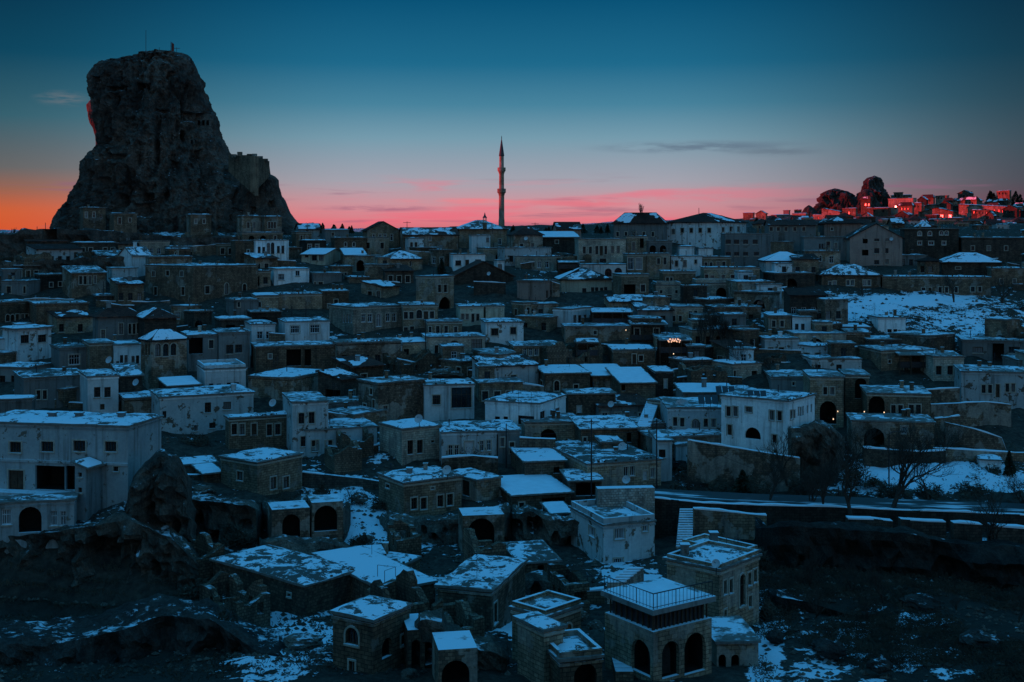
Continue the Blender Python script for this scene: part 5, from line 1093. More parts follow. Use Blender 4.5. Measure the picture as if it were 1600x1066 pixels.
W('stone_house', 'stepped stone block under the snow slab house', 1320, 1323, 1360, 520, 560, 'stone', 'r1326,548,5,5', cov=.3, a=7, d=200, ll=7)
W('modern_house', 'dark modern house with wide windows and a deep open bay', 1500, 1504, 1612, 532, 578, 'grey', 'r1528,547,16,9 o1560,557,18,40 r1585,547,18,10 o1520,565,16,12', cov=.3, a=6, d=195, ll=8, surround=False)
W('stone_house', 'large square stone house with three small windows and a dark portal', 1340, 1377, 1464, 549, 630, 'tan', 'r1390,565,4,5 r1416,574,7,13 r1432,575,7,12 r1390,589,4,5 o1354,574,15,20', cov=.35, a=25, d=188, found=4)
W('stone_house', 'stone house with twin windows over a great shadowed arch', 1262, 1266, 1318, 590, 665, 'tan', 'r1289.5,611,6,12 r1300.5,611,6.5,12 O1294,645,26,36', cov=.1, a=7, d=165, ll=8, found=4)
W('stone_house', 'stone house framing a tall dark portal arch', 1318, 1321, 1358, 587, 652, 'tan', 'O1345,607,18,32', cov=.1, a=7, d=169, ll=7)
W('stone_house', 'arched stone lodge with one big dark vault and four windows', 1352, 1355, 1454, 615, 660, 'tan', 'O1370,635,25,32 r1396,640,7,14 r1407,640,7,14 r1424,640,7.5,15 r1435,640,7.5,15', cov=.1, a=6, d=161, ll=8)
W('stone_terrace', 'lower stone terrace with a wide vault under the arched lodge', 1328, 1331, 1460, 658, 700, 'stone', 'O1366,684,32,30 r1413,672,10,12', cov=.15, a=6, d=153, ll=6, found=3)
W('white_house', 'pale house on a sloping stone base near the frame edge', 1498, 1502, 1612, 581, 655, 'worn', 'r1537,608,6,13 r1547,608,6,13 d1559,611,6,21 r1574,606,5.5,13 r1583,606,5.5,13 r1547,636,5,9 r1571,633,5,8', cov=.4, a=7, d=172, ll=8, found=4)
W('stone_house', 'low plaster house at the back of the portal wall', 1202, 1205, 1264, 590, 620, 'grey', 'r1240,600,4,6', cov=.4, a=7, d=178, ll=8)
W('white_shed', 'small pale hut on the snowy lawn above the road', 1529, 1531, 1564, 719, 734, 'white', '', cov=1., a=9, ll=3, surround=False, found=1)

W('carved_house', 'stone house half carved into the castle foot with two slim windows', 128, 130, 165, 325, 352, 'stone', 'r135,336,4,9 r147,336,4,9 r158,338,3,7', cov=.5, a=8, d=304, ll=6)
W('carved_house', 'low stone front against the castle foot with one arched mouth', 176, 178, 214, 334, 354, 'stone', 'A187,345,5,10 r203,344,4,6', cov=.5, a=10, d=300, ll=6)
W('stone_house', 'small stone house perched above the castle ledge with a snowy top', 296, 298, 330, 336, 356, 'stone', 'r306,346,4,7 r319,346,4,7', cov=.9, a=10, d=297, ll=6)
W('stone_house', 'stone house stacked below the triple-window house with arched recesses', 376, 378, 442, 364, 382, 'tan', 'O393,373,9,9 O411,373,9,9 r430,372,4,7', cov=.3, a=9, d=281, ll=6)
# ------------------------------------------------------------------ lesser houses filling the slope
rf_ = random.Random(5); CELL = 4; COVER = set()
for (x0, x1, y0, y1, lb, dd) in BOXES:
    for cx_ in range(int(x0)//CELL, int(x1)//CELL+1):
        for cy_ in range(int(y0)//CELL-1, int(y1)//CELL+1): COVER.add((cx_, cy_))
def free(x0, x1, y0, y1):
    n = k = 0
    for cx_ in range(int(x0)//CELL, int(x1)//CELL+1):
        for cy_ in range(int(y0)//CELL, int(y1)//CELL+1): n += 1; k += (cx_, cy_) not in COVER
    return k/max(1, n)
NAMED = list(BOXES); NF = 0; yb = 384.
while yb < 742:
    d = depth_at(800, yb); s_ = F/d; px = -20+rf_.uniform(0, 20)
    while px < 1615:
        w_ = rf_.uniform(4.5, 10.5)*s_; h_ = rf_.uniform(3., 6.3)*s_
        cx_ = px+w_/2; ok = not (px+w_ > 1325 and 462 < yb < 556) and patch(SNOWP, cx_, yb-4) < .22 and patch(VEGP, cx_, yb-4) < .3 and not (yb < 404 and px < 470) and not (yb < 398) and not (yb > 640 and 1200 < px) and not (yb > 700 and (480 < px < 600 or px > 1030)) and not (yb > 655 and px+w_ > 250 and px < 350) and not (990 < cx_ < 1035 and 610 < yb < 680)
        if ok and free(px, px+w_, yb-h_, yb) > .34 and rf_.random() < .96:
            mt = rf_.choice(['stone', 'stone', 'tan', 'tan', 'dark', 'grey', 'rubble', 'worn', 'pale']); k = rf_.random(); wn = ''; nw = 0
            ww, wh = .85*s_, 1.35*s_
            if k < .68:
                x = px+w_*.16+rf_.uniform(0, 4)
                while x < px+w_*.9 and nw < 4: wn += 'r%.1f,%.1f,%.1f,%.1f ' % (x, yb-h_*.52, ww, wh); nw += 1; x += rf_.choice([1.7, 1.7, 3.2])*s_
            elif k < .8: wn = 'O%.1f,%.1f,%.1f,%.1f ' % (px+w_*.45, yb-h_*.38, 2.2*s_, 2.4*s_)
            elif k < .9: wn = 'o%.1f,%.1f,%.1f,%.1f r%.1f,%.1f,%.1f,%.1f' % (px+w_*.35, yb-h_*.45, 2.2*s_, 1.9*s_, px+w_*.8, yb-h_*.5, ww, wh)
            mw = {'stone': 'brown stone', 'tan': 'tan stone', 'dark': 'dark stone', 'grey': 'grey plaster', 'rubble': 'rubble', 'worn': 'stained white', 'pale': 'pale stone'}[mt]
            what = {0: 'blank', 1: 'one-window', 2: 'two-window', 3: 'three-window', 4: 'four-window'}[nw] if not (nw == 0 and wn) else ('arched' if k < .8 else 'open-bay')
            BOXES[:] = NAMED; lb = near('%s %s house next to' % (mw, what), cx_, yb-h_/2)
            rt = rf_.choices(['flat', 'shed', 'hip', 'gableR'], [10, 2, .8, .6])[0]
            if rf_.random() < .13:
                ruin(lb.replace(' house next to', ' ruin next to', 1) if False else near('broken roofless ruin next to', cx_, yb-h_/2), cx_, yb, w_, h_/s_*.8, d, mt if mt in ('stone', 'tan', 'rubble', 'pale') else 'rubble', rf_.uniform(5, 40), rf_.uniform(4, 7), NF*1.3, 1); NF += 1
                for qx in range(int(px)//CELL, int(px+w_)//CELL+1):
                    for qy in range(int(yb-h_)//CELL-1, int(yb)//CELL+1): COVER.add((qx, qy))
                px += w_; continue
            aa_ = rf_.uniform(7, 20) if rf_.random() < .55 else rf_.uniform(28, 62); jy = rf_.uniform(-5, 5); yb_ = yb+jy; fx = .06 if aa_ < 21 else math.sin(math.radians(aa_))/(math.sin(math.radians(aa_))+math.cos(math.radians(aa_)))
            wn = ' '.join(re.sub(r',([0-9.]+),', lambda m_: ',%.1f,' % (float(m_.group(1))+jy), q_, 1) for q_ in wn.split())
            house('stone_house' if mt not in ('worn', 'grey') else 'plaster_house', lb, px, px+w_*fx, px+w_, yb_-h_, yb_, mt, wn, roof=rt, cov=rf_.choice([0, .15, .35, .55, .8]), a=aa_, d=d+rf_.uniform(0, 3), ll=None if aa_ > 21 else rf_.uniform(5, 8), rh=.9, seed=NF*1.7,
                  surround=rf_.random() < .5, chim='%d,.9' % cx_ if rf_.random() < .2 else '', cornice=rf_.random() < .6); NF += 1
            if rf_.random() < .4 and yb > 430 and w_ > 5.5*s_ and rt == 'flat':
                u0_ = px+w_*rf_.choice([.02, .4]); u1_ = u0_+w_*rf_.uniform(.35, .55); lb2 = near('setback upper room above', cx_, yb-h_)
                house('rooftop_house', lb2, u0_, u0_+2, u1_, yb-h_-2.6*s_+5, yb-h_, mt if rf_.random() < .5 else rf_.choice(['worn', 'tan', 'stone']), 'r%.1f,%.1f,%.1f,%.1f ' % ((u0_+u1_)/2+2, yb-h_-.8*s_, ww, wh), cov=rf_.choice([0, .3, .7]), a=9, d=d+5, ll=3.5, found=1.5, seed=NF*2.3, surround=False)
            for qx in range(int(px)//CELL, int(px+w_)//CELL+1):
                for qy in range(int(yb-h_)//CELL-1, int(yb)//CELL+1): COVER.add((qx, qy))
            px += w_
        else: px += 7
    yb += 4.5 if yb < 520 else 6
BOXES[:] = NAMED
print('FILLERS', NF)
for b in BIG:
    if (b[2]-b[1] > 3 and b[3]-b[2] > 3 and (b[6] > 13 or b[7] > 13)) or min(b[6], b[7]) < 2.2: print('LEN', b)
# ------------------------------------------------------------------ minaret
MD = 450.; mp = at(783.7, 354, MD); T = thing('minaret', mp, 'slender two-balcony minaret with a pointed cap rising over the skyline', 'minaret')
s = MD/F; zz = lambda py: Z(py, MD)-mp.z
m = MB(); m.lathe(mp, [(4.7*s, -3), (4.7*s, zz(344)), (4.3*s, zz(342)), (4.2*s, zz(307)), (3.9*s, zz(293)), (3.8*s, zz(272)), (3.6*s, zz(260)), (3.5*s, zz(244))], 24); m.build('shaft', M['tan'], T)
for (a, b, c, r) in [(307, 301, 295, 6.7), (272, 267, 262, 6.4)]:
    m = MB(); m.lathe(mp, [(4*s, zz(a)), (4.6*s, zz(a-2)), (5.2*s, zz(b+1.5)), (r*s, zz(b)), (r*s, zz(c)), ((r-.6)*s, zz(c)), ((r-.6)*s, zz(b+.3)), (3.8*s, zz(b+.3))], 24); m.build('balcony', M['tan'], T)
m = MB(); m.lathe(mp, [(3.6*s, zz(244.5)), (4.3*s, zz(243.5)), (2.9*s, zz(234)), (1.2*s, zz(222)), (.35*s, zz(216.5))], 24); m.build('spire', M['lead'], T)
m = MB(); m.lathe(mp, [(.35*s, zz(217)), (.8*s, zz(215.8)), (.3*s, zz(215)), (.6*s, zz(214)), (.2*s, zz(213)), (.05*s, zz(211.5))], 8); m.build('finial', M['metal'], T)
# little open turret on the prayer hall
td = 284.; tp = at(757.5, 352, td); T = thing('roof_turret', tp, 'little open turret with a pointed cap on the prayer hall roof', 'turret')
m = MB()
for k in range(6): a = k*math.pi/3; m.tube([tp+Vector((math.cos(a)*.38, math.sin(a)*.38, .6)), tp+Vector((math.cos(a)*.38, math.sin(a)*.38, 1.7))], .07, n=5)
m.build('columns', M['trim'], T); m = MB(); m.lathe(tp, [(.5, -.9), (.5, .6), (.42, .62), (.05, .62)], 10); m.build('base', M['tan'], T)
m = MB(); m.lathe(tp, [(.55, 1.7), (.5, 1.8), (.2, 2.3), (.03, 3.)], 10); m.build('spire', M['lead'], T)
pole(769, 349, 356, 'thin antenna mast just beside the little turret', .05, d=283, name='antenna_mast', cat='antenna')
# ------------------------------------------------------------------ flags and masts on the castle
pole(228, 47, 92, 'tall thin mast standing on the castle rock summit', .07, d=330, name='mast', cat='mast')
fT = pole(267, 65, 90, 'flagpole with a furled flag on the castle rock summit', .07, d=330, name='flagpole', cat='flagpole')
m = MB(); q = at(267, 66, 330); n_ = 7
for i in range(n_):
    a0, a1 = i/n_, (i+1)/n_; f = lambda t_, z: (q.x+.15+t_*.7, q.y+.15*math.sin(t_*9), q.z-z-t_*.5)
    m.poly([f(a0, 0), f(a1, 0), f(a1, 2.8-.8*a1), f(a0, 2.8-.8*a0)])
m.build('flag', M['redwood'], fT)
pole(276, 74, 90, 'short aerial with a crosspiece on the castle rock summit', .06, 1, d=331, name='antenna_mast', cat='antenna')
pole(249, 74, 88, 'stubby lamp mast in the middle of the castle rock summit', .06, d=331, name='mast', cat='mast')
# ------------------------------------------------------------------ rocks
RD = 560.
T = thing('tall_rock', at(1366, 332, RD), 'tall rock tower above the red-lit houses on the far hill', 'rock')
loft_rock('rock_mass', [(276, 1362, 1370), (278, 1357, 1374), (283, 1352, 1377), (291, 1350, 1380), (299, 1347, 1384), (302, 1344, 1386), (312, 1341, 1389), (325, 1338, 1392), (340, 1336, 1394)], RD, T, M['rockdark'], .8, 120, 3.4, seed=5., edge_amp=.5)
T = thing('rock_knoll', at(1306, 330, RD), 'broad lumpy rock knoll on the far hill', 'rock')
loft_rock('rock_mass', [(296, 1298, 1310), (299, 1291, 1318), (303, 1287, 1326), (309, 1284, 1334), (315, 1281, 1337), (322, 1276, 1342), (330, 1268, 1348), (342, 1262, 1352)], RD+10, T, M['rockdark'], .7, 130, 4., seed=8., edge_amp=.5)
T = thing('rock_knoll', at(1352, 330, RD), 'low rounded rock against the tall rock tower', 'rock')
loft_rock('rock_mass', [(297, 1350, 1358), (301, 1344, 1364), (309, 1341, 1370), (320, 1338, 1374), (335, 1336, 1378)], RD-12, T, M['rockdark'], .7, 60, 2.4, seed=9., edge_amp=.5)
T = thing('rock_crag', at(1320, 322, RD), 'small jagged crag between the broad knoll and the tall rock', 'rock')
loft_rock('rock_mass', [(300, 1321, 1324), (305, 1317, 1328), (311, 1314, 1334), (318, 1310, 1338), (330, 1306, 1342)], RD-6, T, M['rockdark'], .7, 60, 3.2, seed=19., edge_amp=.7)
T = thing('rock_knoll', at(1264, 335, RD), 'small round boulder hill beside the broad knoll', 'rock')
loft_rock('rock_mass', [(322, 1261, 1267), (325, 1257, 1272), (331, 1254, 1276), (340, 1252, 1280)], RD, T, M['rockdark'], .8, 50, 1.6, seed=10., edge_amp=.5)
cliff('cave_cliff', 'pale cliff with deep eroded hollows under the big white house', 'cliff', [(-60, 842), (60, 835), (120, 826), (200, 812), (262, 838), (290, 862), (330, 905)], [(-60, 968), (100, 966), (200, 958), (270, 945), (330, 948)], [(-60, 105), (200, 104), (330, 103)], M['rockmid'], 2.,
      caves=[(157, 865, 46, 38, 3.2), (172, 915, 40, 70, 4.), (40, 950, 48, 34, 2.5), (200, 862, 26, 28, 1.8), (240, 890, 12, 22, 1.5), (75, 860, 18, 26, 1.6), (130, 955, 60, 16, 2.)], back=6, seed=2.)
cliff('cave_cliff', 'rock face with carved doorways under a snow brow', 'cliff', [(262, 786), (300, 780), (345, 785), (385, 790), (410, 800)], [(262, 838), (310, 862), (360, 872), (410, 868)], [(262, 119), (410, 118)], M['rock'], 1.2,
      caves=[(303, 816, 13, 17, 2.), (335, 846, 11, 22, 2.5), (366, 850, 11, 22, 2.5), (292, 845, 12, 16, 1.5), (382, 822, 16, 12, 1.5)], back=5, seed=6.)
cliff('cave_cliff', 'crag with two round-headed caves below the stone walls', 'cliff', [(410, 796), (440, 792), (480, 782), (520, 784), (548, 800)], [(410, 858), (450, 850), (490, 845), (548, 832)], [(410, 119), (548, 121)], M['rock'], .8,
      caves=[(455, 822, 28, 34, 3.5), (508, 806, 36, 28, 3.5), (430, 850, 20, 10, 1.)], back=6, seed=12.)
cliff('cave_cliff', 'rock base under the four-window house with an arched cavern', 'cliff', [(592, 812), (640, 816), (700, 812), (760, 806), (800, 800)], [(592, 850), (660, 880), (740, 895), (800, 905)], [(592, 124), (700, 121), (800, 121)], M['rock'], .9,
      caves=[(752, 828, 42, 34, 3.5), (664, 828, 6, 12, 1.5), (680, 840, 10, 10, 1.4), (698, 828, 6, 8, 1.), (695, 872, 16, 22, 2.), (716, 882, 7, 9, 1.5), (785, 862, 14, 34, 2.)], back=4, seed=17.)
cliff('cave_cliff', 'honeycombed rock with square cave windows by the snow shed', 'cliff', [(796, 802), (830, 800), (860, 815), (900, 812), (925, 828)], [(796, 862), (850, 868), (900, 880), (925, 895)], [(796, 122), (925, 119)], M['rock'], 1.,
      caves=[(808, 824, 14, 18, 2.5), (836, 822, 20, 17, 2.5), (896, 862, 18, 34, 3.), (868, 840, 9, 10, 1.2)], back=4, seed=21.)
cliff('cliff', 'dark weathered cliff filling the valley corner', 'cliff', [(-60, 1000), (60, 1010), (110, 1002), (190, 985), (250, 962), (330, 968), (400, 1018), (440, 1024), (480, 1042), (522, 1046)], [(-60, 1110), (522, 1110)], [(-60, 86), (250, 88), (522, 82)], M['rockdark'], 1.6,  # dark rock whose tone also stands in for the frame-corner vignette
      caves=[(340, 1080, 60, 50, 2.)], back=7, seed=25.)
cliff('cliff', 'broken rock ledges with arches among the lower ruins', 'cliff', [(640, 985), (660, 968), (690, 972), (700, 1000), (760, 1018), (800, 1030)], [(640, 1100), (800, 1100)], [(640, 79), (800, 79)], M['rock'], .8,
      caves=[(668, 1020, 22, 22, 2.), (710, 1058, 48, 50, 4.), (612, 1045, 18, 40, 2.)], back=5, seed=29.)
cliff('cliff', 'brown rock plinth carrying the large white corner house', 'cliff', [(1226, 672), (1250, 668), (1275, 660), (1300, 672), (1320, 690)], [(1226, 735), (1270, 742), (1320, 735)], [(1226, 142), (1320, 143)], M['rock'], 1.5, back=6, seed=33.)
cliff('cliff', 'eroded rocky bank beneath the castle with small caves', 'cliff', [(-40, 366), (30, 366), (34, 358), (110, 358), (180, 362), (300, 372), (380, 370)], [(-40, 400), (110, 396), (200, 402), (380, 398)], [(-40, 268), (110, 276), (380, 278)], M['castle'], 1.2,
      caves=[(77, 372, 16, 20, 3.), (145, 390, 8, 12, 1.5), (170, 386, 14, 10, 1.5), (240, 386, 12, 12, 1.5), (130, 375, 10, 12, 1.5)], back=12, seed=37., res=.8)
cliff('cliff', 'stony step in the slope below the castle, its brow snowed', 'cliff', [(-40, 412), (60, 408), (160, 402), (230, 400)], [(-40, 432), (230, 420)], [(-40, 250), (230, 253)], M['castle'], 1., caves=[(100, 420, 8, 8, 1.2)], back=8, seed=41., res=.7)
cliff('cliff', 'ragged rock band across the snowy bank', 'cliff', [(1330, 490), (1420, 492), (1500, 488), (1620, 478)], [(1330, 497), (1420, 505), (1620, 500)], [(1330, 226), (1620, 222)], M['rockdark'], .9, back=2, seed=45., res=.6)
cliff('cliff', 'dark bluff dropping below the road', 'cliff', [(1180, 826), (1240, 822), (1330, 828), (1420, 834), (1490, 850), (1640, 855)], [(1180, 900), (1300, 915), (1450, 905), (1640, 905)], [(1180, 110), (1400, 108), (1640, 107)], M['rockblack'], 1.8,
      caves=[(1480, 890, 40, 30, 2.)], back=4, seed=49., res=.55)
rb_ = random.Random(3)
for (px, py, w_, h_, mt) in [(650, 600, 40, 12, 'rock'), (700, 585, 60, 14, 'rock'), (745, 600, 30, 14, 'rock'), (1090, 610, 60, 12, 'rock'), (1120, 595, 40, 14, 'rock'), (560, 780, 26, 16, 'rock'), (480, 868, 60, 24, 'rock'), (505, 858, 50, 26, 'rock'),
      (1180, 720, 50, 26, 'rockdark'), (780, 1000, 30, 18, 'rock'), (440, 880, 40, 26, 'rock'), (620, 668, 30, 10, 'rock'), (150, 810, 40, 22, 'rock'), (180, 795, 34, 22, 'rock'), (225, 815, 60, 22, 'rock'), (300, 770, 50, 14, 'rock'),
      (440, 915, 40, 18, 'rock'), (470, 1010, 60, 20, 'rock'), (1060, 730, 50, 18, 'rockdark'), (1260, 790, 30, 12, 'rockdark'), (1220, 405, 20, 8, 'rock'), (880, 400, 34, 10, 'rock'), (860, 412, 30, 8, 'rock')]:
    dd = depth_at(px, py+h_/2); boulder(px, py, w_, h_, dd, near('snow-crowned tuff lump next to', px, py), mt, seed=px*.37)
cliff('cliff', 'hollowed rock humps above the long ruined house', 'cliff', [(405, 850), (440, 842), (470, 852), (500, 846), (540, 856), (556, 872)], [(405, 900), (470, 890), (556, 884)], [(405, 112), (556, 114)], M['rock'], .9, caves=[(438, 872, 26, 18, 2.), (510, 868, 20, 16, 1.5)], back=3, seed=53.)
cliff('cliff', 'broken rock step in the snow near the frame-edge brush', 'cliff', [(395, 925), (420, 918), (450, 930), (470, 950)], [(395, 960), (470, 972)], [(395, 101), (470, 101)], M['rock'], .8, back=3, seed=57.)
cliff('cliff', 'rock terraces between the snow shed and the square stone house', 'cliff', [(796, 905), (850, 908), (900, 925), (945, 930)], [(796, 930), (850, 932), (945, 958)], [(796, 104), (945, 102)], M['rock'], .8, caves=[(920, 944, 30, 18, 2.), (840, 922, 12, 14, 1.2)], back=3, seed=61.)
cliff('cliff', 'low rock ribs on the scrub slope under the road', 'cliff', [(1200, 930), (1260, 940), (1330, 962), (1380, 958)], [(1200, 960), (1380, 985)], [(1200, 97), (1380, 96)], M['rockdark'], 1., back=3, seed=65.)
for (px, py, w_, h_, mt) in [(690, 960, 34, 30, 'rock'), (740, 1000, 40, 26, 'rock'), (780, 975, 24, 14, 'rock'), (905, 965, 30, 16, 'rock'), (930, 980, 24, 14, 'rock'), (620, 905, 20, 10, 'rock'), (570, 845, 26, 12, 'rock'), (530, 835, 20, 14, 'rock'), (410, 1000, 40, 16, 'rock'),
      (500, 1030, 40, 22, 'rock'), (640, 1060, 30, 20, 'rock'), (1215, 1000, 30, 20, 'rockdark'), (1300, 1020, 50, 26, 'rockdark'), (1450, 950, 60, 26, 'rockdark'), (1540, 1010, 60, 30, 'rockdark'), (1380, 1045, 40, 22, 'rockdark'), (880, 985, 20, 14, 'rock'), (700, 1040, 30, 14, 'rock')]:
    boulder(px, py, w_, h_, depth_at(px, py+h_/2), near('broken snow-dusted boulder below', px, py), mt, seed=px*.41)
cliff('cliff', 'rock bank rising against the peeling gable wall', 'cliff', [(196, 792), (206, 752), (225, 728), (254, 712), (280, 724), (300, 760)], [(196, 850), (300, 850)], [(196, 106), (300, 109)], M['rockmid'], 2.2, caves=[(232, 790, 22, 18, 1.5)], back=3, seed=69.)
# ------------------------------------------------------------------ retaining walls, one description each
WL = [('rubble', [(205, 745), (260, 742), (345, 742)], 4.2, 137, 'tall retaining wall of rubble under the little stone sheds'), ('dark', [(472, 738), (530, 744), (592, 752)], 1.3, 139, 'long dark parapet wall crossing above the snowy yard'),
      ('rubble', [(512, 697), (560, 703), (591, 695)], 3.2, 151, 'curved rubble garden wall with weeds on top'), ('stone', [(812, 684), (868, 686)], 1.8, 147, 'low wall with a snow line under the white balcony house'),
      ('rubble', [(690, 716), (740, 712), (778, 716)], 1.5, 143, 'terrace wall in front of the ragged white house'), ('rubble', [(1075, 688), (1150, 700), (1250, 716)], 1.6, 139, 'earth-topped wall below the long low white house'),
      ('dark', [(1022, 778), (1100, 786), (1200, 790), (1300, 792), (1400, 797), (1500, 800), (1620, 806)], 1.8, 122.5, 'long dark road embankment wall'), ('stone', [(1084, 795), (1140, 800), (1198, 806)], 4.5, 119, 'high retaining wall right of the stepped passage'),
      ('rubble', [(1478, 660), (1515, 668), (1565, 684), (1572, 702)], 4, 152, 'sloping rubble wall with a stepped snowy crest'), ('stone', [(1460, 700), (1560, 706), (1620, 708)], 3.2, 149, 'pale wall behind the little hut'),
      ('rubble', [(1195, 566), (1285, 568), (1340, 564)], 3.2, 191, 'dim long wall beside the dark portal'), ('stone', [(1180, 545), (1250, 548), (1340, 542)], 2.2, 196, 'snow-lined wall beneath the small bright white house'),
      ('stone', [(985, 486), (1015, 484), (1046, 486)], 2.4, 217, 'balustraded terrace wall next to the pavilion'), ('tan', [(1130, 470), (1170, 478), (1190, 470)], 3., 226, 'angled stone wall under the terrace hotel'),
      ('stone', [(1375, 436), (1470, 432), (1560, 434)], 1., 243, 'thin wall with a snow crest on the range roof edge'), ('dark', [(740, 440), (790, 442)], 2, 236, 'dark garden wall by the great unlit roof'),
      ('rubble', [(620, 560), (668, 572), (740, 572)], 1.6, 190, 'winding wall with snow on its crest below the arched niches'), ('stone', [(150, 470), (230, 472), (265, 470)], 2.2, 226, 'wall with a snow seam under the flat shed'),
      ('stone', [(0, 470), (60, 466), (115, 468)], 1.6, 226, 'terrace wall along the edge of town'), ('stone', [(420, 520), (445, 522)], 1.6, 194, 'short wall between two white houses'), ('rubble', [(525, 560), (545, 575), (562, 590)], 2.4, 184, 'stair-side wall next to the reddish lean-to'),
      ('rubble', [(480, 640), (560, 650)], 2.2, 160, 'rubble wall beside the narrow two-storey house'), ('stone', [(815, 600), (850, 604)], 2.6, 177, 'short stone wall in front of the arched cluster'), ('rubble', [(1058, 590), (1100, 586), (1160, 590)], 2, 180, 'low yard wall under the trees'),
      ('dark', [(1200, 645), (1264, 650)], 3, 164, 'dark wall between the corner house and the shadowed arch'), ('rubble', [(1350, 700), (1440, 706), (1478, 704)], 2.2, 148, 'bottom wall of the lower stone terrace'),
      ('rubble', [(945, 1056), (1000, 1052), (1045, 1060)], 1., 84, 'snow-topped wall at the foot of the arcade'), ('rubble', [(1100, 1045), (1150, 1040), (1200, 1050)], 1.2, 86, 'wall edging the snowy lane at the bottom'),
      ('rubble', [(402, 905), (440, 912)], 1.6, 108, 'short rubble wall at the end of the long ruined house'), ('rubble', [(640, 905), (700, 912), (760, 908)], 1.2, 111, 'ragged terrace wall in front of the rock base'), ('rubble', [(800, 905), (850, 912), (905, 908)], 1.4, 107, 'garden wall below the snow shed'),
      ('stone', [(893, 926), (945, 922)], 2.2, 101, 'wall carrying the snowy footbridge'), ('rubble', [(745, 1066), (800, 1040)], 1.2, 82, 'slanting snow-capped wall by the lowest arch'), ('stone', [(300, 385), (340, 382), (370, 386)], 2.6, 272, 'stone terrace wall on the castle slope'), ('rubble', [(1440, 610), (1500, 606)], 3., 172, 'stepped wall on the bare slope, upper of three'), ('rubble', [(1455, 632), (1540, 628), (1580, 632)], 2.6, 163, 'stepped wall on the bare slope, middle of three'), ('stone', [(1462, 654), (1500, 650)], 2.2, 157, 'stepped wall on the bare slope, lowest of three'), ('stone', [(400, 405), (462, 408)], 3.4, 258, 'wall under the white house with the tall arch'),
      ('stone', [(640, 392), (700, 396)], 2., 265, 'grey wall across the upper slope'), ('stone', [(1190, 352), (1260, 350), (1330, 352)], 1.4, 300, 'low ridge wall in the upper quarter'), ('stone', [(862, 440), (875, 444)], 1.5, 234, 'stub of wall beside the pinkish cube')]
for mt, pts, h_, dd, lb in WL:
    stone_wall('stone_wall', lb, pts, h_, mt, d=dd, th=.6)
rw = random.Random(11)
for k in range(34):          # garden and yard walls that nothing tells apart
    py = rw.choice([395, 412, 430, 448, 470, 492, 515, 538, 560, 585, 605, 630, 655])+rw.uniform(-7, 7); px = rw.uniform(-10, 1590); w_ = rw.uniform(20, 60)
    if 1330 < px < 1600 and 465 < py < 545: continue
    dd = depth_at(px, py+10)
    stone_wall('yard_wall', near('low snow-crested yard wall next to', px, py), [(px, py), (px+w_*.5, py+rw.uniform(-3, 3)), (px+w_, py+rw.uniform(-4, 4))], rw.uniform(1., 2.2), rw.choice(['rubble', 'stone', 'dark']), d=dd)
for (lb, px, py, w_, hg, d_, mt, yw, dp, wn_) in [('low broken walls of a roofless room beside the cavern under the four-window house', 640, 872, 40, 2.6, 114, 'rubble', 14, 4, 1), ('broken roofless room between the square stone house and the bastion house', 735, 1040, 50, 3., 82, 'rubble', 20, 5, 1), ('ragged wall shells behind the arched-window house', 655, 1010, 60, 3.4, 85, 'stone', 30, 5, 1),
        ('broken room shell above the hollowed rock humps', 445, 905, 40, 2., 107, 'rubble', 24, 4, 0), ('roofless shell with snow inside near the frame-edge brush', 400, 985, 60, 2.6, 93, 'rubble', 30, 6, 1), ('ruined shell wedged under the snow shed', 770, 905, 46, 3.2, 107, 'stone', 16, 5, 1), ('tall broken shell on the rock terraces', 905, 960, 40, 3., 98, 'rubble', 24, 4, 1),
        ('ruined shell above the snowy yard', 545, 730, 44, 2.4, 143, 'rubble', 15, 5, 0), ('long ruined shell behind the dark parapet wall', 560, 710, 50, 2.6, 148, 'stone', 12, 5, 1), ('broken shell beneath the clump of poplars', 1110, 600, 60, 2.6, 178, 'rubble', 20, 6, 1), ('ruined stone shell beside the evergreen and the road', 1130, 735, 46, 2.2, 139, 'rubble', 22, 5, 0),
        ('ruined shell on the castle slope among snow streaks', 150, 412, 40, 2.6, 258, 'stone', 20, 6, 1), ('second ruined shell on the castle slope, with window gaps', 60, 420, 44, 3., 250, 'stone', 20, 6, 1), ('old broken shell at the foot of the castle rock', 320, 384, 50, 3.2, 281, 'stone', 16, 7, 1), ('broken shell beneath the carved doorways', 330, 900, 50, 2.4, 104, 'rubble', 26, 5, 0)]:
    ruin(lb, px, py, w_, hg, d_, mt, yw, dp, px*.7, wn_)
for (lb, xl, xr, yt, yb, d_, wn_) in [('thick ruined wall pierced by a tall round arch over a snowy yard', 424, 484, 797, 852, 117.5, 'O455,826,28,44'), ('ruined wall with one wide dark vault above the snow slope', 486, 536, 786, 836, 119.5, 'O509,810,36,40'), ('masonry arch bridging the cavern under the four-window house', 722, 788, 806, 862, 119.5, 'O752,832,42,44'),
        ('great ruined arch at the very bottom between the stone houses', 684, 746, 1016, 1085, 78., 'O712,1058,44,52'), ('tall narrow ruined arch beside the arched-window house', 636, 664, 985, 1060, 82., 'O650,1025,14,50'), ('ruined arched wall below the hollow cliff ledge', 560, 604, 868, 905, 111., 'O590,890,14,20')]:
    W('ruined_arch', lb, xl, xl+1, xr, yt, yb, 'rubble', wn_, roof='none', cov=0, a=7, d=d_-2.6, ll=3.4, found=3, cornice=False)
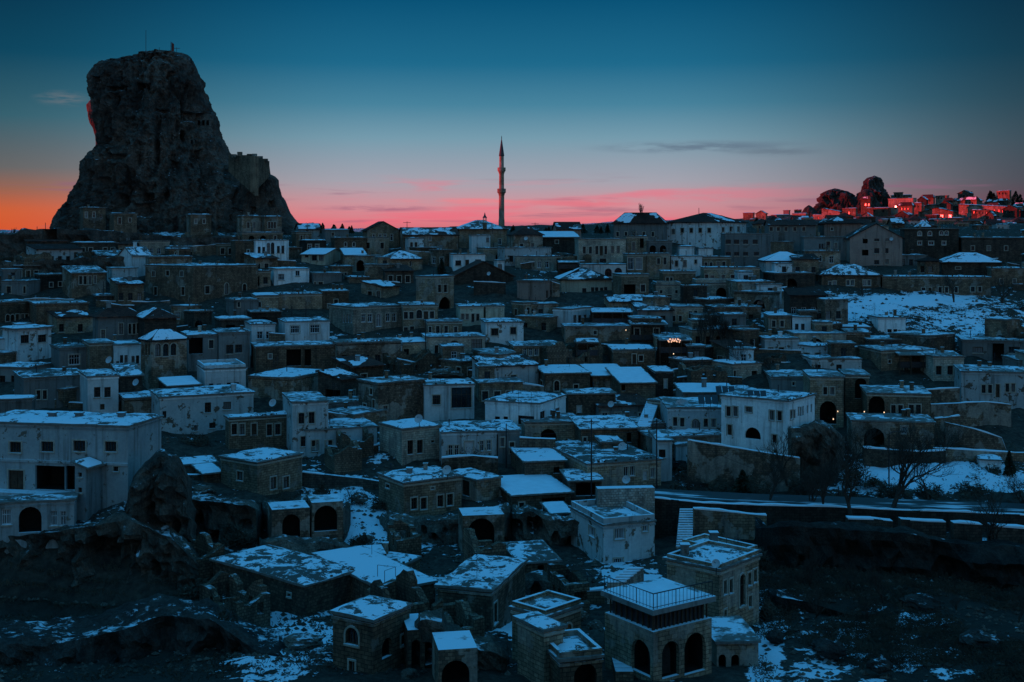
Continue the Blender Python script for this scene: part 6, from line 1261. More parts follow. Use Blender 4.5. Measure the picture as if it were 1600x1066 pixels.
# ------------------------------------------------------------------ the road
mb = MB(); sn = MB(); ctr = [(1020, 772), (1100, 776), (1200, 781), (1300, 784), (1400, 788), (1500, 792), (1640, 797)]
P3 = [at(px, py+6, 123.5) for px, py in ctr]
for a, b in zip(P3, P3[1:]):
    mb.hexa([a-ZV*3, b-ZV*3, b+Vector((0, 4.6, -3)), a+Vector((0, 4.6, -3))], [a, b, b+Vector((0, 4.6, 0)), a+Vector((0, 4.6, 0))])
m_, t_, p_ = newmat('asphalt_with_snow'); g_ = t_.node('ShaderNodeNewGeometry'); sc_ = t_.scaled(g_.outputs['Position'], (.12, 1., 1.)); nn_ = t_.noise(sc_, .8, 5, .6)
t_.l.new(t_.mix(t_.sm(nn_, .57, .66), (.035, .035, .037, 1), SNOWC), p_.inputs['Base Color'])
o = mb.build('road', m_); o['kind'] = 'structure'
mb = MB()
for i in range(0):
    px = 1335+i*19; 
    if i % 4 == 3: continue
    wj = rb_.uniform(7, 17); a, b = at(px+rb_.uniform(-2, 2), 811+i*.8+rb_.uniform(-1.5, 2.5), 116), at(px+wj, 812+i*.8+rb_.uniform(-1.5, 2.5), 116)
    T = tag((lambda q: (q.hexa([a-ZV*2, b-ZV*2, b+Vector((0, 1.2, -2)), a+Vector((0, 1.2, -2))], [a, b, b+Vector((0, 1.2, 0)), a+Vector((0, 1.2, 0))]), q.build('stone_block', M['dark'], origin=tuple(a-ZV*.8)))[1])(MB()), 'snow-topped parapet block in the row along the road brink', 'parapet block', 'parapet blocks along the road')
    snow_sheet('snow_cover', [a, b, b+Vector((0, 1.2, 0)), a+Vector((0, 1.2, 0))], T, 1.6, .14, i, .3)
for (lb, pts_, h__) in [('low snow-capped kerb wall at the road brink, first stretch', [(1325, 811), (1365, 812), (1395, 814)], .7), ('low snow-capped kerb wall at the road brink, middle stretch', [(1408, 812), (1450, 815), (1478, 816)], .8), ('low snow-capped kerb wall at the road brink, by the overhanging tree', [(1490, 817), (1535, 820)], .9), ('low snow-capped kerb wall ending at the frame edge', [(1548, 822), (1625, 828)], 1.)]:
    stone_wall('kerb_wall', lb, pts_, h__, 'dark', d=116, th=.9)
steps('stone_stairs', 'straight flight of snowy steps climbing to the road', (1056, 857), (1081, 857), (1062, 796), (1085, 796), 117, 121, 16)
steps('stone_stairs', 'broad curving snow-covered steps beside the railed terrace', (949, 913), (974, 916), (985, 888), (1006, 893), 92, 93.6, 6)
steps('stone_stairs', 'dark stairway descending beside the arcade', (962, 1050), (990, 1058), (944, 982), (966, 986), 79, 87, 12, 'rubble', False)
steps('stone_stairs', 'long stair lane winding up beside the mansion', (512, 606), (521, 606), (545, 545), (552, 545), 182, 200, 22, 'rubble')
steps('stone_stairs', 'ramped snow lane with low kerbs by the pleated roof', (994, 668), (1016, 668), (1010, 628), (1030, 630), 152, 166, 14)
# ------------------------------------------------------------------ railed terrace over the arcade
dC = 78.; T = W('arcade_house', 'arcaded stone house with a glazed gallery under a railed snow terrace', 945, 1021, 1112, 988, 1066, 'tan', 'O1001,1026,30,52 O1048,1030,27,56 O1086,1020,33,62', roof='none', a=41, d=dC, found=5)
O_, R_, L_, lr_, ll_, z0_, z1_ = frame_of(T); P = lambda s, t_, z: O_+R_*s+L_*t_+ZV*z
zg = Z(952, dC); zt_ = z1_
g = MB(); g.hexa([P(.35, .35, zt_+.002), P(lr_-.35, .35, zt_+.002), P(lr_-.35, ll_-.35, zt_+.002), P(.35, ll_-.35, zt_+.002)], [P(.35, .35, zg-.35), P(lr_-.35, .35, zg-.35), P(lr_-.35, ll_-.35, zg-.35), P(.35, ll_-.35, zg-.35)]); g.build('gallery_glazing', M['slate'], T)
for k in range(14):
    s_ = lr_*(k+.5)/14; b = MB(); b.box((0, 0, 0), (1, 1, 1)); b.v = [tuple(P(s_+(-.05 if i in (0, 3) else .05), .22 if j < 2 else .34, zt_+.003 if zz_ == 0 else zg-.36)) for i, j, zz_ in []] or b.v
    b = MB(); b.hexa([P(s_-.04, .24, zt_+.003), P(s_+.04, .24, zt_+.003), P(s_+.04, .34, zt_+.003), P(s_-.04, .34, zt_+.003)], [P(s_-.04, .24, zg-.36), P(s_+.04, .24, zg-.36), P(s_+.04, .34, zg-.36), P(s_-.04, .34, zg-.36)]); b.build('mullion', M['wood'], T)
for k in range(9):
    s_ = ll_*(k+.5)/9; b = MB(); b.hexa([P(.24, s_-.04, zt_+.003), P(.34, s_-.04, zt_+.003), P(.34, s_+.04, zt_+.003), P(.24, s_+.04, zt_+.003)], [P(.24, s_-.04, zg-.36), P(.34, s_-.04, zg-.36), P(.34, s_+.04, zg-.36), P(.24, s_+.04, zg-.36)]); b.build('mullion', M['wood'], T)
g = MB(); g.hexa([P(-.2, -.2, zg-.348), P(lr_+.2, -.2, zg-.348), P(lr_+.2, ll_+.2, zg-.348), P(-.2, ll_+.2, zg-.348)], [P(-.2, -.2, zg), P(lr_+.2, -.2, zg), P(lr_+.2, ll_+.2, zg), P(-.2, ll_+.2, zg)]); sl = g.build('terrace_slab', M['grey'], T)
snow_sheet('snow_cover', [P(.1, .1, zg), P(lr_-.1, .1, zg), P(lr_-.1, ll_-.1, zg), P(.1, ll_-.1, zg)], sl, 1.6, .12, 2., .5)
railing('railing', '', [P(lr_, -.05, zg), P(-.05, -.05, zg), P(-.05, ll_, zg)], 1., .32, parent=T)
railing('railing', 'black railing edging the snowy footbridge by the terrace', [at(893, 921, 104), at(918, 919, 104.5), at(940, 917, 105)], 1.)
def mids(pts):  return [Vector(p) for p in pts]
# balcony of the big white house and its slab, mansion balcony
O_, R_, L_, lr_, ll_, z0_, z1_ = frame_of(BW); P = lambda s, t_, z: O_+R_*s+L_*t_+ZV*z
zb_ = Z(772, 110); b = MB(); b.hexa([P(-1.5, 4.4, zb_-.3), P(-.02, 4.4, zb_-.3), P(-.02, ll_, zb_-.3), P(-1.5, ll_, zb_-.3)], [P(-1.5, 4.4, zb_), P(-.02, 4.4, zb_), P(-.02, ll_, zb_), P(-1.5, ll_, zb_)]); b.build('balcony', M['worn'], BW)
b = MB(); b.hexa([P(-.12, .0, Z(728, 110)), P(-.002, .0, Z(728, 110)), P(-.002, ll_, Z(728, 110)), P(-.12, ll_, Z(728, 110))], [P(-.12, .0, Z(724, 110)), P(-.002, .0, Z(724, 110)), P(-.002, ll_, Z(724, 110)), P(-.12, ll_, Z(724, 110))]); b.build('cornice', M['worn'], BW)
# ------------------------------------------------------------------ pergola roofs
def pavilion(x0, x1, yt, yb, d, label, dep=5., cov=1.1):
    p, q = at(x0, yt, d), at(x1, yt, d); h = (yb-yt)/F*d; T = thing('pavilion', ((p.x+q.x)/2, d, p.z-h), label, 'pavilion'); D = Vector((0, dep, .35))
    r = MB(); r.hexa([p, q, q+D, p+D], [p+ZV*.16, q+ZV*.16, q+D+ZV*.16, p+D+ZV*.16]); rf = r.build('roof', M['roofslab'], T); snow_sheet('snow_cover', [p+ZV*.16, q+ZV*.16, q+D+ZV*.16, p+D+ZV*.16], rf, cov, .14, x0)
    n = max(2, int((q.x-p.x)/1.6))
    for k in range(n+1):
        c = p.lerp(q, k/n); c.x = min(max(c.x, p.x+.15), q.x-.15); b = MB(); b.box((c.x-.06, c.y+.1, c.z-h-2), (c.x+.06, c.y+.22, c.z-.002)); b.build('post', M['wood'], T)
    b = MB(); b.box((p.x, p.y+dep-.3, p.z-h-1.5), (q.x, p.y+dep, p.z+.1)); b.build('back_wall', M['dark'], T)
    b = MB(); b.box((p.x, p.y+.3, p.z-h), (q.x, p.y+.4, p.z-h+.9)); b.build('rail_panel', M['metal'], T)
pavilion(925, 989, 489, 506, 210, 'open timber pavilion with a thin snow roof among the hotels')
pavilion(985, 1044, 508, 532, 204, 'glazed dining pavilion with slim posts and a snow roof')
pavilion(1180, 1236, 455, 468, 232, 'small dark carport roof above the snowy road bend', 3.5)
pavilion(1030, 1082, 533, 552, 190, 'dark veranda in front of the lit restaurant', 3., .3)
pavilion(900, 936, 536, 556, 193, 'little garden shelter with a pale roof rim', 3.)
pavilion(872, 906, 411, 420, 249, 'reddish-dark awning above the hip-roofed cream house', 3., 0.)
pavilion(1405, 1500, 556, 575, 186, 'dark open shelter by the large square stone house', 3., .2)
# ------------------------------------------------------------------ lamps
m = MB(); T = thing('string_lights', at(1054, 537, 188), 'glowing orange string of lights over the restaurant door', 'lights')
for k in range(16):
    p = at(1044+k*1.25, 532+2.2*math.sin(k*1.9)+.6*math.cos(k*5), 188.3); b = MB(); b.lathe(p, [(.02, -.13), (.13, 0), (.02, .13)], 6); b.build('bulb', M['lamp2'], T)
b = MB(); b.tube([at(1043, 530, 188.4), at(1054, 531.5, 188.4), at(1064, 530, 188.4)], .02, n=4); b.build('wire', M['metal'], T)
for (px, py, d, lb) in [(978, 516, 203.6, 'tiny warm lamp on the quoined wall'), (1052.5, 553, 187.5, 'small white lamp under the dark veranda'), (1309, 643, 164, 'small lamp to the side of the great shadowed arch'), (1350.5, 643.5, 160.3, 'small lamp at the near side of the dark vault'),
                   (1381.5, 644.5, 160.3, 'small lamp at the far side of the dark vault'), (1302, 655, 152, 'dim lamp low among the shrubs by the arch')]:
    c = at(px, py, d); T = thing('wall_lamp', c, lb, 'lamp'); b = MB(); b.lathe(c, [(.02, -.1), (.085, 0), (.02, .1)], 6); b.build('bulb', M['lamp'], T); b = MB(); b.tube([c+ZV*.1, c+Vector((0, .25, .22)), c+Vector((0, .6, .22))], .025, n=4); b.build('bracket', M['metal'], T)
# ------------------------------------------------------------------ dishes, poles, panels
for (px, py, d, r, lb) in [(171, 563, 181.5, .55, 'satellite dish on the windowless stone block'), (427, 630, 150, .5, 'satellite dish on the squat stone lodging roof'), (655, 655, 147, .55, 'satellite dish on the square pale house roof'), (699, 735, 129, .5, 'satellite dish behind the four-window roof'),
                    (1063, 632, 155, .6, 'larger of two satellite dishes on the long low white house'), (1070, 631, 156, .5, 'smaller of two satellite dishes on the long low white house'), (955, 632, 165, .45, 'satellite dish on the ragged ruin'), (979, 750, 131, .45, 'satellite dish near the standing rubble wall'),
                    (1119, 881, 89.5, .32, 'dark satellite dish on the tall stone house roof'), (1106, 880, 91, .28, 'smaller dish on the tall stone house roof'), (822, 373, 267, .45, 'satellite dish under the dark hip roof near the minaret'), (764, 428, 240, .4, 'satellite dish on the great unlit roof'),
                    (213, 598, 168, .5, 'round dish beside the shadowy leaning roof'), (973, 698, 143, .5, 'satellite dish on the L-shaped snow roof'), (1393, 374, 260.5, .4, 'satellite dish on the apartment block front')]:
    dish(px, py, r, d, lb)
for (px, y0, y1, arms, lb, lp) in [(924, 655, 790, 1, 'tall street pole in front of the slanting snow roof', 0), (1026, 655, 800, 2, 'tall utility pole by the L-shaped roof end', 0), (791, 662, 745, 0, 'thin pole beside the narrow dark-windowed house', 0), (296, 465, 500, 0, 'pole standing before the vast stone hall', 0),
                             (480, 350, 368, 0, 'street lamp on the skyline near the castle', 1), (836, 348, 364, 1, 'short pole on the skyline beyond the minaret', 0), (1310, 760, 800, 0, 'street pole at the road brink', 0), (478, 470, 500, 0, 'pole against the big blank block', 0),
                             (456, 478, 510, 0, 'second thin pole against the blank block', 0), (1092, 325, 345, 0, 'thin rod antenna above the long red-roofed house', 0), (162, 440, 476, 0, 'pole beside the four-light window house', 0), (58, 354, 366, 0, 'stumpy post on the far skyline', 0), (71, 348, 362, 0, 'taller post on the far skyline', 0),
                             (1389, 678, 760, 0, 'lamp post behind the big bare tree', 1), (636, 346, 366, 1, 'aerial pole on the ridge near the wide stone house', 0), (1097, 560, 610, 1, 'pole by the yard wall under the trees', 0), (665, 500, 560, 0, 'slim pole at the corner of the arched niches', 0), (1170, 350, 372, 0, 'pole above the modern grey block', 0)]:
    pole(px, y0, y1, lb, .08, arms, 1 if lp else None, d={1092: 284, 924: 133, 1026: 131, 791: 146, 480: 296, 836: 300, 58: 275, 71: 275, 636: 288}.get(px))
for (x0, x1, y, d, lb) in [(1092, 1124, 626, 150, 'pair of tilted dark solar panels on the low white house'), (1170, 1200, 620, 146, 'dark solar panels on the corner house roof'), (1120, 1150, 612, 156, 'solar panels on the snow cap roof')]:
    a, b_ = at(x0, y+5, d), at(x1, y+5, d); T = thing('solar_panels', (a+b_)/2-ZV*.3, lb, 'solar panel'); n = 3
    for k in range(n):
        p, q = a.lerp(b_, k/n), a.lerp(b_, (k+.88)/n); D = Vector((0, .9, 1.)); mb = MB(); mb.hexa([p, q, q+Vector((0, .08, -.05)), p+Vector((0, .08, -.05))], [p+D, q+D, q+D+Vector((0, .08, -.05)), p+D+Vector((0, .08, -.05))]); mb.build('panel', M['slate'], T)
        mb = MB(); mb.tube([q+D, q+Vector((0, 1., -.8))], .03, n=4); mb.build('strut', M['metal'], T)
# rods on roofs and wires
def rods(pts3, lb, h=1.6, d=None):
    T = thing('bare_rods', pts3[0], lb, 'rods')
    for p in pts3: b = MB(); b.tube([p-ZV*.3, p+ZV*h], .03, n=4); b.build('rod', M['metal'], T)
    b = MB(); b.tube([p+ZV*h for p in pts3], .02, n=4); b.build('crossbar', M['metal'], T)
rods([at(590, 912, 98), at(618, 915, 98), at(601, 922, 95)], 'bare rods rising from the snow sheet roof', 1.5)
rods([at(1135, 862, 98), at(1147, 863, 98), at(1153, 856, 100)], 'rods standing on the upper stone block roof', 1.1)
rods([at(680, 598, 165), at(695, 597, 165), at(688, 595, 168)], 'thin rods over the glazed arch house', 1.4)
rods([at(792, 628, 156), at(810, 628, 156), at(830, 630, 156), at(872, 631, 160)], 'row of rods along the white balcony house roof', 1.4)
for (a, b_, lb) in [((1026, 657, 131), (1310, 762, 126), 'overhead cable from the tall pole to the road'), ((924, 657, 133), (1026, 658, 131), 'overhead cable between the two tall poles'), ((791, 664, 146), (924, 657, 133), 'overhead cable crossing the snow roofs')]:
    p, q = at(*a), at(*b_); pts = [p.lerp(q, k/14)-ZV*(4*(k/14)*(1-k/14)*1.3) for k in range(15)]; m = MB(); m.tube(pts, .02, n=4); tag(m.build('cable', M['metal'], origin=tuple(p)), lb, 'cable')
# ------------------------------------------------------------------ far hill on the right, catching the last red sun
def far(label, xl, xr, yt, yb, d, mat='stone', wins='', roof='flat', cov=.5, a=54, xc=None, **k):
    return house(k.pop('name', 'far_house'), label, xl, xc if xc is not None else xl+(xr-xl)*.88, xr, yt, yb, mat, wins, roof, cov, a=a, d=d, surround=False, found=6, wood='wood', **k)
far('large arcaded building with a bright cornice on the far hill, lit red', 1388, 1432, 310, 334, 500, 'tan', 'a1399,324,4,6 a1405,324,4,6 a1413,325,4,8 a1420,324,4,6 a1426,324,3,6')
far('house with an arched gate below the arcaded building, lit red', 1384, 1402, 339, 350, 470, 'stone', 'A1396,345,5,7')
far('low wall house glowing orange at the foot of the tall rock', 1353, 1392, 325, 335, 505, 'stone', 'r1366,330,3,4 r1380,330,3,4')
far('small two-storey house right beside the tall rock', 1345, 1362, 312, 334, 520, 'stone', 'r1352,320,3,4 r1357,320,3,4', roof='hip', rh=1.5)
far('row house with a snowy roof under the broad knoll', 1284, 1316, 331, 344, 490, 'stone', 'r1298,338,3,4 r1306,338,3,4', roof='shed', rh=1.5, cov=1.)
far('terrace house beneath the broad knoll with red-lit flank', 1316, 1340, 326, 340, 505, 'stone', 'r1326,333,3,4', roof='flat', cov=.8)
far('long arcaded hotel wing with a snow roof on the far hill', 1498, 1598, 324, 352, 470, 'stone', ' '.join('a%d,330,4,6' % x for x in range(1518, 1596, 7))+' '+' '.join('r%d,341,4,6' % x for x in range(1518, 1596, 7)), roof='shed', rh=1.6, cov=1.)
far('stepped house with three framed windows left of the hotel wing', 1438, 1496, 331, 350, 475, 'stone', 'r1458,338,5,5 r1471,338,5,5 r1484,338,5,5', roof='gableR', rh=1.6, cov=.6)
far('tall narrow house catching fire-red light above the stepped house', 1448, 1470, 320, 334, 500, 'stone', 'r1458,327,3,4', roof='flat', cov=.8)
far('flat house on the hilltop with a dark overhanging roof', 1484, 1535, 314, 330, 520, 'stone', 'r1505,322,4,5 r1518,322,4,5', roof='hip', rh=1.4)
far('small pink shop house with a dark doorway, lit at the skyline', 1176, 1199, 351, 364, 400, 'stone', 'o1187,358,11,6', a=10)
far('low house with snow roof left of the broad knoll', 1238, 1262, 334, 344, 520, 'tan', 'r1250,339,3,3', cov=1.)
far('grey block between trees on the distant slope', 1205, 1234, 336, 347, 560, 'grey', 'r1215,340,3,3 r1224,340,3,3', cov=.9)
far('tiny cube house crowning the distant slope', 1224, 1234, 329, 338, 600, 'grey', '', cov=.6)
far('second tiny cube house, beside a taller one on the distant slope', 1241, 1252, 328, 338, 600, 'stone', '', cov=.6)
far('little house with pale wall under the small boulder hill', 1270, 1286, 336, 347, 510, 'tan', 'r1278,341,3,3', cov=.9)
far('plain house at the bend below the arcaded building', 1405, 1432, 338, 352, 460, 'stone', 'r1415,344,3,4', cov=.9, roof='gableR', rh=1.4)
far('dark hipped house at the far edge above the hotel wing', 1540, 1580, 316, 326, 540, 'stone', '', roof='hip', rh=1.6, cov=.4)
far('small snow-roofed house on the brow behind the tall rock', 1392, 1425, 305, 314, 560, 'stone', '', roof='flat', cov=.9)
far('square house with a lit side behind the hotel wing', 1432, 1450, 322, 334, 510, 'stone', 'r1442,328,3,4', cov=.7)
for i, (px, yt, yb, d) in enumerate([(1170, 333, 345, 560), (1190, 334, 346, 540), (1210, 346, 354, 440), (1236, 347, 356, 430), (1262, 347, 356, 420), (1300, 346, 356, 420), (1330, 342, 353, 440), (1355, 338, 348, 470), (1440, 350, 360, 400), (1480, 352, 362, 395), (1530, 352, 362, 395), (1580, 354, 364, 390), (1180, 343, 350, 480)]):
    far(['low roof', 'smallest', 'pale wall', 'grey wall', 'flat roof'][i % 5]+' cottage number' and near('little %s far house next to' % ['flat-roofed', 'gabled', 'hipped'][i % 3], px, yt), px-9, px+9, yt, yb, d, ['stone', 'tan', 'stone', 'grey'][i % 4], 'r%d,%d,3,4' % (px+3, yt+5), cov=.9, roof=['flat', 'gableR', 'hip'][i % 3], rh=1.3)
rq = random.Random(22); NB = list(NAMED)
for i in range(24):
    px = 1400+i*8.6+rq.uniform(-4, 4); yb = rq.uniform(306, 348); d_ = 400+(352-yb)*4.; w_ = rq.uniform(14, 26); h_ = rq.uniform(6, 11); BOXES[:] = NAMED
    far(near('dim %s on the far slope, below' % ['cottage', 'flat house', 'hipped house', 'narrow house'][i % 4], px, yb-14), px-w_/2, px+w_/2, yb-h_, yb, d_, ['stone', 'dark', 'tan', 'dark'][i % 4], ''.join('r%.1f,%.1f,2.2,3.4 ' % (px-w_*.3+q*5, yb-h_*.5) for q in range(int(w_/7))), cov=rq.choice([.2, .6, .9]), roof=['flat', 'gableR', 'hip', 'flat'][i % 4], rh=1.4, a=rq.uniform(30, 66), seed=i*2.1)
BOXES[:] = NAMED
rq = random.Random(21)
for i in range(30):
    px = 1195+i*13.6+rq.uniform(-5, 5); yb = rq.uniform(351, 366); d_ = 330+(366-yb)*7; w_ = rq.uniform(16, 30); h_ = rq.uniform(8, 14); mt = rq.choice(['stone', 'tan', 'dark', 'grey', 'worn', 'stone']); wn = ''.join('r%.1f,%.1f,2.6,4 ' % (px+q*6-w_*.2, yb-h_*.55) for q in range(int(w_/8)))
    BOXES[:] = NAMED; house('stone_house', near('dusky %s house just below' % {'stone': 'stone', 'tan': 'tan', 'dark': 'brown', 'grey': 'grey', 'worn': 'pale'}[mt], px, yb-12), px-w_/2, px-w_/2+3, px+w_/2, yb-h_, yb, mt, wn, roof=rq.choice(['flat', 'flat', 'gableR', 'hip']), rh=1.5, cov=rq.choice([0, .2, .5, .8]), a=10, d=d_, ll=7, surround=False, seed=i*3.3)
BOXES[:] = NAMED
# ------------------------------------------------------------------ trees and shrubs
tree(998, 306, 352, 'bare poplar standing alone on the skyline by the large ridge house', d=290, seed=4, spread=.28, upright=.75, depthn=5, nk=3)
tree(1392, 600, 800, 'spreading bare tree over the snowy lawn by the road', d=124, seed=9, spread=.62, upright=.22, depthn=6)
tree(1330, 640, 806, 'dark bare tree leaning at the road brink', d=121, seed=12, spread=.5, upright=.3, depthn=6)
tree(1550, 720, 870, 'bare tree overhanging the road parapet blocks', d=112, seed=15, spread=.6, upright=.22, depthn=6)
tree(1490, 400, 478, 'bare tree in front of the long low range', d=228, seed=18, spread=.6, upright=.25, depthn=5)
tree(1566, 405, 478, 'second bare tree before the range, near the frame edge', d=228, seed=19, spread=.6, upright=.25, depthn=5)
for i, (px, yt, yb) in enumerate([(1098, 468, 556), (1110, 462, 560), (1122, 470, 562), (1134, 480, 562), (1088, 490, 550)]):
    tree(px, yt, yb, ['tallest bare poplar of the clump beside the stone hotels', 'bare poplar in the clump beside the stone hotels'][0 if i == 1 else 1], d=196+i, seed=30+i, spread=.34, upright=.6, depthn=6, group=None if i == 1 else 'poplars beside the hotels')
tree(597, 388, 432, 'bare round tree in front of the red snow-patched roof', d=250, seed=41, spread=.6, upright=.3, depthn=5)
tree(987, 348, 378, 'leafless bushy tree before the large ridge house', d=276, seed=42, spread=.6, upright=.25, depthn=5, stems=2)
tree(1150, 500, 590, 'dark bare tree right of the poplar clump', d=188, seed=43, spread=.5, depthn=6)
tree(1350, 425, 478, 'small bare tree by the snow-streaked roof house', d=232, seed=44, spread=.6, depthn=5)
tree(1230, 640, 750, 'scrubby leafless tree on the rock plinth', d=139, seed=46, spread=.6, depthn=5)
tree(735, 670, 722, 'twiggy climber tree against the ragged white house', d=145, seed=47, spread=.7, upright=.1, depthn=5)
tree(1090, 700, 790, 'tangled leafless shrub tree by the bramble slope', d=134, seed=48, spread=.75, upright=.1, depthn=6, stems=2)
for i, (px, yt, yb) in enumerate([(10, 352, 374), (17, 348, 374), (24, 346, 374), (29, 350, 374)]):
    tree(px, yt, yb, 'thin bare poplar on the far skyline against the orange sky', d=300+i*2, seed=50+i, spread=.25, upright=.9, depthn=4, group='poplars on the orange skyline')
for i, (px, yt, yb, w_, lb) in enumerate([(1577, 705, 745, .28, 'dark conical conifer beside the little hut'), (1297, 608, 655, .3, 'dark evergreen in front of the great shadowed arch'), (895, 420, 447, .3, 'small evergreen above the hip-roofed cream house'), (690, 405, 432, .35, 'dark evergreen beside the white two-bay house'), (1160, 735, 790, .5, 'large black evergreen on the bramble slope')]):
    conifer(px, yt, yb, lb, w=w_, seed=60+i)
rs = random.Random(77)
for i in range(34):
    px = rs.choice([rs.uniform(800, 900), rs.uniform(880, 960), rs.uniform(470, 560), rs.uniform(1050, 1300), rs.uniform(1540, 1600), rs.uniform(1440, 1600)]); yb = {True: 362, False: 352}[px < 1180]; 
    if px > 1400: yb = 318
    d = 320 if px < 1180 else (430 if px < 1400 else 590); h_ = rs.uniform(6, 14) if px < 1400 else rs.uniform(12, 20)
    if 1030 < px < 1170: continue
    conifer(px, yb-h_, yb+3, 'small dark round-topped tree on the ridge line', d=d, w=rs.uniform(.35, .6), seed=100+i, group='dark trees along the ridge', name='evergreen_tree')
for i, (px, py, w_, h_, lb) in enumerate([(1556, 738, 34, 18, 'clipped dark bush in front of the little hut'), (1445, 733, 20, 10, 'round dark bush on the snowy lawn'), (1370, 755, 34, 16, 'low scrub bush under the spreading bare tree'), (1180, 765, 70, 40, 'large bramble mass under the corner house'), (1260, 760, 60, 44, 'dim thicket beside the road bend'),
        (1130, 770, 60, 36, 'thicket at the foot of the black evergreen'), (1460, 770, 50, 20, 'scrub bush by the lawn edge'), (1300, 690, 60, 30, 'shrubs below the great shadowed arch'), (1440, 690, 80, 40, 'hanging dry shrubs over the bottom wall'), (1340, 740, 50, 44, 'willow-like thicket on the lawn'), (1500, 700, 60, 40, 'creeper mass on the sloping rubble wall'),
        (345, 985, 70, 60, 'hanging dry brush on the dark cliff brow'), (560, 850, 40, 20, 'weeds across the snow slope'), (610, 860, 50, 16, 'dry weeds under the rock base'), (590, 790, 24, 14, 'dark bush beside the four-window house'), (500, 770, 30, 22, 'bush in the snowy yard'), (440, 680, 40, 12, 'roof weeds by the narrow house'), (560, 690, 60, 16, 'weeds on the curved garden wall'),
        (715, 640, 9, 12, 'potted shrub nearer the brown window'), (694, 641, 7, 10, 'potted shrub under the glazed arch'), (1070, 770, 60, 24, 'dry bush above the straight steps'), (1090, 745, 80, 30, 'brambles on the snowy slope by the curved house'), (760, 600, 60, 16, 'dry bush behind the glazed arch house'), (620, 590, 30, 12, 'shrub beside the earthen roof'), (1150, 580, 60, 24, 'dark shrubs under the bare tree'), (300, 690, 60, 16, 'scrub at the foot of the long worn white house')]):
    bush(px, py, w_, h_, lb, seed=200+i, dens=1.2)
for i, (px, yt, yb, w_, lb) in enumerate([(1285, 690, 800, .55, 'leafless tree beside the rock plinth, over the road'), (1420, 660, 760, .6, 'thin leafless tree just behind the spreading bare tree'), (1450, 690, 770, .6, 'small leafless tree on the snowy lawn'), (1250, 700, 800, .5, 'slim dark tree at the bend of the road'), (1205, 690, 790, .5, 'tangled tree between the evergreen and the road'),
        (1355, 640, 720, .6, 'fan-shaped bare tree before the lower stone terrace'), (1480, 640, 720, .6, 'bare tree near the sloping rubble wall'), (1425, 610, 690, .6, 'upper bare tree leaning over the stone terrace roof'), (1595, 700, 800, .6, 'bare tree cut by the frame edge beside the hut'), (545, 735, 790, .7, 'low leafless tree in the snowy yard'), (1320, 520, 570, .6, 'bare tree by the portal wall'), (1200, 530, 590, .6, 'bare tree above the dim long wall')]):
    tree(px, yt, yb, lb, seed=300+i, spread=w_, upright=.2, depthn=6, stems=1+i % 2, d=124+i*.3 if 1200 < px < 1460 and yb > 755 else None)
for i, (px, py, w_, h_, lb) in enumerate([(1215, 740, 60, 50, 'thicket piled under the rock plinth'), (1400, 770, 60, 22, 'scrub along the inner road edge'), (1330, 780, 50, 20, 'scrub at the near road edge'), (1530, 770, 70, 22, 'long scrub hedge by the far road stretch'), (1380, 715, 40, 30, 'reed-like thicket under the terrace wall'), (1455, 715, 50, 26, 'second thicket under the terrace wall'),
        (1240, 830, 70, 22, 'dark scrub hanging over the bluff'), (1350, 835, 80, 20, 'scrub fringe on the bluff brow'), (1460, 845, 60, 20, 'brow scrub beneath the parapet blocks'), (1190, 880, 40, 40, 'bush at the foot of the high retaining wall'), (1205, 960, 40, 30, 'bush beside the snowy lane'), (360, 840, 60, 30, 'brush hanging under the carved doorways'), (300, 930, 70, 30, 'brush on the ledge beside the hollow cliff')]):
    bush(px, py, w_, h_, lb, seed=400+i, dens=1.5)
protos = [o for o in C.objects if o.name.startswith('bare_tree') and o.get('label', '').startswith(('slim dark tree', 'thin leafless tree', 'tangled tree', 'bare tree by the portal'))]
rt_ = random.Random(31)
for i in range(30):
    s0 = protos[i % len(protos)]; px, py = (rt_.uniform(1185, 1610), rt_.uniform(832, 985)) if i < 22 else (rt_.uniform(1190, 1330), rt_.uniform(735, 800))
    d_ = depth_at(px, py); x_ = X(px, d_); c = s0.copy(); C.objects.link(c); c.location = (x_, d_, ground(x_, d_)-.1); c.rotation_euler = (0, 0, rt_.uniform(0, 6.28)); s_ = rt_.uniform(.38, .7); c.scale = (s_, s_, s_*rt_.uniform(.8, 1.1))
    c['label'] = near('small leafless tree on the dark slope below' if i < 22 else 'dark leafless tree of the thicket near', px, py); c['group'] = 'leafless trees on the dark slope'
    for ch in s0.children: k = ch.copy(); C.objects.link(k); k.parent = c
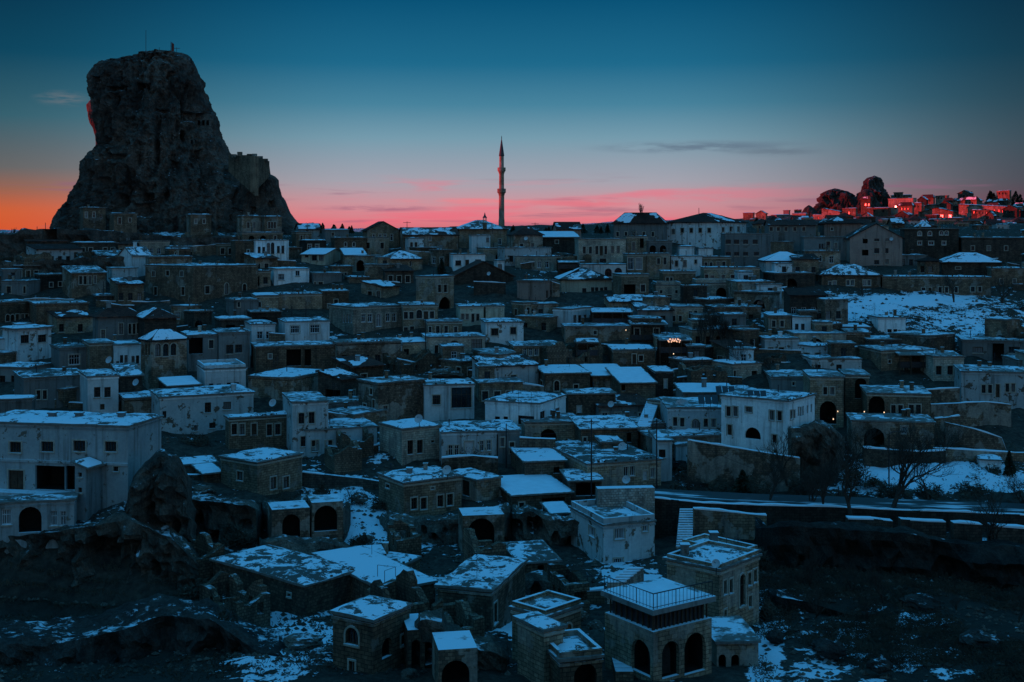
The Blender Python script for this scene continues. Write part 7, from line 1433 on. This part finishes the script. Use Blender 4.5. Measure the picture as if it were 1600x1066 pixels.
# scrub and dry growth on the dark slopes: nobody could count it
def scrub(name, label, zones, N, seed, mat, smin=.25, smax=.9):
    r = random.Random(seed); mb = MB()
    for (x0, x1, y0, y1, w_) in zones:
        for i in range(int(N*w_)):
            px, py = r.uniform(x0, x1), r.uniform(y0, y1); d = depth_at(px, py); x = X(px, d); c0 = Vector((x, d, ground(x, d)))
            if patch(SNOWP, px, py) > .42 and r.random() < .75: continue
            if noise.noise(Vector((x*.12, d*.12, 4.))) < -.15: continue
            h = r.uniform(smin, smax)
            for k in range(9):
                p = c0+Vector((r.gauss(0, .45), r.gauss(0, .45), -.1)); v = Vector((r.gauss(0, .5), r.gauss(0, .5), 1)).normalized()*h*r.uniform(.5, 1.1); s_ = v.orthogonal().normalized()*.035
                mb.poly([p-s_, p+s_, p+v]); q = p+v*.6; s2 = Vector((r.gauss(0, 1), r.gauss(0, 1), r.gauss(0, .6))).normalized()*.16; mb.poly([q-s2, q+s2*.6+ZV*.1, q+s2+ZV*.02])
    o = mb.build(name, M[mat], None); tag(o, label, 'scrub', kind='stuff')
scrub('undergrowth', 'dark leafless scrub covering the valley slope below the road', [(1180, 1620, 870, 1075, 1.)], 5200, 5, 'brush')
scrub('weeds', 'dry weeds scattered over the snowy lower slopes', [(0, 520, 880, 1070, .4), (420, 640, 760, 900, .3), (1180, 1600, 690, 870, .5), (1330, 1600, 480, 545, .35), (0, 400, 370, 480, .2)], 2600, 6, 'brush', .15, .5)
# loose stones
r = random.Random(8); mb = MB()
for (x0, x1, y0, y1, n) in [(400, 620, 800, 1060, 800), (0, 420, 950, 1060, 500), (1190, 1600, 880, 1060, 700), (600, 960, 860, 1066, 500), (200, 620, 680, 800, 300), (1330, 1600, 470, 540, 160), (60, 400, 362, 420, 160), (840, 960, 395, 420, 60), (540, 640, 560, 700, 60)]:
    for i in range(n):
        px, py = r.uniform(x0, x1), r.uniform(y0, y1); d = depth_at(px, py); x = X(px, d); s_ = r.uniform(.08, .24)*(1+d/300); c0 = Vector((x, d, ground(x, d)+s_*.2))
        V = [c0+Vector((a*s_*r.uniform(.7, 1.2), b*s_*r.uniform(.7, 1.2), c*s_*r.uniform(.5, .9))) for a, b, c in [(1, 0, 0), (0, 1, 0), (-1, 0, 0), (0, -1, 0), (0, 0, 1), (0, 0, -1)]]
        for a, b, c in [(0, 1, 4), (1, 2, 4), (2, 3, 4), (3, 0, 4), (1, 0, 5), (2, 1, 5), (3, 2, 5), (0, 3, 5)]: mb.poly([V[a], V[b], V[c]])
o = mb.build('rubble_stones', M['rock'], None); tag(o, 'loose stones strewn over the slopes', 'stones', kind='stuff')
for o in bpy.data.objects:
    for k in ('_o', '_f'):
        if k in o: del o[k]
